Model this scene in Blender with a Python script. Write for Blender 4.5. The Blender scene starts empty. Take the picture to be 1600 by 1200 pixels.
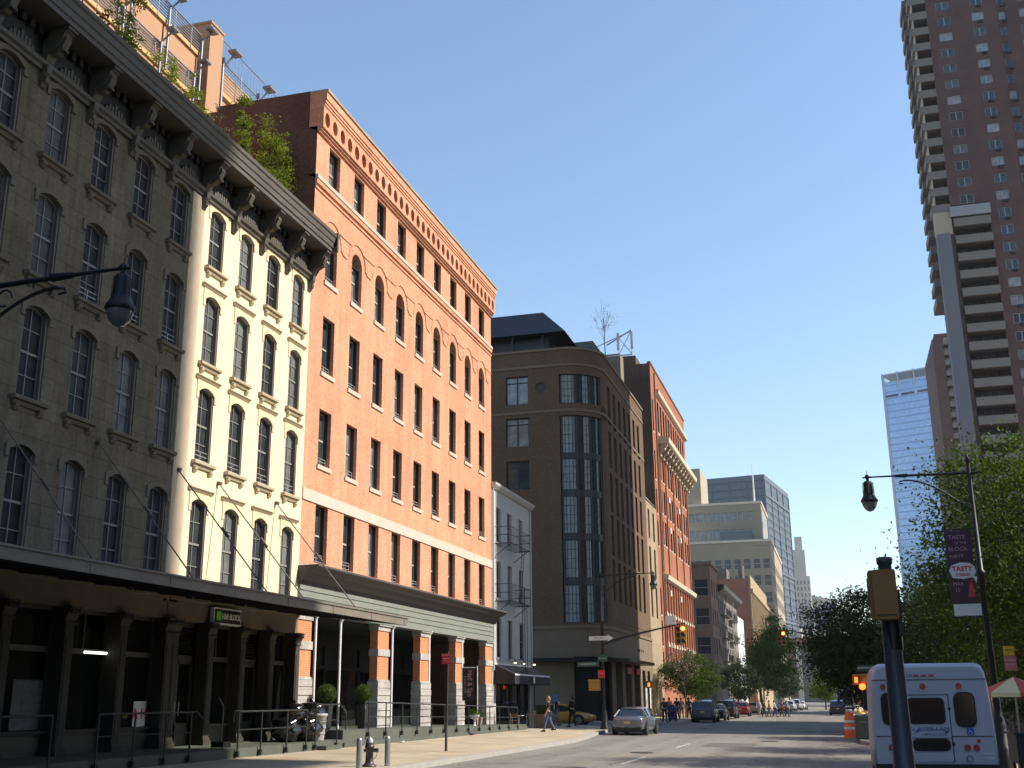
import bpy, math, random
from mathutils import Vector, Matrix
R = math.radians
random.seed(7)
sc = bpy.context.scene
COL = sc.collection

# ------------------------------------------------------------ camera
cam_d = bpy.data.cameras.new('camera')
cam = bpy.data.objects.new('camera', cam_d)
COL.objects.link(cam)
def cam_setup():
    f = 1750.0
    d = Vector((518.0, 490.0, f)).normalized()
    Y = -(f*f + 518.0*(-55.0))/490.0
    u = Vector((-55.0, Y, f)).normalized()
    r = d.cross(u).normalized()
    if r.x < 0: r = -r
    # rows r,d,u are the world axes seen from the camera (x right, y down, z forward)
    m = Matrix(((r.x, -r.y, -r.z, 0.0), (d.x, -d.y, -d.z, 0.0), (u.x, -u.y, -u.z, 1.7), (0, 0, 0, 1)))
    cam.matrix_world = m
    cam_d.sensor_width = 36.0
    cam_d.lens = f/1600.0*36.0
    cam_d.clip_start = 0.1
    cam_d.clip_end = 6000.0
cam_setup()
sc.camera = cam

# ------------------------------------------------------------ world and sun
SUN = Vector((1.0, 0.22, 0.85)).normalized()
w = bpy.data.worlds.new('World'); sc.world = w; w.use_nodes = True
nt = w.node_tree; nt.nodes.clear()
sky = nt.nodes.new('ShaderNodeTexSky'); sky.sky_type = 'NISHITA'; sky.sun_disc = False
sky.sun_elevation = math.asin(SUN.z); sky.sun_rotation = math.atan2(SUN.x, SUN.y)
sky.altitude = 0.0; sky.air_density = 1.15; sky.dust_density = 0.5; sky.ozone_density = 2.2
bg = nt.nodes.new('ShaderNodeBackground'); bg.inputs[1].default_value = 0.15
wo = nt.nodes.new('ShaderNodeOutputWorld')
nt.links.new(sky.outputs[0], bg.inputs[0]); nt.links.new(bg.outputs[0], wo.inputs[0])
sl = bpy.data.lights.new('sun', 'SUN'); sl.energy = 5.0; sl.angle = R(0.53); sl.color = (1.0, 0.92, 0.80)
so = bpy.data.objects.new('sun', sl); COL.objects.link(so)
so.rotation_euler = SUN.to_track_quat('Z', 'Y').to_euler(); so.location = (60, 10, 80)
sc.view_settings.view_transform = 'Standard'; sc.view_settings.look = 'None'
sc.view_settings.exposure = 0.58; sc.view_settings.gamma = 1.0
sc.render.resolution_x = 1024; sc.render.resolution_y = 768
sc.render.engine = 'CYCLES'

# ------------------------------------------------------------ materials
MATS = {}
def _new(name):
    m = bpy.data.materials.new(name); m.use_nodes = True
    n = m.node_tree; b = n.nodes['Principled BSDF']
    return m, n, b
def uvw(n, sx=1.0, sz=1.0):
    """brick coordinates: (x+y, z) of the object's own space"""
    tc = n.nodes.new('ShaderNodeTexCoord'); sp = n.nodes.new('ShaderNodeSeparateXYZ')
    n.links.new(tc.outputs['Object'], sp.inputs[0])
    ad = n.nodes.new('ShaderNodeMath'); ad.operation = 'ADD'
    n.links.new(sp.outputs[0], ad.inputs[0]); n.links.new(sp.outputs[1], ad.inputs[1])
    cb = n.nodes.new('ShaderNodeCombineXYZ')
    n.links.new(ad.outputs[0], cb.inputs[0]); n.links.new(sp.outputs[2], cb.inputs[1])
    return cb.outputs[0], tc
def noise(n, vec, scale, detail=5.0, rough=0.6):
    t = n.nodes.new('ShaderNodeTexNoise'); t.inputs['Scale'].default_value = scale
    t.inputs['Detail'].default_value = detail; t.inputs['Roughness'].default_value = rough
    if vec is not None: n.links.new(vec, t.inputs['Vector'])
    return t.outputs['Fac']
def ramp(n, fac, stops):
    r = n.nodes.new('ShaderNodeValToRGB'); n.links.new(fac, r.inputs[0])
    e = r.color_ramp.elements
    while len(e) > 1: e.remove(e[-1])
    e[0].position = stops[0][0]; e[0].color = (*stops[0][1], 1)
    for p, c in stops[1:]:
        k = e.new(p); k.color = (*c, 1)
    return r.outputs[0]
def mixc(n, fac, a, b, mode='MIX'):
    m = n.nodes.new('ShaderNodeMix'); m.data_type = 'RGBA'; m.blend_type = mode
    for s, v in ((m.inputs[0], fac), (m.inputs[6], a), (m.inputs[7], b)):
        if isinstance(v, (int, float)): s.default_value = v
        elif isinstance(v, tuple): s.default_value = (*v, 1) if len(v) == 3 else v
        else: n.links.new(v, s)
    return m.outputs[2]
def bump(n, b, h, strength=0.4, dist=0.02):
    bn = n.nodes.new('ShaderNodeBump'); bn.inputs['Strength'].default_value = strength
    bn.inputs['Distance'].default_value = dist
    n.links.new(h, bn.inputs['Height']); n.links.new(bn.outputs[0], b.inputs['Normal'])
def sc3(c, k): return tuple(min(1, x*k) for x in c)
def mat(name, c, rough=0.7, var=0.18, scale=1.5, metal=0.0, bmp=0.0, emit=None, es=1.0, spec=0.5, fine=25.0):
    """plain surface whose colour drifts in large stains and fine grain"""
    if name in MATS: return MATS[name]
    m, n, b = _new(name)
    tc = n.nodes.new('ShaderNodeTexCoord'); v = tc.outputs['Object']
    f = noise(n, v, scale, 6, 0.65)
    col = ramp(n, f, [(0.25, sc3(c, 1-var)), (0.75, sc3(c, 1+var))])
    g = noise(n, v, fine, 3, 0.7)
    gg = ramp(n, g, [(0.3, (1-var*.5,)*3), (0.7, (1.0,)*3)])
    col = mixc(n, 1.0, col, gg, 'MULTIPLY')
    n.links.new(col, b.inputs['Base Color'])
    rr = n.nodes.new('ShaderNodeMapRange'); n.links.new(f, rr.inputs[0])
    rr.inputs[3].default_value = max(0.02, rough-.08); rr.inputs[4].default_value = min(1, rough+.08)
    n.links.new(rr.outputs[0], b.inputs['Roughness'])
    b.inputs['Metallic'].default_value = metal; b.inputs['Specular IOR Level'].default_value = spec
    if bmp: bump(n, b, g, bmp, 0.02)
    if emit:
        b.inputs['Emission Color'].default_value = (*emit, 1); b.inputs['Emission Strength'].default_value = es
    MATS[name] = m; return m
def brick(name, c1, c2, mortar, rough=0.85, bw=0.215, bh=0.075, ms=0.010, stain=0.25, streak=0.12, bias=0.0):
    if name in MATS: return MATS[name]
    m, n, b = _new(name)
    v, tc = uvw(n)
    t = n.nodes.new('ShaderNodeTexBrick'); n.links.new(v, t.inputs['Vector'])
    t.inputs['Color1'].default_value = (*c1, 1); t.inputs['Color2'].default_value = (*c2, 1)
    t.inputs['Mortar'].default_value = (*mortar, 1); t.inputs['Scale'].default_value = 1.0
    t.inputs['Mortar Size'].default_value = ms; t.inputs['Brick Width'].default_value = bw
    t.inputs['Row Height'].default_value = bh; t.inputs['Bias'].default_value = bias
    t.inputs['Mortar Smooth'].default_value = 0.3
    st = ramp(n, noise(n, tc.outputs['Object'], 0.35, 7, 0.7), [(0.3, (1-stain,)*3), (0.7, (1+stain*.4,)*3)])
    col = mixc(n, 1.0, t.outputs['Color'], st, 'MULTIPLY')
    mp = n.nodes.new('ShaderNodeMapping'); mp.inputs['Scale'].default_value = (2.2, 2.2, 0.12)
    n.links.new(tc.outputs['Object'], mp.inputs[0])
    sk = ramp(n, noise(n, mp.outputs[0], 1.0, 5, 0.7), [(0.35, (1-streak,)*3), (0.6, (1.0,)*3)])
    col = mixc(n, 1.0, col, sk, 'MULTIPLY')
    sp = ramp(n, noise(n, v, 9.0, 2, 0.5), [(0.35, (0.88,)*3), (0.65, (1.08,)*3)])
    col = mixc(n, 1.0, col, sp, 'MULTIPLY')
    n.links.new(col, b.inputs['Base Color']); b.inputs['Roughness'].default_value = rough
    b.inputs['Specular IOR Level'].default_value = 0.25
    bump(n, b, t.outputs['Fac'], -0.35, 0.012)
    MATS[name] = m; return m
def glass(name, dark, lite, rough=0.06, p=0.55, spec=0.6):
    """window pane seen from outside: dark room, sometimes a pale blind, glossy in front"""
    if name in MATS: return MATS[name]
    m, n, b = _new(name)
    oi = n.nodes.new('ShaderNodeObjectInfo')
    tc = n.nodes.new('ShaderNodeTexCoord')
    f = noise(n, tc.outputs['Object'], 1.3, 3, 0.6)
    c = ramp(n, oi.outputs['Random'], [(0.0, dark), (p, sc3(dark, 1.5)), (min(.99, p+.12), lite), (1.0, sc3(lite, 1.3))])
    c = mixc(n, 1.0, c, ramp(n, f, [(0.3, (0.6,)*3), (0.7, (1.15,)*3)]), 'MULTIPLY')
    n.links.new(c, b.inputs['Base Color'])
    b.inputs['Roughness'].default_value = rough; b.inputs['Specular IOR Level'].default_value = spec
    wv = noise(n, tc.outputs['Object'], 0.8, 2, 0.5); bump(n, b, wv, 0.08, 0.05)
    MATS[name] = m; return m
def leafmat(name, c, c2, trans=0.35):
    if name in MATS: return MATS[name]
    m, n, b = _new(name)
    tc = n.nodes.new('ShaderNodeTexCoord')
    f = noise(n, tc.outputs['Object'], 1.6, 4, 0.7)
    col = ramp(n, f, [(0.3, c), (0.7, c2)])
    n.links.new(col, b.inputs['Base Color']); b.inputs['Roughness'].default_value = 0.6; b.inputs['Specular IOR Level'].default_value = 0.18
    tr = n.nodes.new('ShaderNodeBsdfTranslucent')
    n.links.new(mixc(n, 1.0, col, (1.0, 1.1, 0.5), 'MULTIPLY'), tr.inputs[0])
    mx = n.nodes.new('ShaderNodeMixShader'); mx.inputs[0].default_value = trans
    n.links.new(b.outputs[0], mx.inputs[1]); n.links.new(tr.outputs[0], mx.inputs[2])
    n.links.new(mx.outputs[0], n.nodes['Material Output'].inputs[0])
    MATS[name] = m; return m
def emis(name, c, s):
    return mat(name, c, 0.4, 0.02, 1, emit=c, es=s)

# ------------------------------------------------------------ mesh building
class MB:
    def __init__(s): s.v = []; s.f = []; s.sm = []
    def add(s, vs, fs, smooth=False):
        o = len(s.v); s.v += [tuple(p) for p in vs]
        s.f += [tuple(i+o for i in f) for f in fs]; s.sm += [smooth]*len(fs)
    def quad(s, a, b, c, d): s.add([a, b, c, d], [(0, 1, 2, 3)])
    def box(s, x0, x1, y0, y1, z0, z1):
        s.add([(x0,y0,z0),(x1,y0,z0),(x1,y1,z0),(x0,y1,z0),(x0,y0,z1),(x1,y0,z1),(x1,y1,z1),(x0,y1,z1)],
              [(3,2,1,0),(4,5,6,7),(0,1,5,4),(1,2,6,5),(2,3,7,6),(3,0,4,7)])
    def bar(s, p, q, r=0.03, r2=None, n=8, cap=True):
        p = Vector(p); q = Vector(q); r2 = r if r2 is None else r2
        d = (q-p).normalized(); a = d.orthogonal().normalized(); b = d.cross(a)
        vs = []
        for c, rr in ((p, r), (q, r2)):
            for i in range(n):
                t = 2*math.pi*(i+.5)/n; vs.append(c+a*rr*math.cos(t)+b*rr*math.sin(t))
        fs = [(i, (i+1) % n, n+(i+1) % n, n+i) for i in range(n)]
        s.add(vs, fs, n > 5)
        if cap:
            s.add(vs[:n], [tuple(range(n))[::-1]]); s.add(vs[n:], [tuple(range(n))])
    def tube(s, pts, r, n=8):
        """smooth bent tube; r a number or a list"""
        P = [Vector(p) for p in pts]; k = len(P)
        rs = r if isinstance(r, (list, tuple)) else [r]*k
        t0 = (P[1]-P[0]).normalized(); a = t0.orthogonal().normalized(); vs = []
        for i, p in enumerate(P):
            t = (P[min(i+1, k-1)]-P[max(i-1, 0)]).normalized()
            a = (a-t*a.dot(t)).normalized(); b = t.cross(a)
            for j in range(n):
                w_ = 2*math.pi*j/n; vs.append(p+(a*math.cos(w_)+b*math.sin(w_))*rs[i])
        fs = [(i*n+j, i*n+(j+1) % n, (i+1)*n+(j+1) % n, (i+1)*n+j) for i in range(k-1) for j in range(n)]
        s.add(vs, fs, True)
        s.add(vs[:n], [tuple(range(n))[::-1]]); s.add(vs[-n:], [tuple(range(n))])
    def lathe(s, prof, cx=0, cy=0, n=16, smooth=True):
        vs = []
        for r, z in prof:
            for j in range(n):
                t = 2*math.pi*(j+.5)/n; vs.append((cx+r*math.cos(t), cy+r*math.sin(t), z))
        k = len(prof)
        fs = [(i*n+j, i*n+(j+1) % n, (i+1)*n+(j+1) % n, (i+1)*n+j) for i in range(k-1) for j in range(n)]
        s.add(vs, fs, smooth)
        s.add(vs[:n], [tuple(range(n))[::-1]]); s.add(vs[-n:], [tuple(range(n))])
    def ball(s, c, r, n=10, sz=1.0):
        vs = []; c = Vector(c)
        for i in range(n+1):
            ph = math.pi*i/n
            for j in range(n*2):
                th = math.pi*j/n
                vs.append(c+Vector((r*math.sin(ph)*math.cos(th), r*math.sin(ph)*math.sin(th), r*sz*math.cos(ph))))
        m_ = n*2
        s.add(vs, [(i*m_+j, i*m_+(j+1) % m_, (i+1)*m_+(j+1) % m_, (i+1)*m_+j) for i in range(n) for j in range(m_)], True)
    def prism(s, poly, y0, y1):
        """polygon given as (x,z), extruded along y"""
        k = len(poly)
        s.add([(x, y0, z) for x, z in poly]+[(x, y1, z) for x, z in poly],
              [tuple(range(k)), tuple(range(k, 2*k))[::-1]]+[(i, k+i, k+(i+1) % k, (i+1) % k) for i in range(k)])
    def run(s, poly, x0, x1):
        """profile given as (y,z), extruded along x (cornices, sills, kerbs)"""
        k = len(poly)
        s.add([(x0, y, z) for y, z in poly]+[(x1, y, z) for y, z in poly],
              [tuple(range(k)), tuple(range(k, 2*k))[::-1]]+[(i, k+i, k+(i+1) % k, (i+1) % k) for i in range(k)])
    def slab(s, poly, z0, z1):
        k = len(poly)
        s.add([(x, y, z0) for x, y in poly]+[(x, y, z1) for x, y in poly],
              [tuple(range(k))[::-1], tuple(range(k, 2*k))]+[(i, (i+1) % k, k+(i+1) % k, k+i) for i in range(k)])
    def loft(s, rings, closed=True, smooth=True, caps=True):
        n = len(rings[0]); vs = [p for r_ in rings for p in r_]; m_ = n if closed else n-1
        s.add(vs, [(i*n+j, i*n+(j+1) % n, (i+1)*n+(j+1) % n, (i+1)*n+j) for i in range(len(rings)-1) for j in range(m_)], smooth)
        if caps and closed:
            s.add(rings[0], [tuple(range(n))[::-1]]); s.add(rings[-1], [tuple(range(n))])
    def mesh(s, name, m):
        me = bpy.data.meshes.new(name); me.from_pydata([tuple(p) for p in s.v], [], s.f)
        me.polygons.foreach_set('use_smooth', s.sm)
        if m is not None: me.materials.append(m)
        me.update(); return me
def obj(name, mb, m=None, parent=None, loc=None, rz=0.0):
    me = mb.mesh(name, m) if isinstance(mb, MB) else mb
    o = bpy.data.objects.new(name, me); COL.objects.link(o)
    if parent is not None: o.parent = parent
    if loc is not None: o.location = loc
    if rz: o.rotation_euler.z = rz
    return o
def tag(o, label=None, cat=None, group=None, kind=None):
    if label: o['label'] = label
    if cat: o['category'] = cat
    if group: o['group'] = group
    if kind: o['kind'] = kind
    return o
def thing(name, label, cat, loc=(0, 0, 0), rz=0.0, group=None):
    o = bpy.data.objects.new(name, None); COL.objects.link(o); o.empty_display_size = 0.3
    o.location = loc; o.rotation_euler.z = rz
    return tag(o, label, cat, group)
def clone(src, loc, rz=0.0, label=None, group=None, cat=None):
    """copy of a thing with its parts and sub-parts, mesh data shared"""
    def rec(o, par):
        c = o.copy(); COL.objects.link(c); c.parent = par
        for ch in list(o.children): rec(ch, c)
        return c
    r = rec(src, None); r.location = loc; r.rotation_euler.z = rz
    return tag(r, label, cat, group)
def text_mesh(s, size, depth=0.004, bold=0.0):
    cu = bpy.data.curves.new('t', 'FONT'); cu.body = s; cu.size = size; cu.extrude = depth; cu.offset = bold
    cu.align_x = 'CENTER'; cu.align_y = 'CENTER'; cu.resolution_u = 3
    o = bpy.data.objects.new('t', cu)
    me = bpy.data.meshes.new_from_object(o)
    bpy.data.objects.remove(o); bpy.data.curves.remove(cu)
    return me
def text(name, s, size, m, parent, M, depth=0.004, bold=0.0, sx=1.0):
    """lettering; M maps the text's own plane (x right, y up, z out) to the parent"""
    me = text_mesh(s, size, depth, bold); me.name = name
    me.transform(Matrix.Diagonal((sx, 1, 1, 1))); me.transform(M); me.materials.append(m)
    return obj(name, me, None, parent)
UP = Matrix(((1, 0, 0, 0), (0, 0, -1, 0), (0, 1, 0, 0), (0, 0, 0, 1)))      # text upright on a plane facing -Y
def at(x, y, z, rot=None): return Matrix.Translation((x, y, z)) @ (rot if rot else UP)

# ------------------------------------------------------------ facades
# facade space: x along the wall, y into the building, z up
def hole_pts(h, n=10):
    a, b, c, d, kind, r = h
    mid = (a+b)/2; hw = (b-a)/2; P = []
    if kind == 'rect': return [(a, c), (b, c), (b, d), (a, d)]
    if kind == 'oval':
        zc = (c+d)/2; hh = (d-c)/2
        return [(mid+hw*math.cos(t), zc+hh*math.sin(t)) for t in [2*math.pi*i/16-math.pi/2 for i in range(16)]]
    P = [(a, c), (b, c)]
    for i in range(n+1):       # springing at d-r, crown at d
        t = math.pi*i/n
        if kind == 'arch': P.append((mid+hw*math.cos(t), d-r+r*math.sin(t)))
        else:
            u = math.cos(t); P.append((mid+hw*u, d-r+r*(1-u*u)))
    return P
def wall(mb, u0, u1, v0, v1, holes, dep=0.25, y=0.0):
    us = sorted(set([u0, u1]+[h[0] for h in holes]+[h[1] for h in holes]))
    vs = sorted(set([v0, v1]+[h[2] for h in holes]+[h[3] for h in holes]))
    us = [u for u in us if u0-1e-6 <= u <= u1+1e-6]; vs = [v for v in vs if v0-1e-6 <= v <= v1+1e-6]
    for j in range(len(vs)-1):
        start = None
        for i in range(len(us)):
            solid = False
            if i < len(us)-1:
                cu = (us[i]+us[i+1])/2; cv = (vs[j]+vs[j+1])/2
                solid = not any(h[0] < cu < h[1] and h[2] < cv < h[3] for h in holes)
            if solid and start is None: start = us[i]
            if not solid and start is not None:
                mb.quad((start, y, vs[j]), (us[i], y, vs[j]), (us[i], y, vs[j+1]), (start, y, vs[j+1])); start = None
    for h in holes:
        P = hole_pts(h); k = len(P)
        mb.add([(p[0], y, p[1]) for p in P]+[(p[0], y+dep, p[1]) for p in P],
               [(i, (i+1) % k, k+(i+1) % k, k+i) for i in range(k)])
        if h[4] in ('arch', 'seg'):
            a, b, c, d, kind, r = h; mid = (a+b)/2; Q = P[2:]
            for side in (0, 1):
                cor = (b, d) if side == 0 else (a, d)
                pts = [q for q in Q if (q[0] >= mid-1e-6 if side == 0 else q[0] <= mid+1e-6)]
                for i in range(len(pts)-1):
                    mb.add([(cor[0], y, cor[1]), (pts[i][0], y, pts[i][1]), (pts[i+1][0], y, pts[i+1][1])], [(0, 1, 2)])
        if h[4] == 'oval':
            a, b, c, d = h[:4]; mid = (a+b)/2; zc = (c+d)/2
            for i in range(k):
                p, q = P[i], P[(i+1) % k]
                cx_ = b if (p[0]+q[0])/2 > mid else a; cz_ = d if (p[1]+q[1])/2 > zc else c
                mb.add([(cx_, y, cz_), (p[0], y, p[1]), (q[0], y, q[1])], [(0, 1, 2)])
def shell(mb, u0, u1, v0, v1, depth, y=0.0, front=0.0):
    """sides, roof and back of a building behind its front wall"""
    f = y+front
    mb.quad((u0, f, v0), (u0, depth, v0), (u0, depth, v1), (u0, f, v1))
    mb.quad((u1, f, v0), (u1, f, v1), (u1, depth, v1), (u1, depth, v0))
    mb.quad((u0, depth, v0), (u1, depth, v0), (u1, depth, v1), (u0, depth, v1))
    mb.quad((u0, f, v1), (u0, depth, v1), (u1, depth, v1), (u1, f, v1))
WCACHE = {}
def window_meshes(key, w_, h, kind, r, cols, rows, mf, mg, ft=0.06, bt=0.03, sash=True, fd=0.09, split=0.5, low_cols=None):
    """frame + glass meshes, origin at the bottom-left of the opening, outer face at y=0"""
    if key in WCACHE: return WCACHE[key]
    f = MB()
    def b(x0, x1, z0, z1, y0=0.0, y1=fd): f.box(x0, x1, y0, y1, z0, z1)
    top = h-r
    b(0, ft, 0, top); b(w_-ft, w_, 0, top); b(ft, w_-ft, 0, ft)
    if kind == 'rect' or r == 0: b(ft, w_-ft, h-ft, h)
    else:
        P = hole_pts((0, w_, 0, h, kind, r))[2:]; n = len(P)
        I = [(w_/2+(p[0]-w_/2)*(1-2*ft/w_), top+(p[1]-top)*(max(r-ft, r*.4)/r)) for p in P]
        vs = [(p[0], 0, p[1]) for p in P]+[(p[0], 0, p[1]) for p in I]+[(p[0], fd, p[1]) for p in I]
        fs = []
        for i in range(n-1): fs += [(i, i+1, n+i+1, n+i), (n+i, n+i+1, 2*n+i+1, 2*n+i)]
        f.add(vs, fs)
    mz = h*split
    if sash:
        b(ft, w_-ft, mz-ft*.6, mz+ft*.6, 0.015, fd)
    zs = [(ft, mz-ft*.6), (mz+ft*.6, h-ft)] if sash else [(ft, h-ft)]
    for si, (za, zb) in enumerate(zs):
        cc = cols if (si == len(zs)-1 or low_cols is None) else low_cols
        for i in range(1, cc):
            x = ft+(w_-2*ft)*i/cc
            zz = zb if r == 0 else min(zb, h-ft-(r*.15 if cc == 2 else r*.5))
            b(x-bt/2, x+bt/2, za, zz, 0.02, fd-.01)
        for i in range(1, rows):
            z = za+(zb-za)*i/rows; b(ft, w_-ft, z-bt/2, z+bt/2, 0.022, fd-.012)
    g = MB(); P = hole_pts((0.01, w_-.01, 0.01, h-.01, kind, r))
    g.add([(p[0], fd*.6, p[1]) for p in P], [tuple(range(len(P)))])
    me = (f.mesh('window_frame', mf), g.mesh('pane', mg)); WCACHE[key] = me
    return me
def window(par, me, x, y, z, name='window', extra=()):
    o = obj(name, me[0], None, par, (x, y, z))
    obj('pane', me[1], None, o)
    for nm, mm in extra: obj(nm, mm, None, o)
    return o
def shade_casing_mesh(w_, h, m, d0=.10, d1=.30, t=.035):
    """dark frame boards on jambs and head, coloured to put shade into the reveals"""
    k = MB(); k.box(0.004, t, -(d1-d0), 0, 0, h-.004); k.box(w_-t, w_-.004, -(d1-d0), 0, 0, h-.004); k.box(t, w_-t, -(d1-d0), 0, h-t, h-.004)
    return k.mesh('shade_casing', m)
def guard_mesh(w_, m, h=0.38):
    k = MB()
    for z in (0.1, 0.24, h): k.box(0.03, w_-.03, -.03, -.015, z-.01, z+.01)
    for x in (0.05, w_/2, w_-.05): k.box(x-.01, x+.01, -.03, -.015, 0.0, h)
    return k.mesh('window_guard', m)
# ------------------------------------------------------------ shared materials
M_black = mat('black_paint', (0.012, 0.012, 0.014), 0.35, 0.2, 3)
M_iron = mat('dark_iron', (0.035, 0.04, 0.042), 0.45, 0.25, 4, metal=0.3)
M_steel = mat('galvanised_steel', (0.42, 0.43, 0.44), 0.38, 0.15, 3, metal=0.8)
M_white = mat('white_paint', (0.74, 0.74, 0.72), 0.45, 0.06, 3)
M_guard = mat('guard_metal', (0.55, 0.56, 0.57), 0.35, 0.1, 4, metal=0.5)
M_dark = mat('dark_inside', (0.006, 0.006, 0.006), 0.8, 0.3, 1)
M_tan = mat('weathered_sandstone', (0.40, 0.345, 0.25), 0.85, 0.2, 0.7, bmp=0.25)
M_brownframe = mat('brown_window_frame', (0.13, 0.105, 0.085), 0.5, 0.1, 3)
M_palesash = mat('pale_sash', (0.24, 0.235, 0.215), 0.5, 0.1, 3)
M_glass = glass('window_glass', (0.035, 0.039, 0.042), (0.15, 0.158, 0.155), p=.5)
M_glass2 = glass('window_glass_reflected_light', (0.035, 0.045, 0.052), (0.22, 0.235, 0.24), p=0.5)  # pale value raised to put reflected light into the pane colour
M_leafl = leafmat('leaf_light', (0.05, 0.095, 0.012), (0.12, 0.18, 0.022), 0.42)
M_leafr = leafmat('leaf_roof', (0.12, 0.165, 0.018), (0.25, 0.29, 0.03), 0.45)
M_leafn = leafmat('leaf_near', (0.022, 0.044, 0.008), (0.095, 0.145, 0.02), 0.40)
M_leafd = leafmat('leaf_dark', (0.016, 0.030, 0.010), (0.045, 0.07, 0.016), 0.28)
M_leafm = leafmat('leaf_mid', (0.030, 0.058, 0.010), (0.08, 0.125, 0.02), 0.36)
M_bark = mat('bark', (0.09, 0.075, 0.06), 0.9, 0.35, 6, bmp=0.6)
M_red = mat('signal_red_paint', (0.55, 0.03, 0.04), 0.45, 0.06, 3)

# ------------------------------------------------------------ ground, streets, pavements
def asphalt():
    m, n, b = _new('asphalt')
    tc = n.nodes.new('ShaderNodeTexCoord'); v = tc.outputs['Object']
    big = noise(n, v, 0.12, 6, 0.65); fine = noise(n, v, 60, 4, 0.8)
    mp = n.nodes.new('ShaderNodeMapping'); mp.inputs['Scale'].default_value = (0.9, 0.035, 1); n.links.new(v, mp.inputs[0])
    lane = noise(n, mp.outputs[0], 1.0, 4, 0.6)
    c = ramp(n, big, [(0.3, (0.185, 0.170, 0.148)), (0.7, (0.245, 0.225, 0.195))])
    c = mixc(n, 1.0, c, ramp(n, lane, [(0.35, (0.8,)*3), (0.65, (1.08,)*3)]), 'MULTIPLY')
    c = mixc(n, 1.0, c, ramp(n, fine, [(0.3, (0.7,)*3), (0.7, (1.15,)*3)]), 'MULTIPLY')
    vo = n.nodes.new('ShaderNodeTexVoronoi'); vo.feature = 'DISTANCE_TO_EDGE'; vo.inputs['Scale'].default_value = 0.22
    w2 = n.nodes.new('ShaderNodeVectorMath'); w2.operation = 'ADD'; n.links.new(v, w2.inputs[0])
    nz = n.nodes.new('ShaderNodeTexNoise'); nz.inputs['Scale'].default_value = 0.8; n.links.new(v, nz.inputs[0]); n.links.new(nz.outputs['Color'], w2.inputs[1])
    n.links.new(w2.outputs[0], vo.inputs['Vector'])
    cr = ramp(n, vo.outputs['Distance'], [(0.0, (0.30,)*3), (0.009, (1.0,)*3)])
    c = mixc(n, 0.85, c, cr, 'MULTIPLY')
    oil = ramp(n, noise(n, v, 0.9, 3, 0.5), [(0.30, (0.62,)*3), (0.40, (1.0,)*3)])
    c = mixc(n, 0.6, c, oil, 'MULTIPLY')
    n.links.new(c, b.inputs['Base Color']); b.inputs['Roughness'].default_value = 0.82
    bump(n, b, fine, 0.5, 0.01); return m
def paving():
    m, n, b = _new('concrete_paving')
    tc = n.nodes.new('ShaderNodeTexCoord'); v = tc.outputs['Object']
    t = n.nodes.new('ShaderNodeTexBrick'); n.links.new(v, t.inputs['Vector']); t.offset = 0.0
    t.inputs['Color1'].default_value = (0.40, 0.34, 0.245, 1); t.inputs['Color2'].default_value = (0.46, 0.395, 0.29, 1)
    t.inputs['Mortar'].default_value = (0.25, 0.21, 0.16, 1); t.inputs['Scale'].default_value = 1
    t.inputs['Mortar Size'].default_value = 0.012; t.inputs['Brick Width'].default_value = 1.5; t.inputs['Row Height'].default_value = 1.5
    st = ramp(n, noise(n, v, 0.5, 7, 0.7), [(0.3, (0.78, 0.74, 0.68)), (0.65, (1.06,)*3)])
    c = mixc(n, 1.0, t.outputs['Color'], st, 'MULTIPLY')
    rust = ramp(n, noise(n, v, 0.33, 3, 0.5), [(0.60, (1, 1, 1)), (0.72, (1.0, 0.82, 0.58))])
    c = mixc(n, 1.0, c, rust, 'MULTIPLY')
    c = mixc(n, 1.0, c, ramp(n, noise(n, v, 40, 3, 0.7), [(0.3, (0.86,)*3), (0.7, (1.06,)*3)]), 'MULTIPLY')
    n.links.new(c, b.inputs['Base Color']); b.inputs['Roughness'].default_value = 0.85; return m
M_asph = asphalt(); M_pave = paving()
M_curb = mat('granite_kerb', (0.34, 0.32, 0.29), 0.8, 0.15, 2)
M_mark = mat('road_paint', (0.46, 0.45, 0.42), 0.7, 0.25, 1.2, fine=6)
M_earth = mat('far_ground', (0.16, 0.15, 0.13), 0.9, 0.2, 0.02)
# the street falls gently towards the river on the right
def zr(x): return -.13-.0205*(min(max(x, -18), 8)+11.6)
def zs(x):
    if x < -17.3: return .15
    if x < -5: return .15-.0228*(x+17.3)
    return zr(x)+.15
g = MB(); g.quad((-3000, -300, -1.2), (3000, -300, -1.2), (3000, 5500, -1.2), (-3000, 5500, -1.2))
tag(obj('ground', g, M_earth), kind='structure')
g = MB(); bx_ = [-60, -18, 8, 60]
for a, b in zip(bx_[:-1], bx_[1:]): g.quad((a, -60, zr(a)), (b, -60, zr(b)), (b, 900, zr(b)), (a, 900, zr(a)))
tag(obj('road', g, M_asph), kind='structure')
def pavement(name, line, far, brk):
    """surface between the kerb line and x = far, bent where the slope changes"""
    m = MB(); sgn = -1 if far < 0 else 1
    for (x1, y1), (x2, y2) in zip(line[:-1], line[1:]):
        b1, b2 = (min(brk, x1), min(brk, x2)) if sgn < 0 else (max(brk, x1), max(brk, x2))
        m.quad((far, y1, zs(far)), (b1, y1, zs(b1)), (b2, y2, zs(b2)), (far, y2, zs(far)))
        if b1 != x1 or b2 != x2: m.quad((b1, y1, zs(b1)), (x1, y1, zs(x1)), (x2, y2, zs(x2)), (b2, y2, zs(b2)))
    tag(obj(name, m, M_pave), kind='structure')
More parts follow.
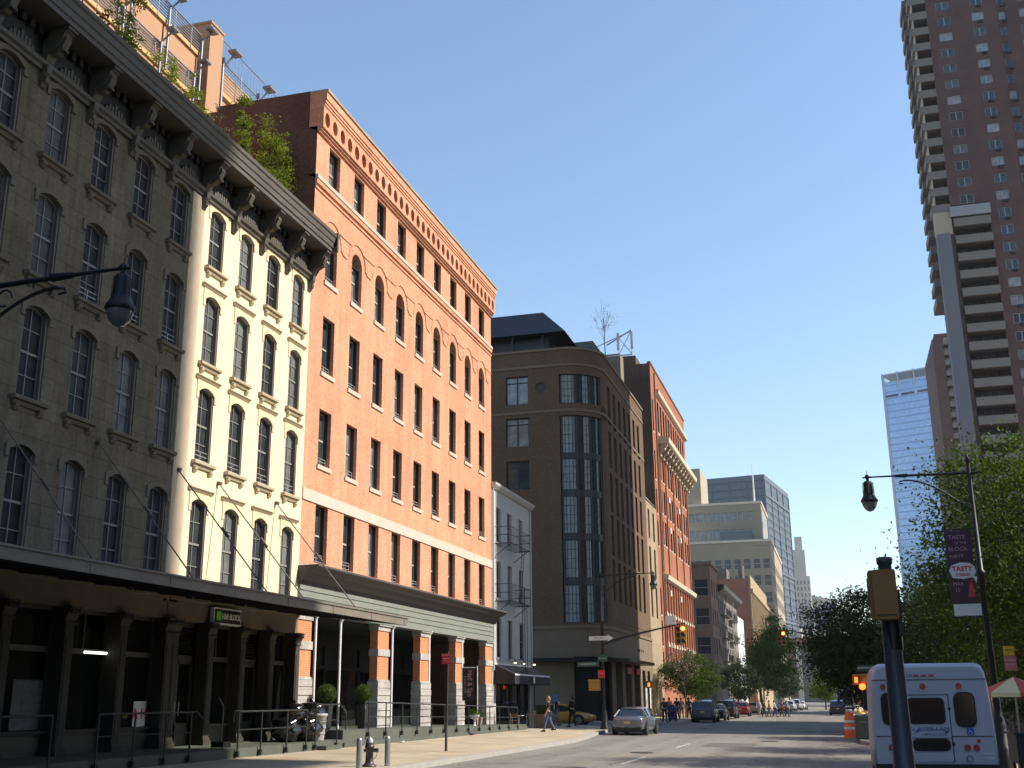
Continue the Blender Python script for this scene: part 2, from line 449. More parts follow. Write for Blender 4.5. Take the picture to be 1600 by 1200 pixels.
def kerb(name, pts, side, w_=0.17):
    m = MB(); up = .004
    N = []
    for i in range(len(pts)):
        a = Vector(pts[max(i-1, 0)]); b = Vector(pts[min(i+1, len(pts)-1)]); d = (b-a).normalized(); N.append(Vector((-d.y, d.x))*side)
    for i in range(len(pts)-1):
        (x1, y1), (x2, y2) = pts[i], pts[i+1]; n1, n2 = N[i]*w_, N[i+1]*w_
        q1, q2 = (x1+n1.x, y1+n1.y), (x2+n2.x, y2+n2.y); zt1, zt2 = zr(x1)+.15+up, zr(x2)+.15+up
        m.add([(x1, y1, zr(x1)-.05), (x2, y2, zr(x2)-.05), (x2, y2, zs(x2)+up), (x1, y1, zs(x1)+up), (*q1, zs(q1[0])+up), (*q2, zs(q2[0])+up), (*q1, -.5), (*q2, -.5)],
              [(0, 1, 2, 3), (3, 2, 5, 4), (4, 5, 7, 6)])
    tag(obj(name, m, M_curb), kind='structure')
KL = [(-11.65, -60), (-11.65, 46), (-11.68, 51), (-11.95, 54.5), (-12.4, 58.5), (-12.8, 62), (-13.1, 66), (-13.8, 70), (-15.2, 73), (-17.5, 75), (-20, 75.6), (-60, 75.8)]
pavement('pavement_left', KL, -60, -17.3)
kerb('kerb_left', KL, 1)
KL2 = [(-60, 83.2), (-16.5, 83.2), (-13.6, 84.2), (-12.2, 86.5), (-12.0, 90), (-12.0, 147), (-13.5, 149)]
pavement('pavement_left_far', KL2, -60, -17.3); kerb('kerb_left_far', KL2, 1)
KL3 = [(-14, 156), (-12, 158), (-12, 420)]
pavement('pavement_left_distant', KL3, -60, -17.3); kerb('kerb_left_distant', KL3, 1)
KR = [(-2.0, -60), (-2.0, 9), (-1.5, 12), (.5, 13.5), (2.5, 14.5), (3.2, 17), (3.2, 51), (3.0, 53.6), (2.0, 54.4), (1.0, 55.5), (.6, 57), (.6, 420)]
pavement('pavement_right', KR, 60, 8); kerb('kerb_right', KR, -1)
mk = MB()
def stripe(x0, x1, y0, y1):
    n = max(1, int((x1-x0)/2))
    for i in range(n):
        a, b = x0+(x1-x0)*i/n, x0+(x1-x0)*(i+1)/n; mk.quad((a, y0, zr(a)+.006), (b, y0, zr(b)+.006), (b, y1, zr(b)+.006), (a, y1, zr(a)+.006))
stripe(-10.9, -5.6, 68.0, 68.45); stripe(-5.0, .4, 68.05, 68.4)
stripe(-11.2, .4, 71.6, 71.9)
for y in (24.0, 36.2, 48.4): stripe(-6.85, -6.72, y, y+4.4)
for k in range(12): stripe(-6.3, -6.15, 108+k*12, 111+k*12)
stripe(-11.5, 0.3, 96.0, 96.3); stripe(-11.5, 0.3, 99.6, 99.9)
tag(obj('road_markings', mk, M_mark), kind='structure')
# manhole covers and a patch in the road
M_cast = mat('cast_iron', (0.05, 0.048, 0.045), 0.6, 0.3, 6)
m = MB(); m.lathe([(0.001, 0.012), (0.42, 0.012), (0.44, 0.002)], n=24)
MH = [(-7.4, 43.5), (-3.6, 57.5), (-8.9, 78)]
mh_lab = ['round iron manhole cover in the sunlit road near the kerb', 'round iron manhole cover in the middle of the road before the stop line', 'round iron manhole cover in the shaded crossing']
mho = None
for (x, y), l in zip(MH, mh_lab):
    o = obj('manhole_cover', m if mho is None else mho.data, M_cast if mho is None else None, None, (x, y, zr(x)+.012)); mho = mho or o
    tag(o, l, 'manhole cover', 'manhole covers in the road')
m = MB(); m.quad((-6.0, 50, zr(-6.0)+.004), (-3.9, 50, zr(-3.9)+.004), (-3.9, 54.5, zr(-3.9)+.004), (-6.0, 54.5, zr(-6.0)+.004)); pt = obj('asphalt_patch', m, mat('patch_asphalt', (0.12, 0.112, 0.10), 0.85, 0.2, 2)); tag(pt, kind='structure')

# ------------------------------------------------------------ the two pale buildings at left
X0 = -19.3
def left_root(name, label, y0, cat='building', X=X0):
    return thing(name, label, cat, (X, y0, 0), R(90))       # local x -> street direction, local y -> away from street
def seg_window(me, par, x, z, w_, h, r, ms, hood=True, guard=None, mgl=None):
    o = window(par, me, x, 0.22, z)
    return o
def stone_sill(mb, x, z, w_):
    """bracketed sill below an opening that starts at (x, z)"""
    mb.run([(0, z), (0, z-.10), (-.05, z-.13), (-.16, z-.10), (-.17, z-.02), (-.13, z+.01)], x-.17, x+w_+.17)
    mb.run([(0, z-.10), (0, z-.24), (-.06, z-.22), (-.10, z-.13)], x-.10, x+w_+.10)
    for bx in (x-.06, x+w_-.10):
        mb.run([(0, z-.20), (0, z-.38), (-.05, z-.37), (-.11, z-.28), (-.12, z-.20)], bx, bx+.16)
def arch_mould(mb, x, z1, w_, r, t=.13, out=.05, drop=.35):
    """raised arch moulding round the head of an opening (top at z1)"""
    P = hole_pts((x, x+w_, z1-1.0, z1, 'seg', r), 8)[2:]
    P = [(P[0][0], P[0][1]-drop)]+P+[(P[-1][0], P[-1][1]-drop)]
    cx_ = x+w_/2
    Q = [(cx_+(p[0]-cx_)*(1+2*t/w_), p[1]+(t if 0 < i < len(P)-1 else 0)) for i, p in enumerate(P)]
    n = len(P)
    vs = [(p[0], -out, p[1]) for p in P]+[(q[0], -out, q[1]) for q in Q]+[(q[0], 0, q[1]) for q in Q]+[(p[0], 0, p[1]) for p in P]
    fs = []
    for i in range(n-1): fs += [(i, i+1, n+i+1, n+i), (n+i, n+i+1, 2*n+i+1, 2*n+i), (3*n+i, 3*n+i+1, i+1, i)]
    mb.add(vs, fs)
def block_face(name, c1, c2, mort, bw=1.1, bh=0.55):
    return brick(name, c1, c2, mort, 0.9, bw, bh, 0.012, 0.28, 0.28)
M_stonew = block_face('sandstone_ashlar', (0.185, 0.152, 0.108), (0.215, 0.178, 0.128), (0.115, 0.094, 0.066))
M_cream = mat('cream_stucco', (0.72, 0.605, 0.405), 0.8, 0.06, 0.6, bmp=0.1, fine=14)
M_surround = mat('cream_surround', (0.62, 0.51, 0.335), 0.8, .06, 2)
M_creamtrim = mat('cream_trim', (0.44, 0.36, 0.235), 0.75, 0.1, 2)
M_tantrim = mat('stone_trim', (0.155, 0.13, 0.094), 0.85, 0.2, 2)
M_corn = mat('cornice_paint', (0.095, 0.083, 0.066), 0.6, 0.25, 1.5, fine=12)
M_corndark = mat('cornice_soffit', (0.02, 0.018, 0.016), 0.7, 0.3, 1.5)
ROWS = [(15.78, 17.93), (12.45, 14.82), (9.16, 11.65), (5.15, 7.98)]
WW = 0.95
def pale_facade(root, y0, y1, cols, mw, mtrim, hoods, ztop=19.0):
    f = MB(); L = y1-y0
    holes = [(y-y0, y-y0+WW, a, b, 'seg', 0.18) for y in cols for a, b in ROWS]
    wall(f, 0, L, 4.65, ztop, holes, 0.24)
    shell(f, 0, L, 4.65, ztop, 14.0)
    obj('wall', f, mw, root)
    n = 0
    for ri, (a, b) in enumerate(ROWS):
        me = window_meshes(('pale', ri), WW, b-a, 'seg', 0.18, 2, 2, M_brownframe if False else M_palesash, M_glass, ft=0.055, bt=0.025)
        s = MB(); stone_sill(s, 0, 0, WW); sm = s.mesh('sill', mtrim)
        h_ = MB()
        if hoods:
            hd_ = MB(); hd_.run([(0, .20), (0, .34), (-.11, .34), (-.13, .30), (-.08, .25), (-.045, .20)], -.24, WW+.24); hdm = hd_.mesh('window_hood', mtrim)
            P = hole_pts((0, WW, -1.0, 0, 'seg', .18), 8)[2:]; top = .20 if ri else .14
            vs = [(WW+.13, -.03, -.42), (WW+.13, -.03, top), (-.13, -.03, top), (-.13, -.03, -.42)]
            ring = [(WW, -.03, -.42)]+[(p[0], -.03, p[1]) for p in P]+[(0, -.03, -.42)]
            for a_, b_ in zip(ring[:-1], ring[1:]):
                if (a_[0]+b_[0])/2 > WW*.999: h_.add([a_, b_, (WW+.13, -.03, b_[2]), (WW+.13, -.03, a_[2])], [(0, 1, 2, 3)])
                elif (a_[0]+b_[0])/2 < WW*.001: h_.add([a_, b_, (-.13, -.03, b_[2]), (-.13, -.03, a_[2])], [(0, 1, 2, 3)])
                else: h_.add([a_, b_, (b_[0], -.03, top), (a_[0], -.03, top)], [(0, 1, 2, 3)])
            h_.add([(WW, -.03, -.18), (WW+.13, -.03, -.18), (WW+.13, -.03, top), (WW, -.03, top)], [(0, 1, 2, 3)]); h_.add([(0, -.03, -.18), (-.13, -.03, -.18), (-.13, -.03, top), (0, -.03, top)], [(0, 1, 2, 3)])
            h_.quad((-.13, -.03, -.42), (-.13, 0, -.42), (-.13, 0, top), (-.13, -.03, top)); h_.quad((WW+.13, -.03, -.42), (WW+.13, 0, -.42), (WW+.13, 0, top), (WW+.13, -.03, top))
        else: arch_mould(h_, 0, 0, WW, 0.18, t=.13, out=.05, drop=.2)
        hm = h_.mesh('window_surround', M_surround if hoods else mtrim)
        fr = MB(); fr.box(0.0, 0.07, -.10, 0, 0, b-a-.19); fr.box(WW-.07, WW, -.10, 0, 0, b-a-.19)
        fm = fr.mesh('brick_mould', M_brownframe)
        gm = guard_mesh(WW, M_guard)
        for y in cols:
            o = window(root, me, y-y0, 0.13, a)
            obj('brick_mould', fm, None, o)
            if ri < 3: obj('sill', sm, None, o, (0, -0.13, 0))
            obj('window_surround', hm, None, o, (0, -0.13, b-a))
            if hoods and ri > 0: obj('window_hood', hdm, None, o, (0, -0.13, b-a))
            if (ri == 2 and hoods) or (ri == 1 and not hoods and 23 < y < 29):
                obj('window_guard', gm, None, o, (0, -.02, 0.0))
            n += 1
def thin(mb):
    """narrower, taller cornice section than drawn"""
    mb.v = [(x, y*.76, z if z < 18.3 else 18.3+(z-18.3)*1.22) for x, y, z in mb.v]; return mb
def big_cornice(root, y0, y1, z0=17.95, cap=False):
    """bracketed timber cornice: mouldings on the wall, deep soffit, gutter and scrolled brackets"""
    L = y1-y0
    c = MB()
    c.run([(0, 19.05), (-1.18, 19.05), (-1.18, 19.17), (-1.24, 19.19), (-1.26, 19.34), (-1.31, 19.37), (-1.34, 19.52), (-1.40, 19.56), (-1.42, 19.66), (0.1, 19.70)], 0, L)
    obj('gutter_moulding', thin(c), M_corn, root)
    c = MB(); c.run([(0.0, 18.03), (0, 18.30), (-.16, 18.30), (-.22, 18.26), (-.20, 18.17), (-.12, 18.12), (-.10, 18.03)], 0, L)
    obj('architrave', c, M_corn, root)
    c = MB(); c.box(0, L, -.06, 0.0, 18.30, 19.05); k = 0
    y = 0.35
    while y < L:           # dentil blocks below the soffit and relief between the brackets
        c.box(y, y+.16, -.24, -.06, 18.82, 19.02); y += .34
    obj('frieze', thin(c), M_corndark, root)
    sp = 1.02*1.0; br = []
    yb = math.ceil((y0-30.35)/2.03-0.001)*2.03+30.35
    big = MB()
    P = [(0, 18.25), (-.14, 18.20), (-.26, 18.30), (-.36, 18.45), (-.52, 18.50), (-.72, 18.60), (-.86, 18.78), (-.92, 18.92), (-1.04, 18.96), (-1.04, 19.05), (0, 19.05)]
    big.run(P, -.16, .16)
    big.run([(-.45, 18.42), (-.62, 18.44), (-.82, 18.56), (-.98, 18.78), (-.93, 18.86), (-.7, 18.8), (-.5, 18.6)], -.11, .11)
    big.box(-.20, .20, -1.12, -.86, 18.98, 19.05)
    for i in range(5): big.box(-.12+.05*i, -.09+.05*i, -.90+.0, -.55, 18.50, 18.56)
    bm = thin(big).mesh('scroll_bracket', M_corn)
    sm = MB(); sm.run([(0, 17.55), (-.07, 17.58), (-.14, 17.72), (-.12, 17.86), (-.22, 17.98), (-.24, 18.12), (-.24, 18.2), (0, 18.2)], -.10, .10)
    sm.run([(-.10, 17.66), (-.19, 17.70), (-.21, 17.84), (-.13, 17.92)], -.07, .07)
    smm = sm.mesh('small_bracket', M_corn)
    orn = MB()
    for i in range(7):
        t = (i-3)/3.0; orn.box(t*.42-.05, t*.42+.05, -.12, -.06, 18.33, 18.48+.16*(1-abs(t))+.05*(i % 2))
    orn.bar((-.5, -.1, 18.38), (.5, -.1, 18.38), .03); om = orn.mesh('frieze_ornament', M_corn)
    y = yb
    while y < y1-.3 or (cap and y < y1+.01):
        u = min(y-y0, L-.18) if cap else y-y0
        if u > -.2:
            obj('scroll_bracket', bm, None, root, (u, 0, 0)); obj('small_bracket', smm, None, root, (u, 0, 0))
            if u+1 < L: obj('frieze_ornament', om, None, root, (u+1.015, 0, 0))
        y += 2.03
    if cap:
        c = MB(); c.add([(L, -1.42, 19.66), (L, 0.1, 19.70), (L, 0.1, 18.2), (L, -.25, 18.2), (L, -1.0, 19.0), (L, -1.42, 19.3)], [(0, 1, 2, 3, 4, 5)])
        c.box(L, L+.12, -1.46, -.95, 19.05, 19.72); c.box(L+.12, L+.15, -1.40, -1.0, 19.1, 19.66)
        obj('cornice_end', thin(c), M_corn, root)

SB = left_root('stone_building', 'weathered sandstone loft building in shade with arched sash windows, nearest at left', 2.0)
scols = [30.62-2.01*k-2.03 for k in range(0, 13)]
scols = [28.60-2.005*k for k in range(13)]
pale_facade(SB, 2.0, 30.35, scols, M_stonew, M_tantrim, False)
big_cornice(SB, 2.0, 30.35)
CB = left_root('cream_building', 'narrow cream stucco loft building with arched windows and small hoods', 30.35)
pale_facade(CB, 30.35, 38.6, [30.93, 32.96, 35.0, 37.06], M_cream, M_creamtrim, True)
big_cornice(CB, 30.35, 38.6, cap=True)
q = MB(); q.box(-.62, .12, -.05, 0.0, 4.66, 18.0); obj('pilaster', q, mat('half_lit_sandstone', (0.62, 0.49, 0.34), .85, .1, 1.5), CB)  # pink tint holds the soft half-lit edge of the tower's shade

# ground floor shopfronts under the canopy (belongs to each building)
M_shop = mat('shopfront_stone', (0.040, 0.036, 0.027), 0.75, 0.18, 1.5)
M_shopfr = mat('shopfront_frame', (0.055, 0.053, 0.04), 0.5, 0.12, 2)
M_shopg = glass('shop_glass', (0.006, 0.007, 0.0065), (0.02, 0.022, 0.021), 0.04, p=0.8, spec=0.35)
def cast_column(mb, x, z0=0.42, z1=4.15, w_=.34, out=.20):
    mb.box(x-w_/2, x+w_/2, -out, .25, z0+.25, z1-.45)
    mb.box(x-w_/2-.05, x+w_/2+.05, -out-.06, .25, z0, z0+.18); mb.box(x-w_/2-.025, x+w_/2+.025, -out-.03, .25, z0+.18, z0+.25)
    mb.run([(.2, z1-.45), (-out-.03, z1-.45), (-out-.03, z1-.40), (-out, z1-.36), (-out-.10, z1-.12), (-out-.15, z1-.04), (-out-.15, z1), (.2, z1)], x-w_/2-.06, x+w_/2+.06)
    for i in (-1, 0, 1): mb.ball((x+i*.13, -out-.12, z1-.12), .07, 5)
    mb.box(x-w_/2+.06, x+w_/2-.06, -out-.02, -out, z0+.5, z1-.75)
M_lintel = mat('dark_lintel_stone', (0.15, 0.125, 0.085), 0.85, 0.2, 1.5)  # even dark tan stone for the lintels
def storefront(root, y0, ys, kinds, z0=0.42):
    """ys: column centres; kinds: 'win','door','panel' between them"""
    for y in ys:
        c = MB(); cast_column(c, y-y0); obj('pilaster', c, M_shop, root)
    b = MB(); L = ys[-1]-y0
    le = L+.24 if L < 15 else L; b.box(ys[0]-y0-.3, le, -.05, .3, 4.15, 5.0)
    b.run([(-.05, 4.72), (-.12, 4.75), (-.14, 4.84), (-.05, 4.86)], ys[0]-y0-.3, le)
    obj('lintel', b, M_lintel, root)
    for i, k in enumerate(kinds):
        a, e = ys[i]-y0+.17, ys[i+1]-y0-.17; f = MB(); g_ = MB(); W_ = e-a
        if k == 'win':
            f.box(a, e, .22, .36, z0, 1.02); f.run([(.22, .98), (.12, .98), (.10, 1.06), (.22, 1.08)], a, e)
            f.box(a+.12, e-.12, .19, .22, z0+.14, .86)
            for x in (a, e-.07): f.box(x, x+.07, .2, .32, 1.06, 4.15)
            f.box(a, e, .2, .32, 3.0, 3.14); f.box(a, e, .2, .32, 4.05, 4.15)
            if i % 2: f.box((a+e)/2-.02, (a+e)/2+.02, .22, .3, 3.14, 4.05)
            o = obj('shop_window', f, M_shopfr, root)
            g_.quad((a, .29, 1.05), (e, .29, 1.05), (e, .29, 4.1), (a, .29, 4.1)); obj('pane', g_, M_shopg, o)
        else:
            for x in (a, (a+e)/2-.05, e-.10): f.box(x, x+.10, .3, .40, z0, 3.0)
            f.box(a, e, .3, .40, 2.88, 3.14); f.box(a, e, .3, .40, z0, z0+.7); f.box(a, e, .3, .40, 4.0, 4.15)
            for z in [3.2+.085*j for j in range(10)]: f.run([(.30, z), (.38, z+.06), (.40, z+.06), (.32, z)], a+.05, e-.05)
            o = obj('shop_door' if k == 'door' else 'louvre_window', f, M_shopfr, root)
            g_.quad((a, .37, z0), (e, .37, z0), (e, .37, 4.05), (a, .37, 4.05)); obj('pane', g_, M_shopg, o)
            if k == 'door':
                hd = MB(); hd.bar(((a+e)/2-.12, .26, 1.35), ((a+e)/2-.12, .26, 1.75), .015); hd.bar(((a+e)/2+.12, .26, 1.35), ((a+e)/2+.12, .26, 1.75), .015)
                obj('handle', hd, M_steel, o)
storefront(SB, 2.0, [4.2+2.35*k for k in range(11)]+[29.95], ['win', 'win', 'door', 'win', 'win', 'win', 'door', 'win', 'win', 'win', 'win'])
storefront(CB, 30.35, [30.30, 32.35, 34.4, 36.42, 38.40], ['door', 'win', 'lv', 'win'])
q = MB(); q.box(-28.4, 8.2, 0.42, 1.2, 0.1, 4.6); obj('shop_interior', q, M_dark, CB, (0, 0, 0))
# things seen inside the shop windows
M_poster = mat('pale_poster', (0.10, 0.11, 0.115), 0.6, 0.6, 5, fine=9)
q = MB(); q.box(0, 1.3, 0, .02, 0, 1.2); o = obj('shop_poster', q, M_poster, None, (X0-.26, 24.0, 1.1), R(90)); tag(o, 'pale printed poster low in the leftmost visible shop window', 'poster')
q = MB(); q.box(0, .62, 0, .02, 0, .72); o = obj('sale_sign', q, M_white, None, (X0-.22, 29.05, 1.05), R(90)); tag(o, 'white card with red letters standing in the shop window', 'sign')
text('lettering', 'A H', .42, M_red, o, at(.31, -.006, .36), 0.002, 0.01)
q = MB(); q.bar((0, 0, 0), (1.0, 0, 0), .035); o = obj('tube_light', q, emis('tube_glow', (0.9, 1.0, 0.75), 2.2), None, (X0-.20, 26.55, 3.05), R(90)); tag(o, 'lit fluorescent tube glowing in the shop window', 'light')

# company sign hung above the storefront
S = thing('shop_sign', 'small black rectangular sign with a green square and white letters above the storefront', 'sign', (X0+.12, 32.30, 4.13), R(90))
q = MB(); q.box(0, 1.72, -.14, 0, 0, .52); obj('sign_board', q, M_white, S)
q = MB(); q.box(.05, 1.67, -.155, -.14, .05, .47); obj('sign_face', q, M_black, S)
q = MB(); q.box(.13, .42, -.165, -.155, .12, .40); obj('green_square', q, mat('sign_green', (0.10, 0.42, 0.03), .4, .05, 3, emit=(.06, .35, .02), es=.05), S)
text('lettering', 'H&R BLOCK', .26, mat('sign_letters', (0.7, 0.7, 0.66), .4, .03, 3), S, at(1.05, -.158, .255), .006, .006, .82)
# flagpole brackets / sconces under the canopy
for i, (y, l) in enumerate([(26.9, 'thin bent pipe bracket above the shop windows, left of three'), (30.0, 'thin bent pipe bracket above the shop door, middle of three'), (33.2, 'thin bent pipe bracket above the black shop sign')]):
    q = MB(); q.tube([(0, 0, 0), (0, -.5, .02), (0, -.75, .0), (.1, -.95, -.22), (.15, -1.3, -.24)], .022, 6)
    tag(obj('pipe_bracket', q, M_guard, None, (X0, y, 4.95-.1), R(90)), l, 'bracket', 'pipe brackets under the canopy')

# ------------------------------------------------------------ canopy with its rods
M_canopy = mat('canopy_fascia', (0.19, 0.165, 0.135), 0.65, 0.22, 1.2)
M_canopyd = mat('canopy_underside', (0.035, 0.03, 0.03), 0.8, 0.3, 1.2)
CN = thing('canopy', 'long flat dark metal canopy hung on rods over the loading platform', 'canopy', (X0, 2.0, 0), R(90))
q = MB(); q.run([(-.02, 5.02), (-.02, 4.90), (-4.36, 4.42), (-4.36, 4.52)], 0, 36.5)
for k in range(25): q.run([(-.02, 4.90), (-.02, 4.82), (-4.3, 4.37), (-4.3, 4.43)], .3+k*1.5, .38+k*1.5)
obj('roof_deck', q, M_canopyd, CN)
q = MB(); q.box(0, 36.56, -4.42, -4.36, 4.33, 4.60); q.box(0, 36.58, -4.46, -4.42, 4.57, 4.62); q.run([(-.02, 4.84), (-.02, 5.04), (-4.36, 4.60), (-4.36, 4.33)], 36.5, 36.56)
for k in range(13): q.box(.2+k*3.0, .26+k*3.0, -4.435, -4.42, 4.34, 4.56)
obj('fascia', q, M_canopy, CN)
M_rod = mat('rusty_rod', (0.16, 0.12, 0.10), 0.6, 0.2, 3)
for y in (26.0, 30.0, 32.45, 36.5, 21.8, 17.5, 13.2, 9.0, 5.0):
    q = MB(); q.bar((y-2, -.05, 8.68), (y-2, -3.5, 4.60), .022, n=6); q.bar((y-2, 0, 8.7), (y-2, -.14, 8.66), .07, n=8); q.bar((y-2, -1.7, 6.8), (y-2, -1.95, 6.5), .035, n=6)
    obj('suspension_rod', q, M_rod, CN)

# ------------------------------------------------------------ penthouse on the roof behind the cornice
M_stucco = mat('orange_stucco', (0.43, 0.245, 0.14), 0.85, 0.07, 0.6)
M_coping = mat('yellow_coping', (0.50, 0.35, 0.15), 0.7, 0.08, 2)
M_rail = mat('terrace_rail', (0.24, 0.26, 0.28), 0.4, 0.1, 3, metal=0.3)
M_pipe = mat('grey_downpipe', (0.20, 0.22, 0.25), 0.4, 0.1, 3, metal=0.4)
PH = left_root('penthouse', 'orange stucco rooftop terraces with steel railings behind the dark cornice', 10.0, X=-29.0)
q = MB(); L1 = 34.2
q.box(0, L1, 0, 8, 19.7, 31.0); q.box(0, L1, 1.2, 8, 31.0, 33.5); obj('wall', q, M_stucco, PH)
q = MB(); q.box(0, L1, 1.14, 1.2, 31.2, 33.5); q.box(0, L1, .9, 1.2, 33.5, 33.62)
q = MB(); q.box(0, L1, .02, 1.25, 33.02, 33.62); obj('upper_parapet', q, M_stucco, PH)
q = MB(); q.box(0, L1, .02, 1.2, 28.3, 33.02)
obj('upper_wall', q, M_stucco, PH)
for z, nm in ((30.95, 'coping'), (33.45, 'coping')):
    q = MB(); q.box(0, L1, -.10, .10, z, z+.22); obj(nm, q, M_coping, PH)
for zb in (31.25, 33.75):
    q = MB()
    for j in range(7): q.bar((0, -.12, zb+.15*j), (L1, -.12, zb+.15*j), .028 if j < 6 else .045, n=6)
    for k in range(int(L1/1.45)+1): q.bar((k*1.45, -.12, zb-.3), (k*1.45, -.12, zb+.95), .02, n=6)
    obj('terrace_railing', q, M_rail, PH)
for k in range(12):
    x = 1.2+k*2.95
    q = MB(); q.bar((x, -.26, 27.5), (x, -.26, 32.1), .07)
    q.bar((x, -.26, 32.1), (x+.2, -.75, 32.75), .05); q.box(x-.1, x+.4, -.95, -.5, 32.7, 32.82)
    if x > 8: q.bar((x+.5, -.24, 30.9), (x+.5, -.24, 34.4), .07); q.bar((x+.5, -.24, 34.2), (x+.7, -.7, 34.85), .05); q.box(x+.3, x+.95, -.9, -.5, 34.8, 34.92)
    obj('downpipe', q, M_pipe, PH)
q = MB(); q.box(34.75, 36.0, -.3, 7, 19.7, 35.8); q.box(34.7, 36.05, -.36, 7.05, 35.72, 35.85); obj('stair_tower', q, M_stucco, PH)
q = MB(); q.box(36.0, 44, .1, 7, 19.7, 34.2); obj('end_wall', q, M_stucco, PH)
q = MB(); q.box(36.0, 44, -.08, .12, 32.6, 32.8); obj('coping', q, M_coping, PH)
q = MB()
for j in range(8): q.bar((36, -.2, 33.0+.19*j), (44, -.2, 33.0+.19*j), .018 if j < 7 else .04, n=6)
for k in range(5): q.bar((36.3+k*1.9, -.2, 29.5), (36.3+k*1.9, -.2, 34.6), .08 if k % 2 == 0 else .03)
for k in range(24): q.bar((36.0+k*.34, -.1, 34.3), (36.0+k*.34, -.1, 35.7), .014, n=5)
q.bar((36, -.1, 35.7), (44, -.1, 35.7), .03, n=6)
for k in (0, 2, 4): q.bar((36.3+k*1.9, -.2, 34.0), (36.5+k*1.9, -.8, 34.9), .05); q.box(36.2+k*1.9, 36.9+k*1.9, -1.0, -.5, 34.85, 34.97)
obj('terrace_railing', q, M_rail, PH)
me = window_meshes('ph', 2.2, 1.9, 'rect', 0, 2, 1, M_white, M_glass, ft=.07, bt=.05, sash=False)
window(PH, me, 36.4, .0, 29.6); window(PH, me, 39.6, .0, 29.6)
q = MB(); q.box(0, 7.5, 0, 3.2, 0, 1.25)
for k in range(26): q.box(k*.3, k*.3+.12, -.06, 0, 0, 1.25)
q.box(-.1, 7.6, -.16, .1, 1.25, 1.4)
VB = obj('slatted_screen', q, mat('zinc_screen', (0.20, 0.19, 0.17), .5, .1, 2), None, (-23.9, 44.0, 26.0), R(90)); tag(VB, 'grey slatted plant screen on the red brick roof', 'screen')
q = MB(); q.box(-9.4, 0, 0, 3.0, 0, 1.2)
for k in range(32): q.box(-9.4+k*.3, -9.28+k*.3, -.06, 0, 0, 1.2)
# ------------------------------------------------------------ red brick building
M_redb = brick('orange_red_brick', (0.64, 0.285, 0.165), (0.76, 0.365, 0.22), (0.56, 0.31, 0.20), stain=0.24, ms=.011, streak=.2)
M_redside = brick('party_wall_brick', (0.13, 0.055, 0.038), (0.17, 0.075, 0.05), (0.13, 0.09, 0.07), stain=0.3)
M_limes = mat('limestone', (0.50, 0.455, 0.375), 0.8, 0.12, 1.2)
M_reveal = brick('reveal_brick', (0.33, 0.11, 0.06), (0.38, 0.13, 0.07), (0.30, 0.16, 0.11))
M_green = mat('green_cornice', (0.215, 0.235, 0.205), 0.55, 0.1, 0.8)
M_mould = mat('brown_mould', (0.06, 0.052, 0.044), 0.55, 0.15, 1.2)
M_granite = brick('rock_granite', (0.38, 0.36, 0.33), (0.48, 0.455, 0.42), (0.30, 0.28, 0.25), bw=.62, bh=.36, ms=.016)
M_greyframe = mat('grey_sash', (0.40, 0.39, 0.37), 0.5, 0.1, 3)
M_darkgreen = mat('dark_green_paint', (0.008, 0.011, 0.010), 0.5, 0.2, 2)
M_jambshade = mat('reveal_shade', (0.028, 0.020, 0.017), .55, .15, 3)  # near-black colour stands in for the shade of the deep reveals
RY0, RY1 = 38.6, 63.55; RL = RY1-RY0
RB = left_root('red_brick_building', 'sunlit red brick warehouse with nine windows per floor and round corbel arches at the top', RY0)
cols = [39.84+2.652*i-RY0 for i in range(9)]
RW = 1.12
rows = [(22.86, 24.68, 'rect', 0), (18.55, 20.95, 'arch', .56), (14.62, 17.02, 'rect', 0), (10.78, 13.08, 'rect', 0), (6.92, 9.20, 'rect', 0)]
q = MB(); holes = [(c, c+RW, a, b, k, r) for c in cols for a, b, k, r in rows]
wall(q, 0, RL, 5.9, 25.05, holes, 0.42)
obj('wall', q, M_redb, RB)
q = MB(); shell(q, 0.0, RL, 0.2, 26.5, 11.0, front=0.42)
q.quad((0, 0.002, 5.9), (0, .42, 5.9), (0, .42, 25.05), (0, 0.002, 25.05)); q.quad((RL, 0.002, 5.9), (RL, .42, 5.9), (RL, .42, 25.05), (RL, 0.002, 25.05))
q.box(0.0, .35, .42, 4.85, 26.5, 26.75); q.box(RL-.35, RL, .42, 11, 26.5, 26.75)
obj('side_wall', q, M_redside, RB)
for a, b, k, r in rows:
    me = window_meshes(('red', a), RW, b-a, k, r, 1, 1, M_greyframe, M_glass2, ft=.06, bt=.03, fd=.10)
    sl_ = MB(); sl_.run([(.06, -.17), (-.06, -.17), (-.075, 0.0), (.3, 0.02)], -.09, RW+.09); slm = sl_.mesh('sill', M_limes)
    gm = guard_mesh(RW, M_guard, .36); cm = shade_casing_mesh(RW, (b-a)-r, M_jambshade, .10, .25)
    for ci, c in enumerate(cols):
        o = window(RB, me, c, .30, a); obj('shade_casing', cm, None, o)
        if a < 22 and a > 7: obj('sill', slm, None, o, (0, -.30, 0))
        if (ci*7+int(a)*3) % 4 != 0 and a < 22: obj('window_guard', gm, None, o, (0, -.1, 0))
# bands and mouldings
q = MB(); q.box(0, RL, -.05, .02, 9.21, 9.66); obj('stone_band', q, M_limes, RB)
q = MB(); q.run([(0, 22.66), (-.12, 22.68), (-.13, 22.84), (.42, 22.87)], 0, RL); obj('stone_band', q, M_limes, RB)
q = MB()
q.run([(0, 22.22), (-.05, 22.24), (-.05, 22.34), (0, 22.36)], 0, RL); q.run([(0, 22.44), (-.09, 22.46), (-.09, 22.64), (0, 22.65)], 0, RL)
